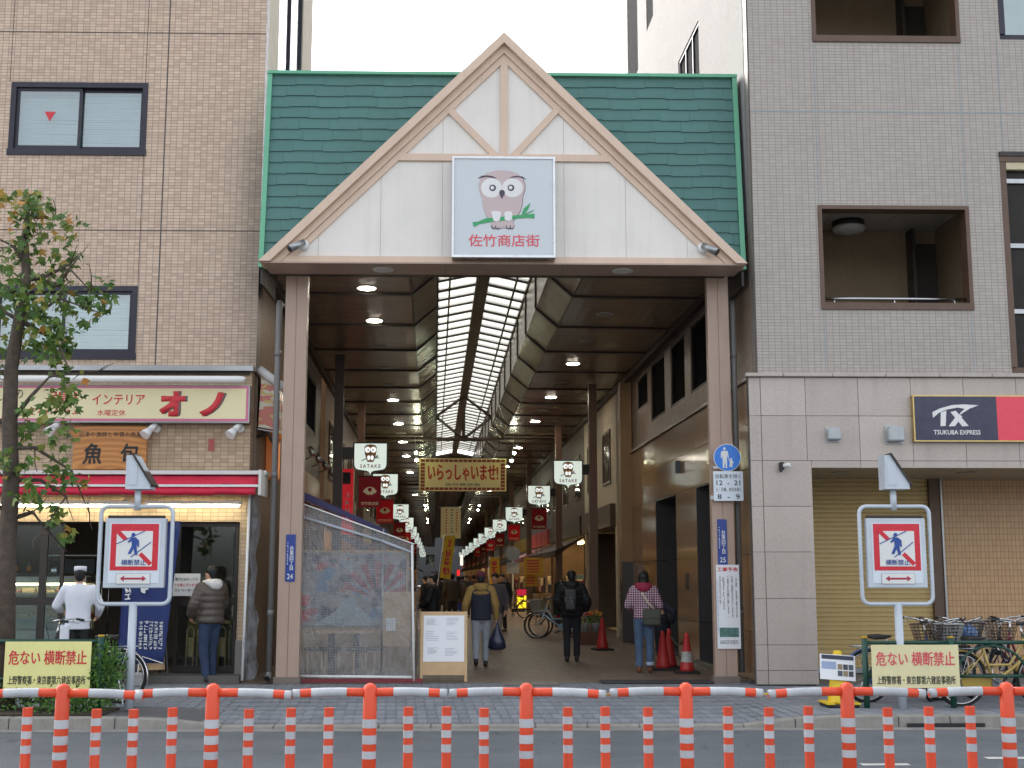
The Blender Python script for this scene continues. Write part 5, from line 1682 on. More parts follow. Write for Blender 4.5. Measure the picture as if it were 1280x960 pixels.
# red upright sign with white writing on the first shop
c = ar(-2.5, 29.5)
x0, x1, z0, z1 = rect(417, 586, 441, 668, c.y)
t = thing('upright_red_sign', 'tall red upright sign with white brush writing behind the dark arcade post', 'sign', ((x0 + x1) / 2, c.y, z0), ARZ)
MB().box(-(x1 - x0) / 2, (x1 - x0) / 2, 0, .15, 0, z1 - z0).build('case', mat('bright red sign', (206, 30, 40), .4, emit=.12), t)
MB().box(-.02, (x1 - x0) / 2 - .06, -.006, -.001, z1 - z0 - .35, z1 - z0 - .08).build('black_field', m_black, t)
scribble(t, m_white, .1, (z1 - z0) * .42, .13, .7, -.001, 1, 4, seed=6, w_=.14)
MB().box(-(x1 - x0) / 2 - .2, -(x1 - x0) / 2, .03, .12, .3, .4).build('bracket', m_black, t)
# wall lamps on the restaurant's arcade side
for i, v in enumerate((26.3, 27.8, 29.6, 31.3)):
    t = thing('sign_spot_lamp', 'steel sign lamp on the restaurant side wall, %s from the gate column' % ORD[i], 'lamp', ar(lcu, v, 4.1), ARZ, 'lamps on the restaurant side wall')
    MB().tube((0, 0, 0), (.28, 0, .1), .014).build('arm', m_steel, t, True)
    MB().tube((.26, 0, .13), (.36, 0, -.06), .05, .075, 12).build('hood', m_steel, t, True)
t = thing('side_signboard', 'yellow wooden signboard on the restaurant side wall above the terrace', 'sign', ar(lcu + .03, 28.2, 3.2), ARZ)
MB().box(-.02, .03, -1.8, 2.9, 0, .65).build('board', mat('varnished yellow wood', (170, 118, 40), .35, vs=8), t)
MB().box(-.03, .035, -2.8, -1.82, 0, .65).build('end_board', mat('grey board', (120, 116, 108), .6), t)
# ================================================================== SIGNS AND FITTINGS ON THE FRONTS
m_shopcream = mat('sign cream', (232, 220, 176), .4, var=.05)
m_pinkframe = mat('sign pink edge', (212, 120, 150), .5, var=.15)
# long shop sign board
SY_ = LY - .22
sx0, sx1, sz0, sz1 = rect(-40, 481, 312, 528, SY_)
sx0 = -9.6
t = thing('shop_signboard', 'long cream signboard with pink edge and red katakana above the fish restaurant', 'sign', (sx1, SY_, sz0))
H = sz1 - sz0
MB().box(sx0 - sx1, 0, 0, .2, 0, H).build('case', m_alu, t)
MB().box(sx0 - sx1 + .02, -.02, -.008, -.001, .02, H - .02).build('pink_edge', m_pinkframe, t)
MB().box(sx0 - sx1 + .02, -.055, -.012, -.0085, .06, H - .055).build('face', m_shopcream, t)
def on_sign(body, px0, py0, px1, py1, m, bold=.0, dy=0, name='lettering'):
    a, c = at(px0, py0, SY_), at(px1, py1, SY_)
    text(body, t, m, (a.x + c.x) / 2 - sx1, (a.z + c.z) / 2 - sz0, abs(c.x - a.x), abs(a.z - c.z), -.0125 - dy, .003, bold, name)
m_greyink = mat('grey lettering shade', (120, 104, 104), .6)
on_sign('オ', 203, 489, 234, 521, m_greyink, .06)
on_sign('オ', 200, 489, 231, 521, m_inkred, .06, .0035)
on_sign('ノ', 253, 490, 283, 521, m_greyink, .06)
on_sign('ノ', 250, 490, 280, 521, m_inkred, .06, .0035)
on_sign('インテリア', 116, 493, 181, 506, m_inkred, .012)
on_sign('水曜定休', 122, 512, 157, 520, m_inkred, .0)
on_sign('張！', 64, 490, 96, 506, m_inkred, .012)
on_sign('の', 19, 487, 29, 498, m_inkblack, .0)
_a, _c = at(28, 510, SY_), at(98, 519, SY_)
scribble(t, m_inkred, (_a.x + _c.x) / 2 - sx1, (_a.z + _c.z) / 2 - sz0, _c.x - _a.x, _a.z - _c.z, -.0125, 8, 1, 5, .003, .1)
# fluorescent sign lamp above it
lx1 = at(306, 474, SY_ - .25).x
lz = at(200, 474, SY_ - .25).z
t2 = thing('sign_strip_lamp', 'long white strip lamp housing mounted above the cream signboard', 'lamp', (lx1, SY_ - .25, lz))
MB().path([(-5.4, 0, 0), (-.06, 0, 0), (-.02, 0, -.005), (0, 0, -.015)], [.055, .055, .05, .035], 12).build('housing', m_white, t2, True)
for i in range(4):
    MB().tube((-.4 - i * 1.4, 0, .02), (-.4 - i * 1.4, .46, .05), .012).build('arm', m_white, t2, True)
# three white spots under the sign
for px, py, lab in ((74, 534, 'white spot lamp below the signboard, half hidden by the tree'), (193, 537, 'white spot lamp beside the wooden fish restaurant board'), (298, 537, 'white spot lamp under the end of the signboard by the gate')):
    p = at(px, py, LY)
    t2 = thing('white_spot_lamp', lab, 'lamp', (p.x, LY + .01, p.z), 0, 'white spot lamps over the restaurant')
    MB().lathe([(.075, 0), (.07, -.03), (.03, -.05)], 16, (.03, 0, .02), 'y').build('wall_plate', m_white, t2, True)
    MB().tube((.03, -.04, .02), (0, -.16, .02), .02).build('arm', m_white, t2, True)
    MB().tube((.05, -.13, .07), (-.02, -.22, -.03), .042, .05, 14).build('socket', m_white, t2, True)
    MB().tube((-.02, -.22, -.03), (-.08, -.29, -.12), .052, .085, 16).build('bulb_hood', m_white, t2, True)
# wooden board
x0, x1, z0, z1 = rect(91, 532, 183, 587, LY - .12)
wb = thing('wooden_signboard', 'varnished wooden board with black brush characters above the red awning', 'sign', ((x0 + x1) / 2, LY - .12, z0))
W, H = x1 - x0, z1 - z0
m_varn = NT('varnished cedar')
_wv = m_varn.new('TexWave', wave_type='RINGS', rings_direction='Y')
_wv.inputs['Scale'].default_value = 2.4
_wv.inputs['Distortion'].default_value = 7
_wv.inputs['Detail'].default_value = 2
_wv.inputs['Detail Scale'].default_value = .7
m_varn.link(m_varn.coords((.5, 1, 1.6)), _wv.inputs['Vector'])
m_varn.link(m_varn.mix(_wv.outputs['Fac'], C((196, 134, 70)), C((170, 108, 52))), m_varn.b.inputs['Base Color'])
m_varn.b.inputs['Roughness'].default_value = .35
m_varn = m_varn.m
MB().cbox(-W / 2, W / 2, 0, .08, 0, H, .015).build('board', m_varn, wb)
text('沼津の漁師と仲買の魚屋', wb, m_inkblack, 0, H * .8, W * .86, .085, -.001, .003, .0)
text('魚', wb, m_inkblack, -W * .235, H * .36, .28, .31, -.001, .004, .025, shear=.12)
text('旬', wb, m_inkblack, W * .27, H * .36, .26, .31, -.001, .004, .025, shear=.12)
# small red plate on the tiles
p = at(264, 556, LY)
t2 = thing('wall_plate', 'tiny faded red plate on the tiles right of the wooden board', 'plate'.replace('plate', 'sign'), (p.x, LY + .018, p.z))
t2['label'] = 'tiny faded red plate on the tiles between the wooden board and the gate'
MB().box(-.05, .05, -.012, 0, -.1, .1).build('plate', mat('faded red plate', (170, 100, 92), .6), t2)
scribble(t2, m_inkred, 0, 0, .07, .16, -.0122, 1, 3, 2)
# awning
ax1 = at(330, 600, LY - .5).x
az_top, az_b0, az_b1 = at(200, 590, LY - .1).z, at(200, 600, LY - .55).z, at(200, 617, LY - .9).z
aw = thing('red_awning', 'rolled red awning with white front bar across the fish restaurant', 'awning', (ax1, LY, 0))
zt = at(200, 588, LY - .35).z
MB().box(-7, -.0, -.36, 0, zt - .06, zt).build('cover_rail', m_offwhite, aw)
m_awn = mat('crimson awning cloth', (204, 26, 62), .6, var=.1, streak=.1)
z1_ = at(200, 596, LY - .36).z; z2_ = at(200, 607, LY - .6).z; z3_ = at(200, 617, LY - .62).z
def cloth(p, q, name, x1_):
    b = MB()
    n = 40
    for i in range(n + 1):
        x = -6.9 + (6.9 + x1_) * i / n
        sag = .008 * math.sin(i * 1.9) + .006 * math.sin(i * .7)
        b.v += [Vector((x, p[0], p[1])), Vector((x, (p[0] + q[0]) / 2 - .02, (p[1] + q[1]) / 2 + sag)), Vector((x, q[0], q[1] + sag))]
    for i in range(n):
        for j in range(2):
            k = i * 3 + j
            b.f.append((k, k + 3, k + 4, k + 1))
    o = b.build(name, m_awn, aw, True)
    s = o.modifiers.new('thick', 'SOLIDIFY'); s.thickness = .006
cloth((-.3, zt - .062), (-.62, z2_ + .02), 'cloth_roll', -.08)
MB().box(-6.9, -.06, -.66, -.6, z2_ - .02, z2_ + .015).build('front_bar', m_white, aw)
cloth((-.64, z2_ - .022), (-.66, z3_ - .02), 'valance', -.1)
MB().box(-.06, -.02, -.64, -.02, z3_ - .02, zt - .01).build('end_bracket', m_offwhite, aw)
MB().box(-6.9, -.1, -.3, -.02, zt - .2, zt - .19).build('underside', m_dark, aw)
# lit fluorescent battens under the awning
m_fluo = mat('lit fluorescent tube', (255, 250, 220), emit=9, ecol=(255, 246, 205))
for k, (pa_, pb_, lab) in enumerate(((-10, 168, 'lit fluorescent batten under the awning behind the tree'), (182, 302, 'lit fluorescent batten under the awning towards the gate'))):
    a, c = at(pa_, 632, LY - .25), at(pb_, 632, LY - .25)
    t2 = thing('fluorescent_batten', lab, 'lamp', (c.x, LY - .25, a.z), 0, 'battens under the awning')
    MB().box(a.x - c.x, 0, -.05, .05, .02, .07).build('housing', m_white, t2)
    MB().tube((a.x - c.x + .04, 0, .0), (-.04, 0, .0), .017).build('tube', m_fluo, t2, True)
    for x in (a.x - c.x + .2, -.2):
        MB().tube((x, 0, .07), (x, .27, .1), .01).build('arm', m_white, t2)
# navy shop curtain banner on its stone foot
nx0, nx1 = at(152, 720, LY - .5).x, at(220, 720, LY - .5).x
nz1, nz0 = at(190, 652, LY - .3).z, at(190, 829, LY - .55).z
nv = thing('navy_banner', 'tall navy cloth banner with white writing slung in front of the restaurant door', 'banner', (nx1, LY - .3, 0))
m_navy = mat('navy cloth', (36, 52, 104), .8, var=.12, vs=4)
b = MB()
for i in range(13):
    for j in range(13):
        a, c = i / 12, j / 12
        xx = (nx0 - nx1) * (1 - a) - .12 * (1 - c) * (a > 0) * a
        b.v.append(Vector((xx, -.25 * (1 - c) + .018 * math.sin(a * 12), nz0 + (nz1 - nz0) * c)))
for i in range(12):
    for j in range(12):
        k = i * 13 + j
        b.f.append((k, k + 13, k + 14, k + 1))
o = b.build('cloth', m_navy, nv, True)
s = o.modifiers.new('thick', 'SOLIDIFY'); s.thickness = .005
MB().tube((nx0 - nx1, 0, nz1 + .01), (.02, 0, nz1 + .01), .016).build('rod', m_wood, nv, True)
def on_navy(fn, px0, py0, px1, py1):
    a, c = at(px0, py0, LY - .52), at(px1, py1, LY - .52)
    o = fn((a.x + c.x) / 2 - nx1, (a.z + c.z) / 2, abs(c.x - a.x), abs(a.z - c.z))
on_navy(lambda x, z, w, h: scribble(nv, m_white, x, z, w, h, -.245, 5, 9, 8, .004, .14), 174, 776, 204, 812)
on_navy(lambda x, z, w, h: scribble(nv, m_white, x, z, w, h, -.19, 1, 1, 12, .004, .2), 172, 728, 188, 744)
on_navy(lambda x, z, w, h: scribble(nv, m_white, x, z, w, h, -.19, 1, 2, 13, .004, .18), 155, 734, 163, 750)
q = gnd(201, 848)
MB().cbox(q.x - nx1 - .11, q.x - nx1 + .11, -.5, -.3, 0.0, .19, .02).build('stone_foot', mat('concrete block', (150, 150, 148), .85), nv)
MB().path([(q.x - nx1, -.4, .18), (q.x - nx1 + .01, -.4, .3), (q.x - nx1 + .05, -.36, .42), (-.13, -.26, nz0)], .008, 6).build('cord', m_white, nv)
# poster in the sliding door
x0, x1, z0, z1 = rect(216, 717, 250, 745, LY + .1)
pst = thing('door_notice', 'white paper notice with printed lines stuck inside the sliding glass door', 'poster', ((x0 + x1) / 2, LY + .105, z0))
W, H = x1 - x0, z1 - z0
MB().box(-W / 2, W / 2, 0, .003, 0, H).build('sheet', m_paper, pst)
text('地下にはテーブル', pst, m_inkblack, 0, H * .75, W * .85, H * .13, -.0005, .002, .01)
text('３０席ございます。', pst, m_inkred, 0, H * .5, W * .88, H * .13, -.0005, .002, .01)
text('エレベーターで！', pst, m_inkblack, 0, H * .26, W * .85, H * .13, -.0005, .002, .01)
# menu A-board behind the sign pole
q = gnd(180, 856)
ab = thing('menu_stand', 'leaning black easel with small menu papers beside the navy banner', 'sign', (q.x, q.y + .25, 0), .5)
for sx in (-.24, .24):
    MB().tube((sx, -.22, 0), (sx * .8, .05, 1.05), .018, n=6).build('leg', m_black, ab)
    MB().tube((sx, .3, 0), (sx * .8, .06, 1.05), .018, n=6).build('leg', m_dark, ab)
MB().box(-.22, .22, -.01, .01, .0, .8, Matrix.Translation((0, -.07, .2)) @ Matrix.Rotation(R(-14), 4, 'X')).build('board', m_wood, ab)
for z, m_ in ((.5, m_paper), (.16, m_paper)):
    M4 = Matrix.Translation((0, -.07, .2)) @ Matrix.Rotation(R(-14), 4, 'X')
    MB().box(.02, .2, -.017, -.012, z, z + .28, M4).build('menu_paper', m_, ab)
    MB().box(.06, .16, -.022, -.0175, z + .08, z + .18, M4).build('menu_print', m_inkred, ab)

_s = NT('crumpled clear film')
_tr = _s.new('BsdfTransparent'); _tr.inputs[0].default_value = (.85, .87, .9, 1)
_mx = _s.new('MixShader'); _s.b.inputs['Base Color'].default_value = C((215, 218, 222)); _s.b.inputs['Roughness'].default_value = .15
_s.link(_s.ramp(_s.noise(_s.coords((3, 3, 1)), 4, 5), .35, .75, .04, .38), _mx.inputs[0])
_s.link(_tr.outputs[0], _mx.inputs[1]); _s.link(_s.b.outputs[0], _mx.inputs[2]); _s.link(_mx.outputs[0], _s.out.inputs[0])
_s.bump(_s.noise(_s.coords((4, 4, 2)), 5, 5, .65), 1, .15)
clear_film = _s.m
# loose plastic strip hanging by the pier
for px, w, lab in ((318, .09, 'crumpled clear plastic sheet tied beside the tiled pier'),):
    a, c = at(px, 640, LY - .35), at(px + 2, 846, LY - .35)
    t2 = thing('rolled_plastic', lab, 'sheet', (a.x, LY - .35, .05))
    b = MB()
    for i in range(15):
        for j in range(26):
            an = i / 14 * 2 * math.pi
            z = 3.0 * j / 25 * .93
            r = w * (.75 + .35 * math.sin(j * .9) * math.sin(an * 3 + j) + .3 * math.sin(j * .35))
            b.v.append(Vector((r * math.cos(an) + .02 * math.sin(j), r * .8 * math.sin(an), z)))
    for i in range(14):
        for j in range(25):
            k = i * 26 + j
            b.f.append((k, k + 26, k + 27, k + 1))
    o = b.build('sheet', clear_film, t2, True)
    MB().tube((-.1, -.05, 0), (-.07, -.06, 2.8), .02).build('white_pole', m_white, t2, True)

# ---- signs round the corner, on the restaurant's arcade side
def print_mat():
    s = NT('printed sign film')
    n = s.noise(s.coords((1, 2, 3)), 2.2, 3, .5)
    c = s.mix(s.ramp(n, .5, .54), C((206, 200, 176)), C((196, 96, 76)))
    c = s.mix(s.ramp(s.noise(s.coords((2, 1, 4)), 3.1, 2), .58, .62), c, C((196, 168, 80)))
    s.link(c, s.b.inputs['Base Color']); s.b.inputs['Roughness'].default_value = .2
    return s.m
cs = thing('corner_sign_box', 'pale printed sign box on the restaurant corner behind the downpipe', 'sign', ar(lcu, 20.9, 3.95), ARZ)
zt_ = at(330, 468, 20.6).z - 3.95
MB().prism([(.03, 0), (.32, -.05), (.34, zt_ - .28), (.06, zt_)], -.55, 1.5).build('case', print_mat(), cs)
MB().tube((.02, -.58, zt_ + .02), (.42, -.58, zt_ - .28), .07, n=12).build('white_hood', m_white, cs, True)
MB().tube((.03, -.6, -.04), (.3, -.6, -.09), .015).build('lower_bar', m_alu, cs)
MB().path([(.0, -.5, -.15), (.18, -.5, -.1), (.3, -.5, -.3)], .025, 8).build('lamp_arm', m_dark, cs, True)
os_ = thing('orange_side_sign', 'narrow orange lit sign on the restaurant side wall above the awning end', 'sign', ar(lcu, 21.6, at(333, 597, 21.4).z), ARZ)
hz_ = at(333, 545, 21.4).z - at(333, 597, 21.4).z
MB().cbox(.01, .14, -.1, .8, 0, hz_, .01).build('case', mat('orange side case', (176, 96, 44), .4, emit=.06), os_)
MB().box(.141, .145, -.06, .76, .05, hz_ - .05).build('face', mat('orange lit face', (214, 130, 60), .4, emit=.15), os_)

# ---- fittings on the grey building
# railway sign
x0, x1, z0, z1 = rect(1142, 494, 1290, 552, RY - .14)
rs_ = thing('railway_sign', 'navy and red railway sign with white TX logo on the granite wall', 'sign', ((x0), RY - .14, z0))
W, H = 3.1, z1 - z0
MB().box(0, W, .0, .11, 0, H).build('case', mat('brass edge', (190, 165, 110), .3, .8), rs_)
xs_ = at(1246, 520, RY - .14).x - x0
MB().box(.02, xs_, -.006, -.0005, .02, H - .02).build('navy_field', mat('sign navy', (34, 34, 66), .25, var=.03), rs_)
MB().box(xs_ + .001, W - .02, -.006, -.0005, .02, H - .02).build('red_field', mat('sign red', (226, 56, 78), .25, var=.03), rs_)
def tx(x, y):
    q = at(920 + x / 3.5556, 460 + y / 3.5556, RY - .14)
    return (q.x - x0, q.z - z0)
def rsh(pts, name='logo', lay=0): shape(name, [tx(*p) for p in pts], -.0065 - .003 * lay, .003, m_white, rs_)
rsh([(872, 196), (905, 180), (960, 165), (1010, 162), (1077, 166), (1040, 180), (1010, 198), (985, 215), (1000, 196), (1015, 182), (985, 176), (940, 184), (900, 200), (875, 222)], 'logo_swoosh')
rsh([(909, 198), (934, 190), (931, 258), (908, 259)], 'logo_stem', .1)
rsh([(952, 196), (976, 190), (1033, 258), (1005, 260)], 'logo_stroke', .2)
rsh([(944, 259), (972, 259), (1005, 215), (985, 205)], 'logo_stroke', .4)
a, c = tx(878, 276), tx(1086, 296)
text('TSUKUBA EXPRESS', rs_, m_white, (a[0] + c[0]) / 2, (a[1] + c[1]) / 2, c[0] - a[0], a[1] - c[1], -.0065, .003, .02)
# vent hoods
m_hood = mat('grey vent hood', (176, 180, 182), .4, .2, streak=.2)
for px, py, s_, lab in ((1041, 543, .8, 'small grey vent hood on the granite next to the pier'), (1117, 543, 1.0, 'larger grey vent hood on the granite next to the navy sign')):
    p = at(px, py, RY - .03)
    t2 = thing('vent_hood', lab, 'vent', (p.x, RY - .03, p.z), 0, 'vent hoods on the granite')
    o = MB().prism([(-.125 * s_, -.12 * s_), (.125 * s_, -.12 * s_), (.125 * s_, .05 * s_), (.1 * s_, .11 * s_), (0, .125 * s_), (-.1 * s_, .11 * s_), (-.125 * s_, .05 * s_)], -.16 * s_, 0).build('hood', m_hood, t2)
    soften(o, .03, 3)
    MB().box(-.135 * s_, .135 * s_, -.02, 0, -.15 * s_, .13 * s_).build('flange', m_hood, t2)
# security camera
p = at(976, 583, RY - .03)
t2 = thing('security_camera', 'small black and white security camera on the granite pier', 'camera', (p.x, RY - .03, p.z))
MB().cbox(-.03, .03, -.1, 0, -.06, .06, .01).build('mount', m_black, t2)
MB().tube((.02, -.1, .0), (.1, -.16, .01), .032, n=12).build('body', m_white, t2, True)
MB().tube((-.01, -.09, -.02), (-.03, -.12, -.09), .02, n=8).build('cable_gland', m_black, t2)

# ---- signs on the gate columns
CY = 19.6
p = at(909, 572, CY - .12)
rd = thing('round_walking_sign', 'round blue sign with white adult and child above the time plate', 'sign', (p.x, CY - .12, p.z))
m_sblue = mat('road sign blue', (36, 120, 214), .35, var=.03)
MB().lathe([(.212, .0), (.212, .008)], 40, (0, 0, 0), 'y').build('rim', m_white, rd)
MB().lathe([(.202, -.004), (.202, -.0005)], 40, (0, 0, 0), 'y').build('disc', m_sblue, rd)
def rp(x, y): return ((x - 960) / 6.4 * .01205, (200 - y) / 6.4 * .01205)
def rps(name, pts, lay=0): shape(name, [rp(*q_) for q_ in pts], -.0045 - .0026 * lay, .0025, m_white, rd)
rps('adult_head', [(938 + 10 * math.cos(a), 127 + 12 * math.sin(a)) for a in [i * math.pi / 8 for i in range(16)]])
rps('adult_body', [(915, 145), (962, 145), (968, 165), (972, 205), (966, 207), (958, 175), (957, 285), (945, 288), (940, 220), (933, 288), (921, 285), (922, 180), (916, 205), (908, 204), (908, 165)])
rps('child_head', [(992 + 8 * math.cos(a), 212 + 8 * math.sin(a)) for a in [i * math.pi / 8 for i in range(16)]], .5)
rps('child_body', [(974, 207), (985, 222), (1000, 222), (1012, 245), (1004, 248), (1000, 240), (1002, 275), (993, 280), (989, 255), (985, 280), (975, 276), (980, 240), (970, 210)], .5)
MB().box(-.22, -.02, .01, .04, -.17, -.13).box(.0, .05, .01, .12, -.17, -.13).build('bracket', m_alu, rd)
x0, x1, z0, z1 = rect(892, 589, 929, 626, CY - .12)
tp = thing('time_plate', 'white plate with hours 12 to 21 and 8 to 9 below the round blue sign', 'sign', ((x0 + x1) / 2, CY - .12, z0))
W, H = x1 - x0, z1 - z0
MB().prism(rrect(-W / 2, W / 2, 0, H, .02), 0, .008).build('plate', mat('sign white', (214, 222, 230), .4, var=.03), tp)
text('自転車を除く', tp, m_inkblack, 0, H * .83, W * .86, H * .15, -.0005, .002, .0)
text('12  -  21', tp, m_inkblack, 0, H * .61, W * .8, H * .16, -.0005, .002, .01)
text('土・日曜、休日を除く', tp, m_inkblack, 0, H * .38, W * .86, H * .13, -.0005, .002, .0)
text('8  -  9', tp, m_inkblack, 0, H * .14, W * .75, H * .16, -.0005, .002, .01)
MB().box(-W / 2 - .05, -W / 2 + .05, .009, .04, .02, .08).build('bracket', m_alu, tp)
m_addr = mat('address plate blue', (28, 58, 138), .35, var=.04)
for px0, py0, px1, py1, num, lab in ((357, 668, 369, 727, '24', 'blue street address plate numbered 24 on the gate column by the restaurant'), (897, 649, 909, 706, '25', 'blue street address plate numbered 25 on the gate column by the granite wall')):
    x0, x1, z0, z1 = rect(px0, py0, px1, py1, CY - .012)
    t2 = thing('address_plate', lab, 'sign', ((x0 + x1) / 2, CY - .012, z0), 0, 'address plates on the gate columns')
    W, H = x1 - x0, z1 - z0
    MB().prism(rrect(-W / 2, W / 2, 0, H, .012), 0, .01).build('plate', m_addr, t2)
    text('台東四丁目', t2, m_white, W * .12, H * .5, W * .42, H * .52, -.0005, .002, .01, vertical=True)
    scribble(t2, m_white, -W * .3, H * .6, W * .14, H * .5, -.0006, 1, 8, 3, .002, .16)
    text(num, t2, m_white, 0, H * .11, W * .6, H * .11, -.0005, .002, .01)
x0, x1, z0, z1 = rect(896, 706, 925, 811, CY - .03)
np_ = thing('works_notice', 'tall white road works notice with red heading tied to the gate column', 'notice'.replace('notice', 'sign'), ((x0 + x1) / 2, CY - .03, z0))
W, H = x1 - x0, z1 - z0
MB().box(-W / 2, W / 2, 0, .012, 0, H).build('board', m_paper, np_)
text('工事予告', np_, m_inkred, 0, H * .945, W * .88, H * .05, -.0005, .002, .02)
for k, (x, tx_, c_) in enumerate(((.36, 'この度、水道工事のため', m_inkblack), (.18, '大変ご迷惑をおかけしますが', m_inkblack), (.0, 'ご協力をお願い致します。', m_inkblack))):
    text(tx_, np_, c_, x * W, H * (.62 - .0 * k), W * .085, H * .5, -.0005, .002, .0, vertical=True)
scribble(np_, m_inkblack, -.19 * W, H * .66, W * .09, H * .4, -.0006, 1, 14, 5, .002, .1)
scribble(np_, m_inkblack, -.34 * W, H * .7, W * .09, H * .34, -.0006, 1, 12, 6, .002, .1)
scribble(np_, mat('sky blue ink', (110, 160, 210), .6), -.455 * W, H * .5, W * .06, H * .66, -.0006, 1, 22, 7, .002, .12)
MB().box(-W * .4, W * .42, -.004, -.0005, H * .14, H * .25).build('picture', mat('landscape print', (96, 140, 130), .6, var=.6, vs=14), np_)
scribble(np_, m_inkblack, 0, H * .08, W * .8, H * .05, -.0006, 12, 3, 9, .002, .12)

# ================================================================== STREET THINGS
# no-crossing signs with solar lamps
def nocross(px, label, lean, ypole):
    a = at(px, 700, ypole)
    t = thing('no_crossing_sign', label, 'sign', (a.x, ypole, sz(a.x, ypole)), 0, 'lit no crossing signs on posts')
    m_g = mat('grey sign enamel', (196, 204, 212), .4, .1, streak=.1)
    k = ypole / F
    def z(py): return at(px, py, ypole).z
    zb, zt2 = z(755), z(633)
    hw = 44 * k
    MB().tube((0, 0, 0), (0, 0, zb + .01), .052, .05, 14).build('post', m_g, t, True)
    MB().path([(-hw, 0, (zb + zt2) / 2)] + [(-hw + .09 * (1 - math.cos(R(i * 22.5))), 0, zt2 - .09 + .09 * math.sin(R(i * 22.5))) for i in range(5)] +
              [(hw - .09 + .09 * math.sin(R(i * 22.5)), 0, zt2 - .09 + .09 * math.cos(R(i * 22.5))) for i in range(5)] +
              [(hw - .09 * (1 - math.cos(R(i * 22.5))), 0, zb + .09 - .09 * math.sin(R(i * 22.5))) for i in range(5)] +
              [(-hw + .09 - .09 * math.sin(R(i * 22.5)), 0, zb + .09 - .09 * math.cos(R(i * 22.5))) for i in range(5)], .026, 10, True).build('frame_tube', m_g, t, True)
    hp, p0, p1 = 37 * k, z(735), z(648)
    MB().cbox(-hp, hp, -.05, .05, p0, p1, .012).build('sign_box', m_g, t)
    MB().box(-hp + .02, hp - .02, -.02, .02, p1 + .001, p1 + .035).build('top_vent', m_dark, t)
    f0, f1, fw = z(713), z(655), 29 * k
    MB().box(-hp + .06, hp - .06, -.056, -.0505, p0 + .06, p1 - .06).build('white_panel', mat('sign white', (214, 222, 230), .4, var=.03), t)
    MB().box(-fw, fw, -.061, -.0565, f0, f1).build('red_border', mat('sign scarlet', (206, 30, 50), .3, var=.04), t)
    iw, i0, i1 = 22 * k, z(708), z(664)
    MB().box(-iw, iw, -.065, -.0615, i0, i1).build('white_field', m_white, t)
    cz = (i0 + i1) / 2
    def q(x, y): return ((x - 634) / 3.765 * k, z(460 + (0)) * 0 + at(px, 450 + y / 3.765, ypole).z)
    def sh(n, pts, lay, m): shape(n, [q(*p) for p in pts], -.0655 - .0025 * lay, .0024, m, t)
    sh('slash', strip([(548, 800), (594, 846)], 20), 0, MATS['sign scarlet'])
    sh('slash', strip([(662, 912), (712, 962)], 20), 0, MATS['sign scarlet'])
    sh('road_line', strip([(552, 866), (680, 806)], 4), 1, m_inkblue)
    sh('road_line', strip([(620, 928), (710, 858)], 4), 1, m_inkblue)
    sh('walker_head', [(628 + 9 * math.cos(a_), 824 + 10 * math.sin(a_)) for a_ in [i * math.pi / 8 for i in range(16)]], 2, m_inkblue)
    sh('walker_body', [(620, 836), (640, 836), (655, 850), (656, 880), (649, 880), (646, 858), (645, 882), (650, 918), (638, 918), (632, 888), (618, 914), (606, 912), (622, 876), (622, 852), (606, 862), (603, 856)], 2.1, m_inkblue)
    a2, c2 = q(558, 946), q(664, 946)
    text('横断禁止', t, m_inkblue, 0, at(px, 703, ypole).z, 30 * k, 7 * k, -.068, .002, .005)
    b0, b1 = z(730), z(716.5)
    MB().prism(rrect(-21 * k, 21 * k, b0, b1, .01), -.0605, -.0565).build('arrow_plate', m_alu, t)
    MB().prism(rrect(-20.3 * k, 20.3 * k, b0 + .006, b1 - .006, .01), -.063, -.0606).build('arrow_field', m_white, t)
    m_ = (b0 + b1) / 2
    shape('arrow', [(-16 * k, m_), (-11 * k, m_ + .035), (-11 * k, m_ + .012), (11 * k, m_ + .012), (11 * k, m_ + .035), (16 * k, m_), (11 * k, m_ - .035), (11 * k, m_ - .012), (-11 * k, m_ - .012), (-11 * k, m_ - .035)], -.0632, .003, mat('crimson arrow', (176, 40, 72), .5), t)
    # solar lamp head
    s0, s1 = z(612), z(570)
    MB().tube((0, 0, zt2 - .05), (0, 0, s0 + .01), .04, n=12).build('neck', m_g, t, True)
    d = lean
    hx = 13 * k
    body = [(-hx, s0), (hx * 1.35, s0), (hx * 1.35, s0 + .09), (-hx * .1, s1), (-hx, s1)]
    if d < 0: body = body
    MB().prism(body, -.12, .14).build('lamp_body', m_g, t)
    MB().add([(-hx * .35, -.15, s1 + .03), (-hx * .35, .17, s1 + .03), (hx * 1.6, .17, s0 + .055), (hx * 1.6, -.15, s0 + .055), (-hx * .35 - .015, -.15, s1 + .01), (-hx * .35 - .015, .17, s1 + .01), (hx * 1.6 - .015, .17, s0 + .035), (hx * 1.6 - .015, -.15, s0 + .035)],
             [(0, 1, 2, 3), (4, 5, 6, 7), (0, 1, 5, 4), (1, 2, 6, 5), (2, 3, 7, 6), (3, 0, 4, 7)]).build('solar_panel', m_dark, t)
    MB().box(-hx * .8, hx * .1, -.128, -.1205, s0 + .05, s1 - .1).build('access_door', m_g, t)
    return t
nocross(169, 'no crossing sign on a grey post in front of the fish restaurant', -1, 15.9)
nocross(1120, 'no crossing sign on a grey post in front of the roller shutter', 1, 15.9)

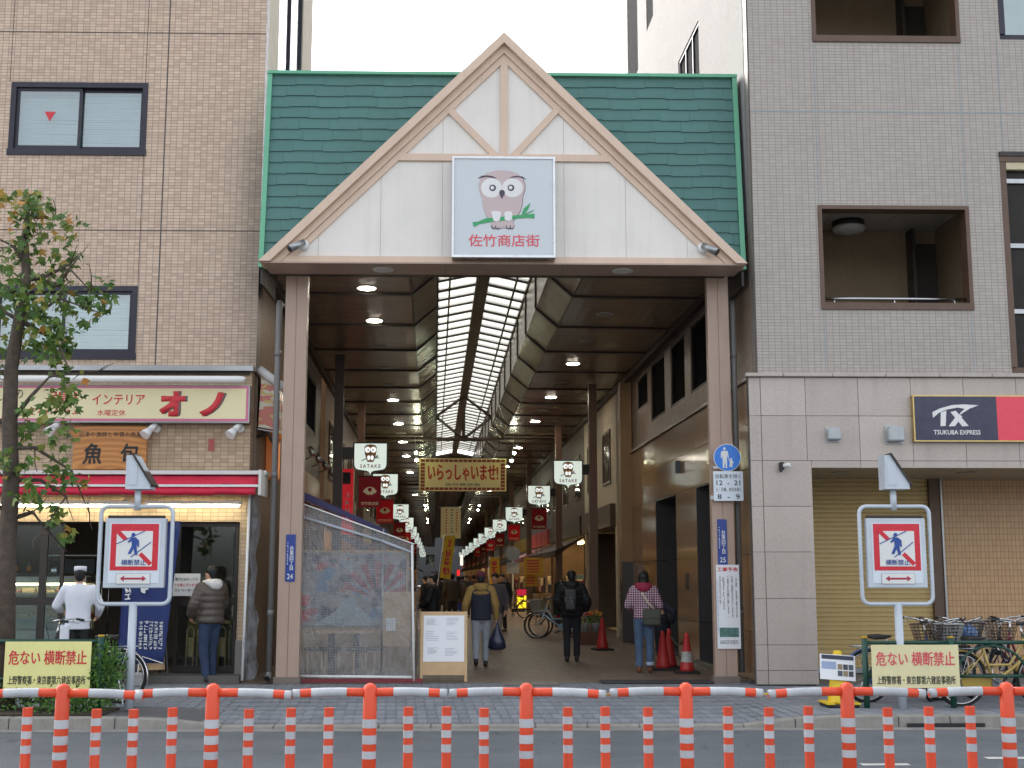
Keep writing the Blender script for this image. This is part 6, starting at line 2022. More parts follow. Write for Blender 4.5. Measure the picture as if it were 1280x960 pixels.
# yellow warning boards on the green railings
m_yel = mat('pale yellow board', (232, 226, 150), .5, var=.06, streak=.08)
m_yel2 = mat('faded cream board', (226, 216, 168), .5, var=.06, streak=.1)
for px0, py0, px1, py1, ym, lab, gy, redm in ((5, 802, 113, 870, m_yel, 'yellow cloth warning board tied to the railing by the shrub', 15.62, m_inkred), (1090, 806, 1199, 860, m_yel2, 'cream warning board with faded red characters on the railing by the bicycles', 15.75, m_pinkred)):
    x0, x1, z0, z1 = rect(px0, py0, px1, py1, gy)
    t = thing('warning_board', lab, 'sign', ((x0 + x1) / 2, gy, z0), 0, 'warning boards on the railings')
    W, H = x1 - x0, z1 - z0
    MB().box(-W / 2, W / 2, 0, .012, 0, H).build('board', ym, t)
    za = at(60, py0 + 16 + (3 if px0 > 500 else 4), gy).z - z0
    text('危ない 横断禁止', t, redm, 0, za, W * .9, .165, -.0005, .003, .018)
    zb_ = at(60, py0 + 46 if px0 > 500 else py0 + 48, gy).z - z0
    text('上野警察署・東京都第六建設事務所', t, m_inkblack, 0, zb_, W * .9, .1, -.0005, .003, .012)
# green railings
def railing(pxs, gy, label, arc=False, top=None):
    x = [at(p, 800, gy).x for p in pxs]
    t = thing('green_railing', label, 'railing', (x[0], gy + .05, 0), 0, 'green railings along the kerb')
    zt = at(600, top, gy).z
    for i, xx in enumerate(x):
        MB().tube((xx - x[0], 0, -.02), (xx - x[0], 0, zt + .05), .038, n=12).build('post', m_greenmetal, t, True)
        MB().tube((xx - x[0], 0, zt + .0505), (xx - x[0], 0, zt + .075), .039, n=12).build('yellow_cap', mat('yellow cap', (190, 150, 40), .5), t, True)
    for a, c in zip(x, x[1:]):
        MB().tube((a - x[0] + .03, 0, zt), (c - x[0] - .03, 0, zt), .024, n=10).build('top_rail', m_greenmetal, t, True)
        MB().tube((a - x[0] + .03, 0, .38), (c - x[0] - .03, 0, .38), .02, n=10).build('lower_rail', m_greenmetal, t, True)
        if arc:
            m_ = (a + c) / 2 - x[0]; w = (c - a) / 2 - .06
            for sg in (-1, 1):
                MB().path([(m_ + sg * w * math.cos(R(i * 15)) , 0, .38 + (zt - .42) * math.sin(R(i * 15))) for i in range(7)], .016, 8).build('arch_bar', m_greenmetal, t, True)
    return t
railing((-95, 125), 15.68, 'dark green railing holding the yellow board beside the shrub', top=801)
railing((1082, 1190, 1290, 1390), 15.85, 'dark green railing in front of the parked bicycles', True, top=804)
# shrub planter
import colorsys
def leafmat(name, cols, rough=.55):
    s = NT(name)
    v = s.coords()
    oi = s.noise(v, 3.0, 2)
    g_ = s.new('NewGeometry')
    ramp = s.new('ValToRGB')
    ramp.color_ramp.elements[0].color = C(cols[0]); ramp.color_ramp.elements[0].position = .0
    ramp.color_ramp.elements[1].color = C(cols[-1]); ramp.color_ramp.elements[1].position = 1
    for i, c_ in enumerate(cols[1:-1]):
        e = ramp.color_ramp.elements.new((i + 1) / (len(cols) - 1)); e.color = C(c_)
    s.link(g_.outputs['Random Per Island'], ramp.inputs[0])
    s.link(ramp.outputs[0], s.b.inputs['Base Color'])
    s.b.inputs['Roughness'].default_value = rough
    tl_ = s.new('BsdfTranslucent'); s.link(ramp.outputs[0], tl_.inputs[0])
    mx = s.new('MixShader'); mx.inputs[0].default_value = .3
    s.link(s.b.outputs[0], mx.inputs[1]); s.link(tl_.outputs[0], mx.inputs[2]); s.link(mx.outputs[0], s.out.inputs[0])
    MATS[name] = s.m
    return s.m
m_shrub = leafmat('shrub leaf', [(52, 86, 36), (82, 122, 52), (106, 146, 66), (64, 100, 44)])
m_bark = mat('grey brown bark', (92, 80, 70), .9, var=.4, vs=12, bump=.8, bs=30)
def leaf_quads(b, p, d, n, L_, w, shape_='oval'):
    """one leaf at p pointing along d with normal n"""
    s_ = d.cross(n).normalized()
    if shape_ == 'oval':
        pts = [(0, 0), (.35, .5), (.7, .42), (1, 0), (.7, -.42), (.35, -.5)]
        f = [(0, 1, 2, 3), (0, 3, 4, 5)]
    else:            # three-lobed
        pts = [(0, 0), (.18, .3), (.62, .62), (.55, .22), (1, 0), (.55, -.22), (.62, -.62), (.18, -.3)]
        f = [(0, 1, 2, 3), (0, 3, 4, 5), (0, 5, 6, 7)]
    k = len(b.v)
    for a, c in pts:
        b.v.append(p + d * (a * L_) + s_ * (c * w) + n * (-.18 * L_ * abs(c) - .1 * L_ * a * a))
    b.f += [tuple(i + k for i in q) for q in f]
def rvec(rnd):
    while True:
        v = Vector((rnd.uniform(-1, 1), rnd.uniform(-1, 1), rnd.uniform(-1, 1)))
        if .05 < v.length < 1: return v.normalized()
def leafmat_h(name, cols, z0, z1):
    """green leaves, turned yellow and orange towards the top of the crown"""
    m = leafmat(name, cols)
    nt = m.node_tree
    ramp = [n for n in nt.nodes if n.type == 'VALTORGB'][0]
    geo = [n for n in nt.nodes if n.type == 'NEW_GEOMETRY'][0]
    tc = nt.nodes.new('ShaderNodeTexCoord'); sp = nt.nodes.new('ShaderNodeSeparateXYZ')
    nt.links.new(tc.outputs['Object'], sp.inputs[0])
    mr = nt.nodes.new('ShaderNodeMapRange')
    mr.inputs[1].default_value, mr.inputs[2].default_value = z0, z1
    mr.inputs[3].default_value, mr.inputs[4].default_value = .03, .62
    nt.links.new(sp.outputs[2], mr.inputs[0])
    wn_ = nt.nodes.new('ShaderNodeTexWhiteNoise'); wn_.noise_dimensions = '1D'
    nt.links.new(geo.outputs['Random Per Island'], wn_.inputs['W'])
    lt = nt.nodes.new('ShaderNodeMath'); lt.operation = 'LESS_THAN'
    nt.links.new(wn_.outputs['Value'], lt.inputs[0]); nt.links.new(mr.outputs[0], lt.inputs[1])
    r2 = nt.nodes.new('ShaderNodeValToRGB')
    r2.color_ramp.elements[0].color = C((150, 140, 60)); r2.color_ramp.elements[1].color = C((206, 140, 74))
    nt.links.new(geo.outputs['Random Per Island'], r2.inputs[0])
    mx = nt.nodes.new('ShaderNodeMix'); mx.data_type = 'RGBA'
    nt.links.new(lt.outputs[0], mx.inputs[0]); nt.links.new(ramp.outputs[0], mx.inputs[6]); nt.links.new(r2.outputs[0], mx.inputs[7])
    for n in nt.nodes:
        if n.type == 'BSDF_PRINCIPLED': nt.links.new(mx.outputs[2], n.inputs['Base Color'])
        if n.type == 'BSDF_TRANSLUCENT': nt.links.new(mx.outputs[2], n.inputs[0])
    return m
rnd = random.Random(21)
q = gnd(118, 880)
pb = thing('planting_strip', 'soil bed edged in stone under the railing and shrub', 'planter', (at(40, 870, 15.7).x, 15.7, 0))
MB().box(-2.6, .95, -.42, .35, -.03, .012).build('soil', mat('dark soil', (62, 52, 42), .95, bump=.6, bs=40), pb)
sh_ = thing('shrub', 'bushy green shrub growing behind the yellow board', 'shrub', (at(105, 850, 15.85).x, 15.86, 0))
lb_, stb = MB(), MB()
lumps = [(.3, -.15, .5, .22, .3), (.22, 0, .5, .3, .36), (.02, .0, .42, .3, .34), (-.45, .0, .25, .4, .22), (.15, -.1, .2, .36, .22), (-1.0, -.05, .16, .5, .16), (-.1, -.28, .1, .5, .12)]
for cx, cy, cz, r, h in lumps:
    for i in range(520):
        v = rvec(rnd)
        rr = rnd.random() ** .45
        p = Vector((cx + v.x * r * rr, cy + v.y * r * .7 * rr, max(.02, cz + v.z * h * rr)))
        d = (v + rvec(rnd) * .7 + Vector((0, 0, .3))).normalized()
        n = rvec(rnd)
        n = (n - d * n.dot(d)).normalized()
        leaf_quads(lb_, p, d, n, rnd.uniform(.035, .06), rnd.uniform(.02, .032))
for i in range(9):
    x = rnd.uniform(-.5, .3)
    stb.path([(x * .4, 0, 0), (x * .7, rnd.uniform(-.1, .1), .25), (x, rnd.uniform(-.15, .15), .6)], [.014, .01, .005], 6)
lb_.build('crown', m_shrub, sh_)
stb.build('trunk', m_bark, sh_, True)

# ---- street tree
rnd = random.Random(11)
TRY = 15.9
def tp_(px, py): return at(px, py, TRY)
tb_ = tp_(8, 880)
tree = thing('street_tree', 'young maple with green and orange leaves at the kerb by the fish restaurant', 'tree', (tb_.x, TRY, 0))
tr_b, leaves = MB(), MB()
O = Vector((tb_.x, TRY, 0))
trunk = [Vector((tp_(6, 850).x, TRY, 0)) - O] + [tp_(*q_) - O for q_ in ((8, 700), (14, 600), (12, 530), (14, 460), (24, 400), (33, 350), (31, 300), (36, 250))]
tr_b.path(trunk, [.14, .11, .1, .095, .085, .075, .06, .045, .02], 12)
limbs = [((12, 530), (40, 495), (60, 470), (85, 455)), ((14, 560), (45, 560), (75, 585), (95, 640)), ((24, 400), (55, 390), (85, 380), (118, 385)), ((33, 350), (60, 345), (85, 330), (100, 315)), ((33, 330), (20, 310), (2, 300), (-30, 290)),
         ((24, 400), (5, 390), (-20, 370), (-45, 350)), ((12, 470), (-12, 460), (-40, 440), (-60, 430)), ((14, 600), (50, 600), (80, 620), (70, 670)), ((10, 650), (40, 640), (60, 650), (75, 690)), ((31, 300), (45, 275), (55, 262), (62, 258)),
         ((24, 400), (60, 420), (85, 440), (100, 470)), ((33, 345), (70, 355), (100, 345), (128, 375)), ((12, 530), (-20, 520), (-50, 500), (-70, 480)), ((10, 640), (-20, 620), (-45, 600), (-60, 580))]
tips = []
for L_ in limbs:
    dy = [0, rnd.uniform(-.2, .2), rnd.uniform(-.5, .5), rnd.uniform(-.8, .8)]
    pts = [tp_(*q_) - O + Vector((0, e, 0)) for q_, e in zip(L_, dy)]
    tr_b.path(pts, [.035, .024, .014, .006], 7)
    for a, c in zip(pts, pts[1:]):
        for k in range(5):
            tips.append((a.lerp(c, rnd.random()), (c - a).normalized()))
    for k in range(3):
        i = rnd.randint(1, 3)
        e = pts[i] + rvec(rnd) * rnd.uniform(.2, .45)
        tr_b.path([pts[i], (pts[i] + e) / 2 + rvec(rnd) * .05, e], [.009, .007, .004], 5)
        tips += [(pts[i].lerp(e, t_), (e - pts[i]).normalized()) for t_ in (.4, .7, 1, 1, 1)]
for q_ in ((36, 250), (33, 262), (30, 285), (34, 330), (28, 380)):
    tips += [(tp_(*q_) - O, Vector((0, 0, 1)))] * 3
clumps = [(30, 245, .16, 60), (8, 262, .18, 50), (55, 262, .2, 60), (40, 285, .3, 110), (90, 290, .22, 60), (20, 320, .35, 130), (70, 325, .28, 110), (15, 375, .4, 150), (65, 380, .35, 150), (100, 375, .28, 110), (118, 350, .16, 30), (55, 425, .3, 90), (85, 420, .28, 80),
          (70, 440, .2, 60), (5, 430, .35, 80), (70, 470, .25, 50), (90, 500, .2, 60), (45, 520, .22, 40), (80, 540, .25, 60), (30, 580, .25, 60), (70, 590, .22, 70), (50, 620, .2, 60), (75, 640, .18, 40), (65, 500, .2, 50), (30, 540, .2, 40), (100, 600, .16, 20), (75, 665, .12, 25), (-30, 350, .5, 120), (-40, 480, .5, 100), (-40, 580, .4, 60), (128, 370, .12, 18), (60, 405, .25, 60)]
for px_, py_, r, cnt in clumps:
    c = tp_(px_, py_) - O
    c.y = rnd.uniform(-.35, .35)
    for i in range(int(cnt * .62)):
        v = rvec(rnd) * (r * rnd.random() ** .4)
        v.y *= 1.3
        p = c + v
        d = Vector((rnd.uniform(-1, 1), rnd.uniform(-1, 1), rnd.uniform(-1.1, .25))).normalized()
        n = Vector((rnd.uniform(-.7, .7), rnd.uniform(-1, .2), rnd.uniform(.0, 1))).normalized()
        n = (n - d * n.dot(d)).normalized()
        s_ = rnd.uniform(.085, .15)
        leaf_quads(leaves, p, d, n, s_, s_ * .85, 'lobed')
m_maple = leafmat_h('maple leaf', [(58, 88, 40), (80, 114, 50), (98, 130, 60), (68, 98, 44), (116, 140, 60), (88, 120, 54), (74, 106, 48), (144, 146, 66), (86, 114, 54)], 5.6, 7.3)
leaves.build('crown', m_maple, tree)
tr_b.build('trunk', m_bark, tree, True)

# ---- orange and white barrier
BYY = 8.2
m_or = mat('orange plastic', (228, 78, 42), .42, var=.14, vs=5, streak=.28, rand=.06)
m_refl = mat('reflective white tape', (188, 190, 193), .4, var=.2, vs=9, streak=.35, rand=.08)
m_or_edge = mat('crimson cord', (180, 40, 70), .5)
def ztop(py): return at(640, py, BYY).z
ZT = ztop(856)
kx = BYY / F
def tallpost():
    t = thing('tall_barrier_post', '', 'post', (0, 0, 0), 0, 'tall barrier posts with arms')
    r = .043
    H = ZT - ROADZ
    MB().lathe([(.12, 0), (.12, .02), (.06, .05)], 18).build('foot', m_black, t, True)
    MB().lathe([(r, .04), (r, H - .02), (r * .8, H), (r * .3, H + .012)], 20).build('tube', m_or, t, True)
    for a, c in ((909, 898), (929, 918), (947.5, 938)):
        MB().lathe([(r + .0015, ztop(a) - ROADZ), (r + .0015, ztop(c) - ROADZ)], 20, cap=False).build('white_band', m_refl, t, True)
    for sg in (-1, 1):
        za = H - .045
        L_ = 95 * kx
        sag = -.012
        p0, p1 = Vector((sg * .03, 0, za)), Vector((sg * L_, 0, za + sag))
        def pt(f): return p0.lerp(p1, f) + Vector((0, 0, .006 * math.sin(f * math.pi)))
        a = MB().path([pt(i / 6) for i in range(7)], .027, 14).build('arm', m_or, t, True)
        MB().path([pt(.27 + .06 * i) for i in range(9)], .0283, 14, cap=False).build('white_sleeve', m_refl, a, True)
        MB().path([pt(.9 + .1 * i / 2) for i in range(3)], .0283, 14).build('end_cap', m_refl, a, True)
    return t
tp0 = tallpost()
TALL = [(77, 855, 'beside the yellow board'), (265, 857, 'before the man in brown'), (462, 858, 'in front of the plastic screen'), (658, 860, 'in the middle of the arcade mouth'),
        (858, 860, 'in front of the two red cones'), (1060, 858, 'in front of the yellow cone with the flyer'), (1260, 857, 'in front of the yellow bicycle')]
for i, (px, py, lab) in enumerate(TALL):
    t = tp0 if i == 0 else copy_tree(tp0)
    x = at(px, 900, BYY).x
    put(t, (x, BYY, ROADZ), random.uniform(-.03, .03), 'tall orange barrier post with arms ' + lab)
    for c in t.children:
        if c.name.startswith('arm'):
            c.rotation_euler = (0, random.uniform(-.012, .012), 0)
for i, (a, c) in enumerate(zip(TALL, TALL[1:])):
    if i == 3 or i == 4 or i == 1:
        x = (at(a[0], 900, BYY).x + at(c[0], 900, BYY).x) / 2
        t = thing('yellow_tie_rope', 'short yellow cord joining barrier arms ' + {1: 'below the gate column by the restaurant', 3: 'beside the dark door mat', 4: 'below the granite corner'}[i], 'rope', (x, BYY, ZT - .06), 0, 'cords joining the barrier arms')
        MB().tube((-.05, 0, 0), (.05, 0, 0), .006, n=8).build('cord', mat('yellow cord', (220, 180, 40), .6), t, True)
def shortpost():
    t = thing('short_bollard', '', 'bollard', (0, 0, 0), 0, 'short orange and white bollards')
    H = ztop(885) - ROADZ
    for sx in (-.0155, .0155):       # twin-lobed flexible post
        pass
    def lobed(b, z0, z1, e, cap=True):
        pr = []
        for i in range(28):
            a = 2 * math.pi * i / 28
            r_ = .0305 + e - .006 * math.exp(-((math.sin(a) + 1) / .06)) - .006 * math.exp(-((1 - math.sin(a)) / .06))
            pr.append((r_ * math.cos(a), r_ * math.sin(a)))
        n = len(pr)
        b.add([(x, y, z0) for x, y in pr] + [(x, y, z1) for x, y in pr], [(i, (i + 1) % n, n + (i + 1) % n, n + i) for i in range(n)] + ([tuple(range(n)), tuple(range(n, 2 * n))] if cap else []))
        return b
    MB().lathe([(.1, 0), (.1, .02), (.045, .05)], 16).build('foot', m_black, t, True)
    lobed(MB(), .04, H, 0).build('tube', m_or, t)
    for a, c in ((905.5, 896), (923.5, 914), (942, 932)):
        lobed(MB(), ztop(a) - ROADZ, ztop(c) - ROADZ, .0012, False).build('white_band', m_refl, t)
    return t
sp0 = shortpost()
SHORT = [(32, 'below the first characters of the yellow board'), (119, 'at the shrub'), (167, 'at the grey sign post near the shrub'), (214, 'below the concrete foot of the navy banner'),
         (311, 'below the tiled pier'), (363, 'below the gate column numbered 24'), (411, 'below the terrace stools'), (510, 'below the white screen pole'), (558, 'below the paper notice board'),
         (605, 'below the hooded man'), (710, 'below the man in black'), (757, 'below the lone red cone'), (810, 'below the woman in the plaid jacket'), (911, 'below the works notice'), (962, 'below the granite corner'),
         (1012, 'below the flyer on the yellow cone'), (1110, 'below the start of the cream board'), (1162, 'below the middle of the cream board'), (1213, 'below the bicycle baskets')]
for i, (px, lab) in enumerate(SHORT):
    t = sp0 if i == 0 else copy_tree(sp0)
    put(t, (at(px, 920, BYY + .08).x, BYY + .08 + random.uniform(-.02, .02), ROADZ - random.uniform(0, .012)), random.uniform(-.4, .4), 'short orange and white bollard ' + lab)

# ---- yellow cone stand with flyer
q = gnd(1052, 884)
t = thing('yellow_cone_stand', 'yellow cone stand carrying a printed flyer beside the green railing', 'cone', (q.x, q.y + .1, 0))
m_ycone = mat('yellow plastic', (224, 190, 30), .45)
MB().cbox(-.2, .2, -.2, .2, 0, .04, .015).build('base', m_black, t)
MB().lathe([(.15, .04), (.14, .07), (.055, .66), (.04, .68)], 20).build('cone', m_ycone, t, True)
for sx in (-1, 1):
    MB().box(sx * .16 - .05, sx * .16 + .05, -.22, .22, .04, .06).build('foot_bar', m_ycone, t)
fl_ = thing('flyer', 'white framed flyer with dark photographs clipped to the yellow cone', 'flyer', (q.x - .04, q.y - .03, .33))
M4 = Matrix.Rotation(R(4), 4, 'Y') @ Matrix.Rotation(R(-12), 4, 'X')
MB().box(-.22, .22, 0, .008, 0, .31, M4).build('sheet', m_paper, fl_)
MB().box(-.2, .2, -.004, -.0005, .25, .3, M4).build('heading', mat('flyer navy', (44, 48, 70), .5), fl_)
MB().box(-.2, -.02, -.004, -.0005, .13, .22, M4).build('text_block', mat('flyer grey blue', (150, 165, 195), .6), fl_)
rnd2 = random.Random(2)
for i in range(3):
    for j in range(2):
        MB().box(0 + i * .068, .058 + i * .068, -.004, -.0005, .05 + j * .08, .115 + j * .08, M4).build('photograph', mat('flyer photo %d' % ((i + j) % 3), [(70, 80, 90), (140, 120, 90), (60, 60, 64)][(i + j) % 3], .5), fl_)

# ---- A-frame notice board in the arcade mouth
q = gnd(554, 853)
t = thing('notice_easel', 'wooden A-frame board with white printed sheets in the arcade mouth', 'sign', (q.x, q.y + .1, 0))
tilt = Matrix.Rotation(R(-7), 4, 'X')
MB().box(-.36, .36, -.02, .0, .1, 1.06, tilt).build('front_board', m_wood, t)
MB().box(-.3, .3, -.0, .02, .1, 1.0, Matrix.Translation((0, .34, 0)) @ Matrix.Rotation(R(10), 4, 'X')).build('rear_board', m_wood, t)
for sx in (-.34, .34):
    MB().box(sx - .02, sx + .02, -.024, .01, 0, 1.06, tilt).build('leg', m_wood, t)
MB().box(-.315, .315, -.026, -.0215, .3, 1.0, tilt).build('paper', m_paper, t)
rnd2 = random.Random(4)
pr_ = MB()
for cx, cz, w, h in ((-.16, .9, .22, .1), (.14, .9, .2, .12), (-.17, .68, .22, .16), (.14, .68, .2, .14), (-.16, .46, .18, .1), (.12, .44, .2, .12)):
    for k in range(6):
        z = cz + h / 2 - k * h / 6
        a = rnd2.uniform(.5, 1) * w / 2
        pr_.box(cx - w / 2, cx - w / 2 + a * 2, -.028, -.0265, z - .006, z, tilt)
pr_.build('printed_lines', mat('pale grey ink', (170, 172, 180), .7), t, kind='stuff')

# ---- red cones
m_cone = mat('red cone plastic', (190, 48, 48), .5, var=.2, streak=.2)
def cone(px, py, label, scale=1, banded=False):
    q = gnd(px, py)
    t = thing('traffic_cone', label, 'cone', (q.x, q.y, 0), random.uniform(-.4, .4), 'red cones along the stone wall')
    s = scale
    MB().prism([(-.2 * s, 0), (.2 * s, 0), (.19 * s, .045), (-.19 * s, .045)], -.2 * s, .2 * s).build('base', m_rubber, t)
    MB().lathe([(.135 * s, .045), (.125 * s, .09), (.042 * s, .64 * s), (.045 * s, .65 * s), (.03 * s, .7 * s)], 18).build('cone', m_cone, t, True)
    if banded:
        MB().lathe([(.112 * s, .2 * s), (.088 * s, .38 * s)], 18, cap=False).build('printed_sleeve', mat('grey printed sleeve', (190, 190, 186), .5, var=.5, vs=20), t, True)
    return t
cone(753, 813, 'red cone standing alone at the end of the polished stone wall')
cone(829, 838, 'red cone half hidden by the woman in the plaid jacket', .95)
cone(837, 836, 'middle red cone of three beside the stone recess', .98)
cone(859, 842, 'red cone with a grey printed sleeve by the gate column', .95, True)
# chain between the last two cones
a, c = gnd(838, 836), gnd(859, 842)
t = thing('sagging_chain', 'dark sagging chain slung between two red cones', 'chain', (a.x, a.y, .6))
MB().path([Vector((0, 0, 0)).lerp(c - a, i / 10) + Vector((0, 0, -.16 * math.sin(math.pi * i / 10))) for i in range(11)], .012, 6).build('chain', m_dark, t, True)
# flower planters
for i, (px, lab) in enumerate(((733, 'grey pot of red flowers standing on the wooden box'), (744, 'grey pot of yellow flowers beside the lone red cone'))):
    q = gnd(px, 806)
    if i == 0:
        t = thing('flower_box_stand', 'low brown wooden box under the flower pots', 'box', (q.x + .1, q.y + .05, 0))
        MB().cbox(-.32, .32, -.16, .16, 0, .3, .01).build('box', mat('brown box', (104, 66, 48), .7), t)
    t = thing('flower_pot', lab, 'plant', (q.x + (-.03 if i == 0 else .02), q.y + .05, .3))
    MB().lathe([(.07, 0), (.1, .18), (.105, .2)], 16).build('pot', mat('grey pot', (150, 156, 160), .5), t, True)
    fb, gbb = MB(), MB()
    rnd3 = random.Random(i)
    for k in range(140):
        v = rvec(rnd3); p = Vector((v.x * .16, v.y * .12, .28 + v.z * .12))
        leaf_quads(gbb, p, rvec(rnd3), Vector((0, 0, 1)).cross(rvec(rnd3)).normalized(), .06, .02)
    for k in range(60):
        v = rvec(rnd3); p = Vector((v.x * .15, v.y * .12, .38 + abs(v.z) * .1))
        d = rvec(rnd3); n = rvec(rnd3); n = (n - d * n.dot(d)).normalized()
        leaf_quads(fb, p, d, n, .05, .03)
    gbb.build('foliage', m_shrub, t)
    fb.build('blossom', mat('petal %d' % i, [(206, 50, 50), (224, 160, 40)][i], .6), t)
# ================================================================== BICYCLES
m_tyre = mat('tyre rubber', (34, 33, 33), .8)
m_chrome = mat('bicycle chrome', (200, 200, 200), .18, 1)
m_saddle = mat('black saddle', (30, 29, 30), .5)
def arc(cx, cz, r, a0, a1, n=12, y=0):
    return [(cx + r * math.cos(R(a0 + (a1 - a0) * i / n)), y, cz + r * math.sin(R(a0 + (a1 - a0) * i / n))) for i in range(n + 1)]
def wheel(t, x, r=.325):
    pts = [(x + r * math.cos(2 * math.pi * i / 36), 0, r + .005 + r * math.sin(2 * math.pi * i / 36)) for i in range(36)]
    ty = MB().path([(p[0], p[1], p[2]) for p in pts], .019, 8, True).build('wheel', m_tyre, t, True)
    pts2 = [(x + (r - .028) * math.cos(2 * math.pi * i / 36), 0, r + .005 + (r - .028) * math.sin(2 * math.pi * i / 36)) for i in range(36)]
    MB().path(pts2, .012, 6, True).build('rim', m_chrome, ty, True)
    sp = MB()
    for i in range(20):
        a = 2 * math.pi * i / 20; s = .03 if i % 2 else -.03
        sp.tube((x + .02 * math.cos(a + .8), s, r + .005 + .02 * math.sin(a + .8)), (x + (r - .03) * math.cos(a), 0, r + .005 + (r - .03) * math.sin(a)), .0016, n=4, cap=False)
    sp.build('spokes', m_chrome, ty, kind='stuff')
    MB().tube((x, -.05, r + .005), (x, .05, r + .005), .02).build('hub', m_chrome, ty, True)
def basket_mesh(x0, x1, w0, w1, z0, z1, wire=.0025, nx=7, nz=6):
    b = MB()
    def ring(t_):
        w = w0 + (w1 - w0) * t_; z = z0 + (z1 - z0) * t_; e = .05 * t_
        return [Vector((x0 - e, -w, z)), Vector((x1 + e, -w, z)), Vector((x1 + e, w, z)), Vector((x0 - e, w, z))]
    for k in range(nz + 1):
        q = ring(k / nz)
        for i in range(4): b.tube(q[i], q[(i + 1) % 4], wire * (2.2 if k in (0, nz) else 1), n=4, cap=False)
    lo, hi = ring(0), ring(1)
    for i in range(4):
        for k in range(nx):
            f = k / nx
            b.tube(lo[i].lerp(lo[(i + 1) % 4], f), hi[i].lerp(hi[(i + 1) % 4], f), wire, n=4, cap=False)
    for k in range(1, nx):
        f = k / nx
        b.tube(lo[0].lerp(lo[1], f), lo[3].lerp(lo[2], f), wire, n=4, cap=False)
    return b
def bicycle(label, loc, rz, frame, fender=None, basket=None, rear=None, lean=0.0, wire=.0028, turn=0):
    t = thing('bicycle', label, 'bicycle', loc, rz)
    t.rotation_euler = (lean, 0, rz)
    fm = mat('bicycle paint %d %d %d' % frame, frame, .3, .2, coat=.5)
    fe = m_chrome if fender is None else mat('bicycle paint %d %d %d' % fender, fender, .35, .1)
    r = .33
    wheel(t, 0); wheel(t, 1.08)
    bb_, st_, hd0, hd1 = Vector((.44, 0, .28)), Vector((.3, 0, .72)), Vector((.9, 0, .62)), Vector((.85, 0, .82))
    f = MB().tube(st_, bb_, .018).path([hd0, hd0.lerp(bb_, .35) + Vector((-.05, 0, -.05)), bb_], .022, 10)
    f.path([hd1 + Vector((0, 0, -.05)), Vector((.66, 0, .5)), Vector((.37, 0, .5))], .018, 8).tube(hd0, hd1, .022)
    for s in (-.045, .045):
        f.tube(bb_ + Vector((0, s * .6, 0)), (0, s, r), .011).tube(st_ + Vector((.01, s * .4, -.06)), (0, s, r), .009)
        f.path([hd0 + Vector((0, s * .5, 0)), Vector((.93, s, .52)), Vector((1.08, s, r))], .012, 8)
    f.build('frame', fm, t, True)
    for x, a0, a1 in ((0, 20, 195), (1.08, 15, 165)):
        b = MB()
        pts = arc(x, r, .36, a0, a1, 16)
        for p in pts:
            p = Vector(p); d = (p - Vector((x, 0, r))).normalized()
            b.v += [p + Vector((0, -.028, 0)) - d * .012, p + Vector((0, -.015, 0)), p + Vector((0, .015, 0)), p + Vector((0, .028, 0)) - d * .012]
        for i in range(16):
            for j in range(3):
                b.f.append((i * 4 + j, i * 4 + j + 1, i * 4 + j + 5, i * 4 + j + 4))
        o = b.build('mudguard', fe, t, True)
        md = o.modifiers.new('thick', 'SOLIDIFY'); md.thickness = .003
    MB().prism(rrect(-.03, .52, .24, .37, .05), -.075, -.05).build('chain_case', fm if fender is None else fe, t)
    MB().lathe([(.075, -.09), (.075, -.082)], 20, (.44, 0, .28), 'y').build('chain_ring', m_chrome, t)
    for s in (-1, 1):
        c = MB().tube((.44, s * .1, .28), (.44 + s * .12, s * .1, .28 - s * .12), .011).build('crank', m_chrome, t, True)
        MB().box(.44 + s * .12 - .045, .44 + s * .12 + .045, min(s * .11, s * .19), max(s * .11, s * .19), .28 - s * .12 - .012, .28 - s * .12 + .012).build('pedal', m_black, c)
    MB().tube(st_, (.26, 0, .82), .013).build('seat_post', m_chrome, t, True)
    sd = MB().add([(.06, -.1, .85), (.06, .1, .85), (.2, .085, .86), (.32, .03, .85), (.36, 0, .84), (.32, -.03, .85), (.2, -.085, .86), (.05, -.1, .8), (.05, .1, .8), (.2, .08, .8), (.33, .025, .815), (.36, 0, .82), (.33, -.025, .815), (.2, -.08, .8)],
                  [tuple(range(7)), tuple(range(13, 6, -1))] + [(i, (i + 1) % 7, 7 + (i + 1) % 7, 7 + i) for i in range(7)])
    soften(sd.build('saddle', m_saddle, t, True), .015, 3)
    hb = MB().tube(hd1, (.82, 0, .98), .014)
    for s in (-1, 1):
        hb.path([(.82, 0, .98), (.86, s * .08, .99), (.85, s * .2, 1.03), (.72, s * .28, 1.05), (.62, s * .29, 1.03)], .012, 8)
    h = hb.build('handlebar', m_chrome, t, True)
    for s in (-1, 1):
        MB().tube((.7, s * .284, 1.046), (.6, s * .292, 1.026), .017).build('grip', m_black, h, True)
        MB().path([(.72, s * .27, 1.03), (.76, s * .24, 1.01), (.66, s * .27, .985)], .005, 5).build('brake_lever', m_chrome, h)
    MB().path([(.78, .2, 1.03), (.95, .1, 1.0), (.92, .02, .75)], .004, 5).build('brake_cable', m_black, t)
    if basket:
        basket_mesh(.98, 1.2, .13, .19, .72, .98, wire).build('basket', basket, t, kind='stuff')
        MB().tube((1.1, -.04, .33), (1.1, -.06, .72), .005).tube((1.1, .04, .33), (1.1, .06, .72), .005).build('basket_stay', m_chrome, t)
    if rear:
        basket_mesh(-.28, .06, .14, .18, .72, .96, wire).build('rear_basket', rear, t, kind='stuff')
    rk = MB()
    for s in (-.06, 0, .06):
        rk.tube((-.22, s, .71), (.22, s, .71), .006, n=6)
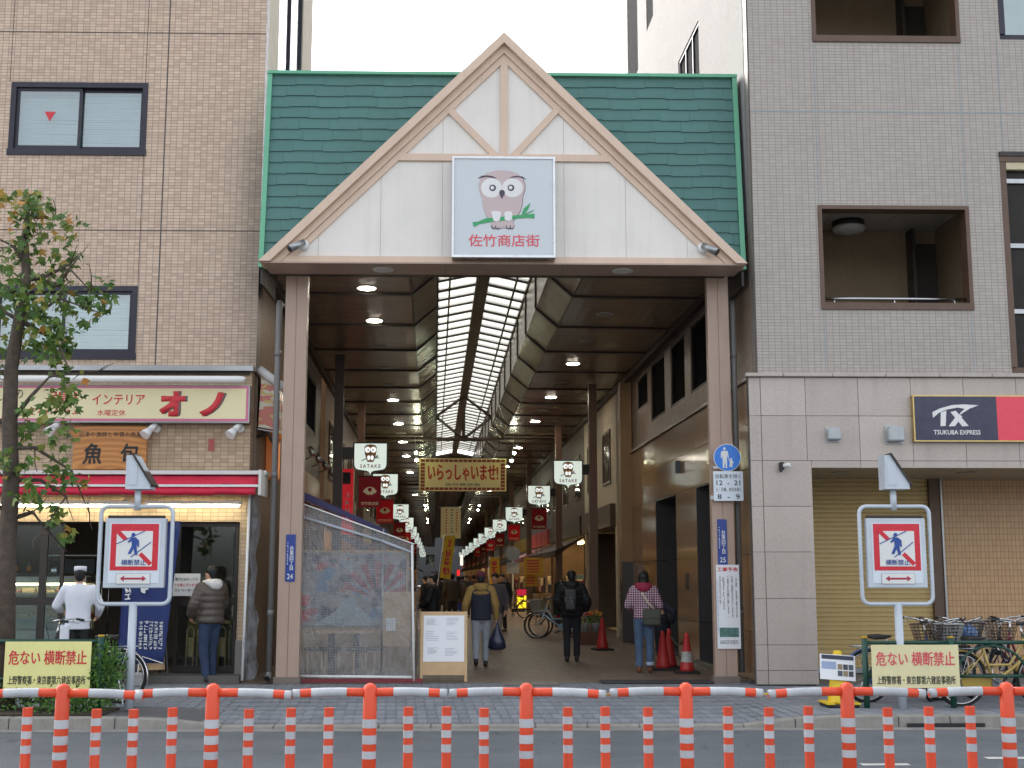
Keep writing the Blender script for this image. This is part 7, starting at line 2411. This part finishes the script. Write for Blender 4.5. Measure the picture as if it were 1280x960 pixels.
    rk.tube((-.22, -.06, .71), (-.22, .06, .71), .006, n=6).tube((-.1, -.06, .71), (0, -.06, .33), .005, n=6).tube((-.1, .06, .71), (0, .06, .33), .005, n=6)
    rk.build('rear_rack', m_chrome, t)
    MB().tube((0, .06, .3), (-.1, .16, .0), .008).build('kickstand', m_chrome, t)
    MB().tube((1.02, .07, .56), (1.08, .07, .56), .035, .04, 12).build('headlamp', m_black, t, True)
    return t
m_bk_silver = mat('silver wire', (186, 186, 182), .35, .7)
m_bk_brown = mat('brown wire', (84, 66, 58), .5, .2)
m_bk_black = mat('black wire', (46, 46, 50), .5)
q = gnd(1206, 884)
bicycle('yellow framed bicycle with yellow mudguards behind the green railing', (q.x, q.y + .1, 0), R(8), (196, 170, 96), (186, 158, 76), m_bk_black, lean=.05)
q = at(1085, 850, 16.55)
bicycle('blue bicycle half hidden behind the cream warning board', (q.x, 16.6, 0), R(12), (60, 84, 130), (70, 90, 130), m_bk_black, lean=.05)
def basket_at(px, py, Y, head, **k):
    """bicycle whose front basket hangs over the given sight line"""
    p = at(px, py, Y)
    h = Vector((math.cos(head), math.sin(head), 0))
    s = p - h * 1.1
    return bicycle(k.pop('label'), (s.x, s.y, 0), head, **k)
basket_at(1160, 785, 16.75, R(232), label='dark bicycle with a brown basket and silver handlebar above the cream board', frame=(50, 48, 52), basket=m_bk_brown, wire=.004)
basket_at(1184, 788, 16.8, R(258), label='grey bicycle with a silver wire basket above the cream board', frame=(130, 134, 140), basket=m_bk_silver, wire=.0045)
basket_at(1209, 790, 17.15, R(262), label='bicycle with a black basket holding a blue bag', frame=(70, 30, 44), basket=m_bk_black, wire=.004)
basket_at(1250, 795, 17.75, R(97), label='maroon bicycle pointing to the tan tiled wall with a brown basket', frame=(104, 36, 50), basket=m_bk_brown, wire=.004, fender=(190, 190, 188))
q = at(1300, 800, 17.3)
bicycle('black bicycle with blue grips at the edge of the parked row', (q.x, 17.0, 0), R(115), (40, 42, 48), None, m_bk_silver)
p = at(1209, 790, 17.15)
bg = thing('blue_bag', 'crumpled blue plastic bag lying in the black bicycle basket', 'bag', (p.x, p.y - .02, p.z - .12))
b = MB()
rnd = random.Random(5)
for i in range(10):
    for j in range(7):
        a = 2 * math.pi * i / 10; c = -math.pi / 2 + math.pi * j / 6
        r = .1 + rnd.uniform(-.025, .025)
        b.v.append(Vector((r * math.cos(c) * math.cos(a) * 1.2, r * math.cos(c) * math.sin(a), .1 + r * math.sin(c))))
for i in range(10):
    for j in range(6):
        b.f.append((i * 7 + j, ((i + 1) % 10) * 7 + j, ((i + 1) % 10) * 7 + j + 1, i * 7 + j + 1))
b.build('bag_film', mat('blue film', (96, 130, 176), .3), bg, True)
q = gnd(148, 868)
bicycle('black bicycle parked behind the yellow board in front of the restaurant', (at(148, 840, 16.6).x, 16.7, 0), R(178), (44, 46, 50), None, None)
q = gnd(671, 798)
hd = R(172)
h_ = Vector((math.cos(hd), math.sin(hd), 0))
s_ = q - h_ * 1.08
bicycle('pale blue bicycle with grey basket parked deep in the arcade', (s_.x, s_.y, 0), hd, (150, 190, 214), None, mat('grey basket', (150, 150, 144), .6), wire=.008)
bicycle('dark bicycle standing behind the pale blue one', (s_.x + .1, s_.y + .5, 0), R(165), (60, 60, 66), None, m_bk_black)
q = gnd(640, 773)
bicycle('black bicycle with a brown crate next to the lit yellow sign', (q.x + .5, q.y, 0), R(195), (40, 40, 44), None, m_bk_brown, wire=.01)

# ================================================================== PEOPLE
SKIN = mat('skin', (206, 160, 132), .5, var=.08)
HAIR = mat('black hair', (15, 13, 13), .55, var=.3, vs=40, bump=.4, bs=80)
def capsule(b, p0, p1, r0, r1, n=12):
    p0, p1 = Vector(p0), Vector(p1)
    d = (p1 - p0)
    L_ = max(d.length, 1e-4)
    q = d.to_track_quat('Z', 'Y') if d.length > 1e-5 else Vector((0, 0, 1)).to_track_quat('Z', 'Y')
    prof = [(.001, -r0)] + [(r0 * math.cos(R(a)), r0 * math.sin(R(a))) for a in (-60, -30, 0)] + [(r1 * math.cos(R(a)), L_ + r1 * math.sin(R(a))) for a in (0, 30, 60)] + [(.001, L_ + r1)]
    k0 = len(b.v)
    for r, h in prof:
        for i in range(n):
            a = 2 * math.pi * i / n
            b.v.append(p0 + q @ Vector((r * math.cos(a), r * math.sin(a), h)))
    m = len(prof)
    b.f += [(k0 + i * n + j, k0 + i * n + (j + 1) % n, k0 + (i + 1) * n + (j + 1) % n, k0 + (i + 1) * n + j) for i in range(m - 1) for j in range(n)]
    b.f += [tuple(k0 + i for i in range(n - 1, -1, -1)), tuple(k0 + (m - 1) * n + i for i in range(n))]
def ellip(b, c, r, n=14, m=9):
    c = Vector(c)
    k0 = len(b.v)
    for j in range(m + 1):
        t = -math.pi / 2 + math.pi * j / m
        cr = max(math.cos(t), .01)
        for i in range(n):
            a = 2 * math.pi * i / n
            b.v.append(c + Vector((r[0] * cr * math.cos(a), r[1] * cr * math.sin(a), r[2] * math.sin(t))))
    b.f += [(k0 + i * n + j, k0 + i * n + (j + 1) % n, k0 + (i + 1) * n + (j + 1) % n, k0 + (i + 1) * n + j) for i in range(m) for j in range(n)]
    b.f += [tuple(k0 + i for i in range(n - 1, -1, -1)), tuple(k0 + m * n + i for i in range(n))]
def loft(b, rings, n=18):
    k0 = len(b.v)
    for c, rx, ry in rings:
        for i in range(n):
            a = 2 * math.pi * i / n
            # squarish ellipse
            ca, sa = math.cos(a), math.sin(a)
            b.v.append(Vector((c[0] + rx * math.copysign(abs(ca) ** .8, ca), c[1] + ry * math.copysign(abs(sa) ** .8, sa), c[2])))
    m = len(rings)
    b.f += [(k0 + i * n + j, k0 + i * n + (j + 1) % n, k0 + (i + 1) * n + (j + 1) % n, k0 + (i + 1) * n + j) for i in range(m - 1) for j in range(n)]
    b.f += [tuple(k0 + i for i in range(n - 1, -1, -1)), tuple(k0 + (m - 1) * n + i for i in range(n))]
def blob(name, prims, m, parent, voxel=.016, smooth=5, sc=1.0):
    """one continuous skin over overlapping limbs"""
    b = MB()
    for p in prims:
        if p[0] == 'loft': loft(b, p[1])
        elif len(p) == 2: ellip(b, p[0], p[1])
        else: capsule(b, *p)
    b.v = [v * sc for v in b.v]
    o = b.build(name, m, parent, True)
    r = o.modifiers.new('skin', 'REMESH'); r.mode = 'VOXEL'; r.voxel_size = voxel; r.use_smooth_shade = True
    s = o.modifiers.new('smooth', 'SMOOTH'); s.factor = .5; s.iterations = smooth
    return o
def lerp3(a, b, t): return tuple(a[i] + (b[i] - a[i]) * t for i in range(3))
def person(label, loc, rz, h=1.7, arms=None, stride=.0, top=None, bottom=None, shoes=None, hat=None, hatkind='', hair=HAIR, hem=.86, bulk=1.0, voxel=.016, hood=None, puffy=False, yoke=None, longhair=False, bend=0.0, headturn=0.0, female=False):
    t = thing('person', label, 'person', loc, rz)
    s = h / 1.7
    sh = .165 if female else .185
    sz_ = 1.385
    hips = [(-.088, 0, .9), (.088, 0, .9)]
    an = [(-.09, -stride, .085 + (.05 if stride > .1 else 0)), (.09, stride * .8, .085)]
    kn = [(-.092, -stride * .25 + .035, .5), (.092, stride * .55 + .03, .5)]
    arms = arms or (((-.27, -.03, 1.12), (-.27, .05, .88)), ((.27, -.03, 1.12), (.27, .05, .88)))
    shd = [(-sh, 0, sz_), (sh, 0, sz_)]
    def B(p):            # lean the upper body forward
        if not bend or p[2] < .9: return p
        k = (p[2] - .9)
        return (p[0], p[1] + math.sin(bend) * k, .9 + math.cos(bend) * k)
    head = B((0, .025, 1.59)); neck0, neck1 = B((0, -.005, 1.4)), B((0, .01, 1.52))
    hx, hy = math.sin(headturn), math.cos(headturn)
    def H(x, y, z): return (head[0] + x * hy + y * hx, head[1] - x * hx + y * hy, head[2] + z)
    bodyp = [(head, (.078, .094, .116)), (H(0, .018, -.06), (.06, .07, .062)), (H(0, .092, -.02), (.013, .018, .022)), (H(.074, -.005, -.015), (.012, .02, .028)), (H(-.074, -.005, -.015), (.012, .02, .028)),
             (neck0, neck1, .062, .052), (B((0, 0, 1.28)), (.15, .1, .13)), (B((0, 0, 1.08)), (.13, .1, .16)), ((0, 0, .92), (.145, .11, .1))]
    for i in (0, 1):
        bodyp += [(B(shd[i]), arms[i][0], .05, .04), (arms[i][0], arms[i][1], .038, .028), (hips[i], kn[i], .075, .052), (kn[i], an[i], .05, .036), (an[i], (an[i][0], an[i][1] + .1, .045), .035, .03)]
    blob('body', bodyp, SKIN, t, voxel, 3, s)
    k = bulk
    tp = []
    rings = []
    nz_ = 34 if puffy else 12
    for i in range(nz_ + 1):
        z = hem + (1.46 - hem) * i / nz_
        # silhouette: hem, waist, chest, shoulder, collar
        keys = [(hem, .176, .134), (1.0, .172, .128), (1.1, .17, .124), (1.27, .192, .134), (1.36, .195, .12), (1.41, .15, .1), (1.46, .075, .075)]
        if hem > .99: keys = keys[:1] + keys[2:]
        for (za, xa, ya), (zb, xb, yb) in zip(keys, keys[1:]):
            if za <= z <= zb + 1e-6:
                f = (z - za) / max(zb - za, 1e-6); rx, ry = xa + (xb - xa) * f, ya + (yb - ya) * f
                break
        if puffy and z < 1.38:
            g = .9 + .17 * abs(math.sin(math.pi * (z - hem) / .1)) ** .6
            rx, ry = rx * g * 1.05, ry * g * 1.08
        rings.append((B((0, 0, z)), rx * k, ry * k))
    tp.append(('loft', rings))
    tp += [(B((-sh + .03, 0, sz_ - .01)), B((sh - .03, 0, sz_ - .01)), .082 * k, .082 * k), (B((0, -.005, 1.44)), (.085, .08, .045))]
    sleeves = []
    for i in (0, 1):
        w = lerp3(arms[i][0], arms[i][1], .93)
        if puffy:
            for a, c, n in ((B(shd[i]), arms[i][0], 4), (arms[i][0], w, 4)):
                for j in range(n):
                    p = lerp3(a, c, (j + .5) / n); sleeves.append((p, (.085 * k, .085 * k, .06)))
        sleeves += [(B(shd[i]), arms[i][0], .078 * k, .066 * k), (arms[i][0], w, .064 * k, .05 * k)]
    if top is not None:
        if yoke:
            blob('jacket', tp, top, t, voxel, 4, s)
            blob('jacket_yoke', [(B((-sh + .03, -.004, sz_)), B((sh - .03, -.004, sz_)), .088 * k, .088 * k), (B((0, -.02, 1.33)), (.19 * k, .125 * k, .07)), (B((0, -.01, 1.44)), (.09, .085, .05))] + sleeves, yoke, t, voxel, 4, s)
        else:
            blob('jacket', tp + sleeves, top, t, voxel, 4, s)
    if hood is not None:
        blob('hood', [(B((-.09, -.05, 1.455)), B((.09, -.05, 1.455)), .06, .06), (B((0, -.105, 1.43)), (.12, .065, .085)), (B((-.1, .03, 1.455)), B((-.05, .08, 1.43)), .045, .035), (B((.1, .03, 1.455)), B((.05, .08, 1.43)), .045, .035)], hood, t, voxel, 3, s)
    tr = [((0, -.005, .9), (.165, .13, .12))]
    for i in (0, 1):
        tr += [(hips[i], kn[i], .098, .075), (kn[i], (an[i][0], an[i][1], an[i][2] + .04), .072, .062)]
    if bottom is not None: blob('trousers', tr, bottom, t, voxel, 4, s)
    for i in (0, 1):
        x, y, z = an[i]
        blob('shoe', [((x, y - .035, z - .035), (x, y + .13, .04 if i else .045), .044, .038), ((x, y - .02, z), (.045, .055, .045))], shoes or m_black, t, max(.012, voxel * .8), 3, s)
        # hand with five fingers, relaxed
        e, w = Vector(arms[i][0]), Vector(arms[i][1])
        d = (w - e).normalized()
        inn = Vector((1, 0, 0)) if i == 0 else Vector((-1, 0, 0))
        fw = Vector((0, 1, 0)); fw = (fw - d * fw.dot(d)).normalized()
        if voxel < .02:
            hp = [(tuple(w), tuple(w + d * .07), .028, .03), (tuple(w + d * .06 + fw * .022), tuple(w + d * .075 - fw * .022), .018, .018)]
            for j, (off, ln) in enumerate(((.03, .07), (.01, .08), (-.01, .075), (-.03, .058))):
                a = w + d * .085 + fw * off
                m_ = a + d * ln * .5 + inn * .008
                hp += [(tuple(a), tuple(m_), .0095, .009), (tuple(m_), tuple(m_ + d * ln * .42 + inn * .03), .009, .0075)]
            hp += [(tuple(w + d * .02 + fw * .025), tuple(w + d * .06 + fw * .05 + inn * .012), .012, .0105), (tuple(w + d * .06 + fw * .05 + inn * .012), tuple(w + d * .095 + fw * .048 + inn * .022), .0105, .009)]
            blob('hand', hp, SKIN, t, .0065, 1, s)
    if hair is not None and hatkind != 'full':
        hp = [(H(0, -.014, .036), (.09, .102, .09)), (H(0, -.045, -.005), (.079, .066, .075)), (H(0, -.06, -.045), (.062, .038, .05))]
        if longhair:
            hp += [(H(0, -.05, -.06), (.09, .07, .12)), (H(-.06, -.01, -.08), (.04, .05, .1)), (H(.06, -.01, -.08), (.04, .05, .1)), (H(0, -.03, .02), (.095, .1, .1))]
        blob('hair', hp, hair, t, max(.011, voxel * .7), 2, s)
    if hatkind == 'beanie':
        blob('beanie', [(H(0, -.008, .05), (.094, .106, .096)), (H(0, -.01, .02), (.096, .108, .035))], hat, t, .013, 2, s)
    elif hatkind == 'chef':
        MB().lathe([(.086 * s, 0), (.09 * s, .055 * s), (.084 * s, .075 * s), (.05 * s, .08 * s)], 20, Vector(H(0, -.012, .055)) * s).build('cook_cap', hat, t, True)
    elif hatkind == 'cap':
        blob('flat_cap', [(H(0, -.005, .055), (.09, .105, .065)), (H(0, .08, .045), (.06, .05, .018))], hat, t, .012, 2, s)
    for sx in (-1, 1):
        ev = MB(); ellip(ev, Vector(H(sx * .03, .083, .008)) * s, (.011, .008, .008), 8, 6)
        ev.build('eye', m_black, t)
    mo = MB(); ellip(mo, Vector(H(0, .082, -.062)) * s, (.022, .006, .005), 8, 6)
    mo.build('mouth', mat('lip', (170, 100, 90), .5), t)
    t['_s'] = s
    return t
def gp(px, py): return gnd(px, py)
AWAY = 0.0
# hooded man with maroon beanie
m_mustard = mat('mustard jacket cloth', (150, 122, 66), .85, vs=8)
m_navyj = mat('navy jacket cloth', (34, 38, 54), .85, vs=8)
m_gtrack = mat('grey sweatpants', (150, 154, 162), .9, vs=8, bump=.3, bs=14)
q = gp(601, 834)
pm = person('man in maroon beanie and mustard and navy hooded jacket walking away with a plastic bag', q, R(2), 1.66, (((-.29, -.06, 1.12), (-.31, .02, .87)), ((.27, -.04, 1.11), (.285, .04, .86))), .14, m_navyj, m_gtrack, m_black, mat('maroon knit', (96, 34, 52), .9, bump=.5, bs=60), 'beanie', HAIR, .84, 1.08, hood=m_mustard, yoke=m_mustard)
s = 1.66 / 1.7
bag = thing('shopping_bag', 'dark blue plastic shopping bag in the hooded man\'s hand', 'bag', (q.x + .29, q.y + .05, .3))
bagp = MB()
nseg = 12
for z, rx, ry in ((0, .1, .07), (.04, .15, .09), (.16, .145, .09), (.28, .09, .06), (.38, .035, .03), (.5, .02, .018), (.53, .012, .012)):
    for i in range(nseg):
        a = 2 * math.pi * i / nseg
        w = 1 + .12 * math.sin(i * 2.3 + z * 20)
        bagp.v.append(Vector((rx * w * math.cos(a), ry * w * math.sin(a), z)))
for j in range(6):
    for i in range(nseg):
        bagp.f.append((j * nseg + i, j * nseg + (i + 1) % nseg, (j + 1) * nseg + (i + 1) % nseg, (j + 1) * nseg + i))
bagp.f += [tuple(range(nseg - 1, -1, -1)), tuple(range(6 * nseg, 7 * nseg))]
bagp.build('bag_film', mat('dark blue film', (36, 40, 66), .3), bag, True)
# man in black with backpack
q = gp(715, 827)
m_blackj = mat('black jacket cloth', (17, 18, 21), .7, bump=.4, bs=12)
m_darkp = mat('charcoal trousers', (30, 31, 37), .9)
pm = person('man in black padded jacket with a black rucksack walking away down the arcade', q, R(-6), 1.7, (((-.28, .02, 1.12), (-.2, .16, .95)), ((.3, .0, 1.12), (.24, .14, .95))), .1, m_blackj, m_darkp, m_black, None, '', HAIR, .84, 1.12, puffy=True, hood=m_blackj)
rk = thing('rucksack', 'black rucksack with pale zip pulls on the man in black', 'rucksack', (q.x, q.y - .02, .92), R(-6))
soften(MB().box(-.15, .12, -.3, -.13, 0, .46).build('main_pocket', m_black, rk), .06, 4)
soften(MB().box(-.11, .08, -.34, -.29, .05, .25).build('front_pocket', m_black, rk), .02, 3)
MB().tube((-.1, -.345, .2), (-.11, -.345, .28), .006).build('zip_pull', m_alu, rk)
MB().tube((.02, -.345, .18), (-.02, -.345, .3), .008).build('zip_pull', m_alu, rk)
# woman in plaid jacket
def plaid():
    s = NT('maroon plaid cloth')
    v = s.coords()
    sp = s.new('SeparateXYZ'); s.link(v, sp.inputs[0])
    def ln(o, n, w):
        m1 = s.new('Math', operation='MULTIPLY'); m1.inputs[1].default_value = n; s.link(o, m1.inputs[0])
        m2 = s.new('Math', operation='FRACT'); s.link(m1.outputs[0], m2.inputs[0])
        m3 = s.new('Math', operation='LESS_THAN'); m3.inputs[1].default_value = w; s.link(m2.outputs[0], m3.inputs[0])
        return m3.outputs[0]
    mx = s.new('Math', operation='MAXIMUM'); s.link(ln(sp.outputs[0], 26, .2), mx.inputs[0]); s.link(ln(sp.outputs[2], 26, .2), mx.inputs[1])
    s.link(s.mix(mx.outputs[0], C((92, 30, 56)), C((206, 190, 200))), s.b.inputs['Base Color'])
    s.b.inputs['Roughness'].default_value = .9
    return s.m
m_jean = mat('blue denim', (82, 104, 132), .9, var=.35, vs=5, bump=.3, bs=20)
q = gp(806, 841)
pm = person('woman in maroon plaid jacket and blue jeans with a shoulder bag facing the stone wall', q, R(-8), 1.68, (((-.27, .0, 1.12), (-.2, .2, 1.05)), ((.27, -.02, 1.12), (.22, .16, 1.0))), .04, plaid(), m_jean, mat('brown shoes', (120, 72, 48), .7), None, '', HAIR, .9, 1.05, longhair=True, hood=mat('crimson lining', (150, 40, 66), .8), female=True)
for sx in (-1, 1):
    MB().lathe([(.068, .12), (.07, .17), (.066, .18)], 14, (sx * .09, -.02 * sx, 0)).build('jean_cuff', mat('pale denim cuff', (170, 184, 200), .9), pm, True)
sb_ = thing('shoulder_bag', 'olive shoulder bag on a pale strap worn by the woman in plaid', 'bag', (q.x + .1, q.y - .13, .78), R(-8))
soften(MB().box(-.13, .17, -.16, .0, 0, .27).build('pouch', mat('olive canvas', (74, 76, 66), .8), sb_), .05, 4)
soften(MB().box(-.12, .16, -.175, -.15, .12, .28).build('flap', mat('olive canvas', (74, 76, 66), .8), sb_), .01, 2)
MB().path([(.06, -.05, .27), (-.03, -.035, .36), (-.13, -.015, .52), (-.2, .05, .64), (-.2, .13, .68)], .016, 6).build('strap', mat('pale strap', (196, 184, 166), .8), sb_, True)
# second person half hidden beyond her
q = gp(829, 832)
pm = person('person in dark navy coat half hidden behind the woman in plaid', q, R(20), 1.45, None, .03, m_navyj, m_darkp, m_black, None, 'full', None, .7, .95, voxel=.02, bend=.7)
# man in brown padded jacket
m_brownj = mat('brown padded nylon', (84, 74, 66), .45, bump=.3, bs=14)
q = gp(262, 853)
pm = person('man in brown padded jacket with white hood lining and jeans looking into the restaurant', (q.x, q.y - .1, 0), R(48), 1.75, (((-.28, .03, 1.13), (-.2, .18, .97)), ((.28, .06, 1.13), (.2, .2, .95))), .05, m_brownj, mat('dark blue denim', (50, 66, 94), .9, var=.35, vs=5, bump=.3, bs=20), m_black, None, '', HAIR, .86, 1.1, puffy=True, hood=mat('white fleece', (214, 212, 208), .95), headturn=-.2)
# cook
m_cookw = mat('white cook cloth', (226, 228, 236), .85, bump=.3, bs=12)
q = gp(98, 852)
pm = person('restaurant cook in white jacket and cap seen from behind at the shop window', (at(98, 760, 19.1).x, 19.1, 0), R(12), 1.72, (((-.31, .05, 1.16), (-.26, .25, 1.08)), ((.3, .04, 1.14), (.26, .22, 1.02))), .03, m_cookw, m_black, m_black, m_cookw, 'chef', HAIR, .82, 1.02)
MB().path([(-.19, -.02, .96), (-.12, -.15, .955), (0, -.17, .95), (.12, -.15, .955), (.19, -.02, .96)], .012, 6).build('apron_tie', m_cookw, pm, True)
soften(MB().box(-.23, -.1, -.14, .0, .66, .9).build('apron_tail', m_cookw, pm), .03, 3)
# masked person by the plastic screen
q = gp(541, 822)
pm = person('person in grey cap, white mask and scarf sitting low beside the plastic screen', (at(541, 760, 26).x, 26, -.18), R(80), 1.66, (((-.26, .05, 1.14), (-.18, .26, 1.02)), ((.26, .05, 1.14), (.18, .26, 1.02))), .12, m_blackj, m_darkp, m_black, mat('grey wool', (110, 106, 104), .95), 'cap', HAIR, .8, 1.1, voxel=.016)
pm.location = (at(541, 760, 25.5).x, 25.5, 0)
pm['label'] = 'person in grey cap and white mask, side on beside the plastic screen'
blob('face_mask', [((0, .085, 1.545), (.055, .045, .05))], m_white, pm, .012, 2, 1.66 / 1.7)
blob('scarf', [((-.06, .02, 1.43), (.06, .02, 1.43), .07, .07), ((0, .06, 1.4), (.1, .08, .07))], mat('brown scarf', (112, 96, 80), .95), pm, .016, 3, 1.66 / 1.7)
# people further in
FARP = [((619, 812), 160, 1.66, (90, 84, 88), (150, 140, 130), 'man facing the street just behind the hooded man', 0, .018),
        ((628, 790), 150, 1.66, (32, 32, 36), (34, 34, 40), 'person in black near the yellow upright flag', 0, .02),
        ((565, 783), 5, 1.68, (62, 54, 50), (44, 42, 46), 'man in dark brown coat walking away in the middle of the arcade', 1, .024),
        ((573, 782), -4, 1.6, (96, 82, 74), (70, 90, 170), 'woman in brown top with blue trousers walking beside the man in dark brown', 1, .024),
        ((545, 776), 10, 1.65, (40, 40, 46), (40, 40, 44), 'dark figure beyond the masked person at the restaurant side', 0, .028),
        ((552, 772), -10, 1.6, (56, 60, 70), (50, 48, 52), 'figure in slate jacket far along the restaurant side', 1, .03),
        ((583, 772), 170, 1.62, (46, 44, 50), (36, 36, 44), 'figure in charcoal coat far down the arcade centre', 0, .03),
        ((592, 768), 8, 1.64, (70, 40, 44), (40, 40, 44), 'figure in dark red jacket far down the arcade', 1, .03),
        ((560, 764), 3, 1.66, (64, 66, 72), (60, 60, 66), 'distant grey figure near the end of the arcade', 1, .035),
        ((578, 761), -5, 1.6, (36, 38, 46), (40, 40, 46), 'distant black figure near the end of the arcade', 0, .035),
        ((532, 788), 60, 1.6, (48, 46, 50), (44, 44, 50), 'dark figure just inside the plastic screen edge', 0, .028)]
for (px, py), ang, hh, tc, bc, lab, st, vx in FARP:
    q = gp(px, py)
    person(lab, q, R(ang), hh, None, .12 * st, mat('coat %d %d %d' % tc, tc, .9), mat('legs %d %d %d' % bc, bc, .9), m_black, None, '', HAIR, .8, 1.05, voxel=vx)
for o in bpy.data.objects:
    if '_s' in o: del o['_s']
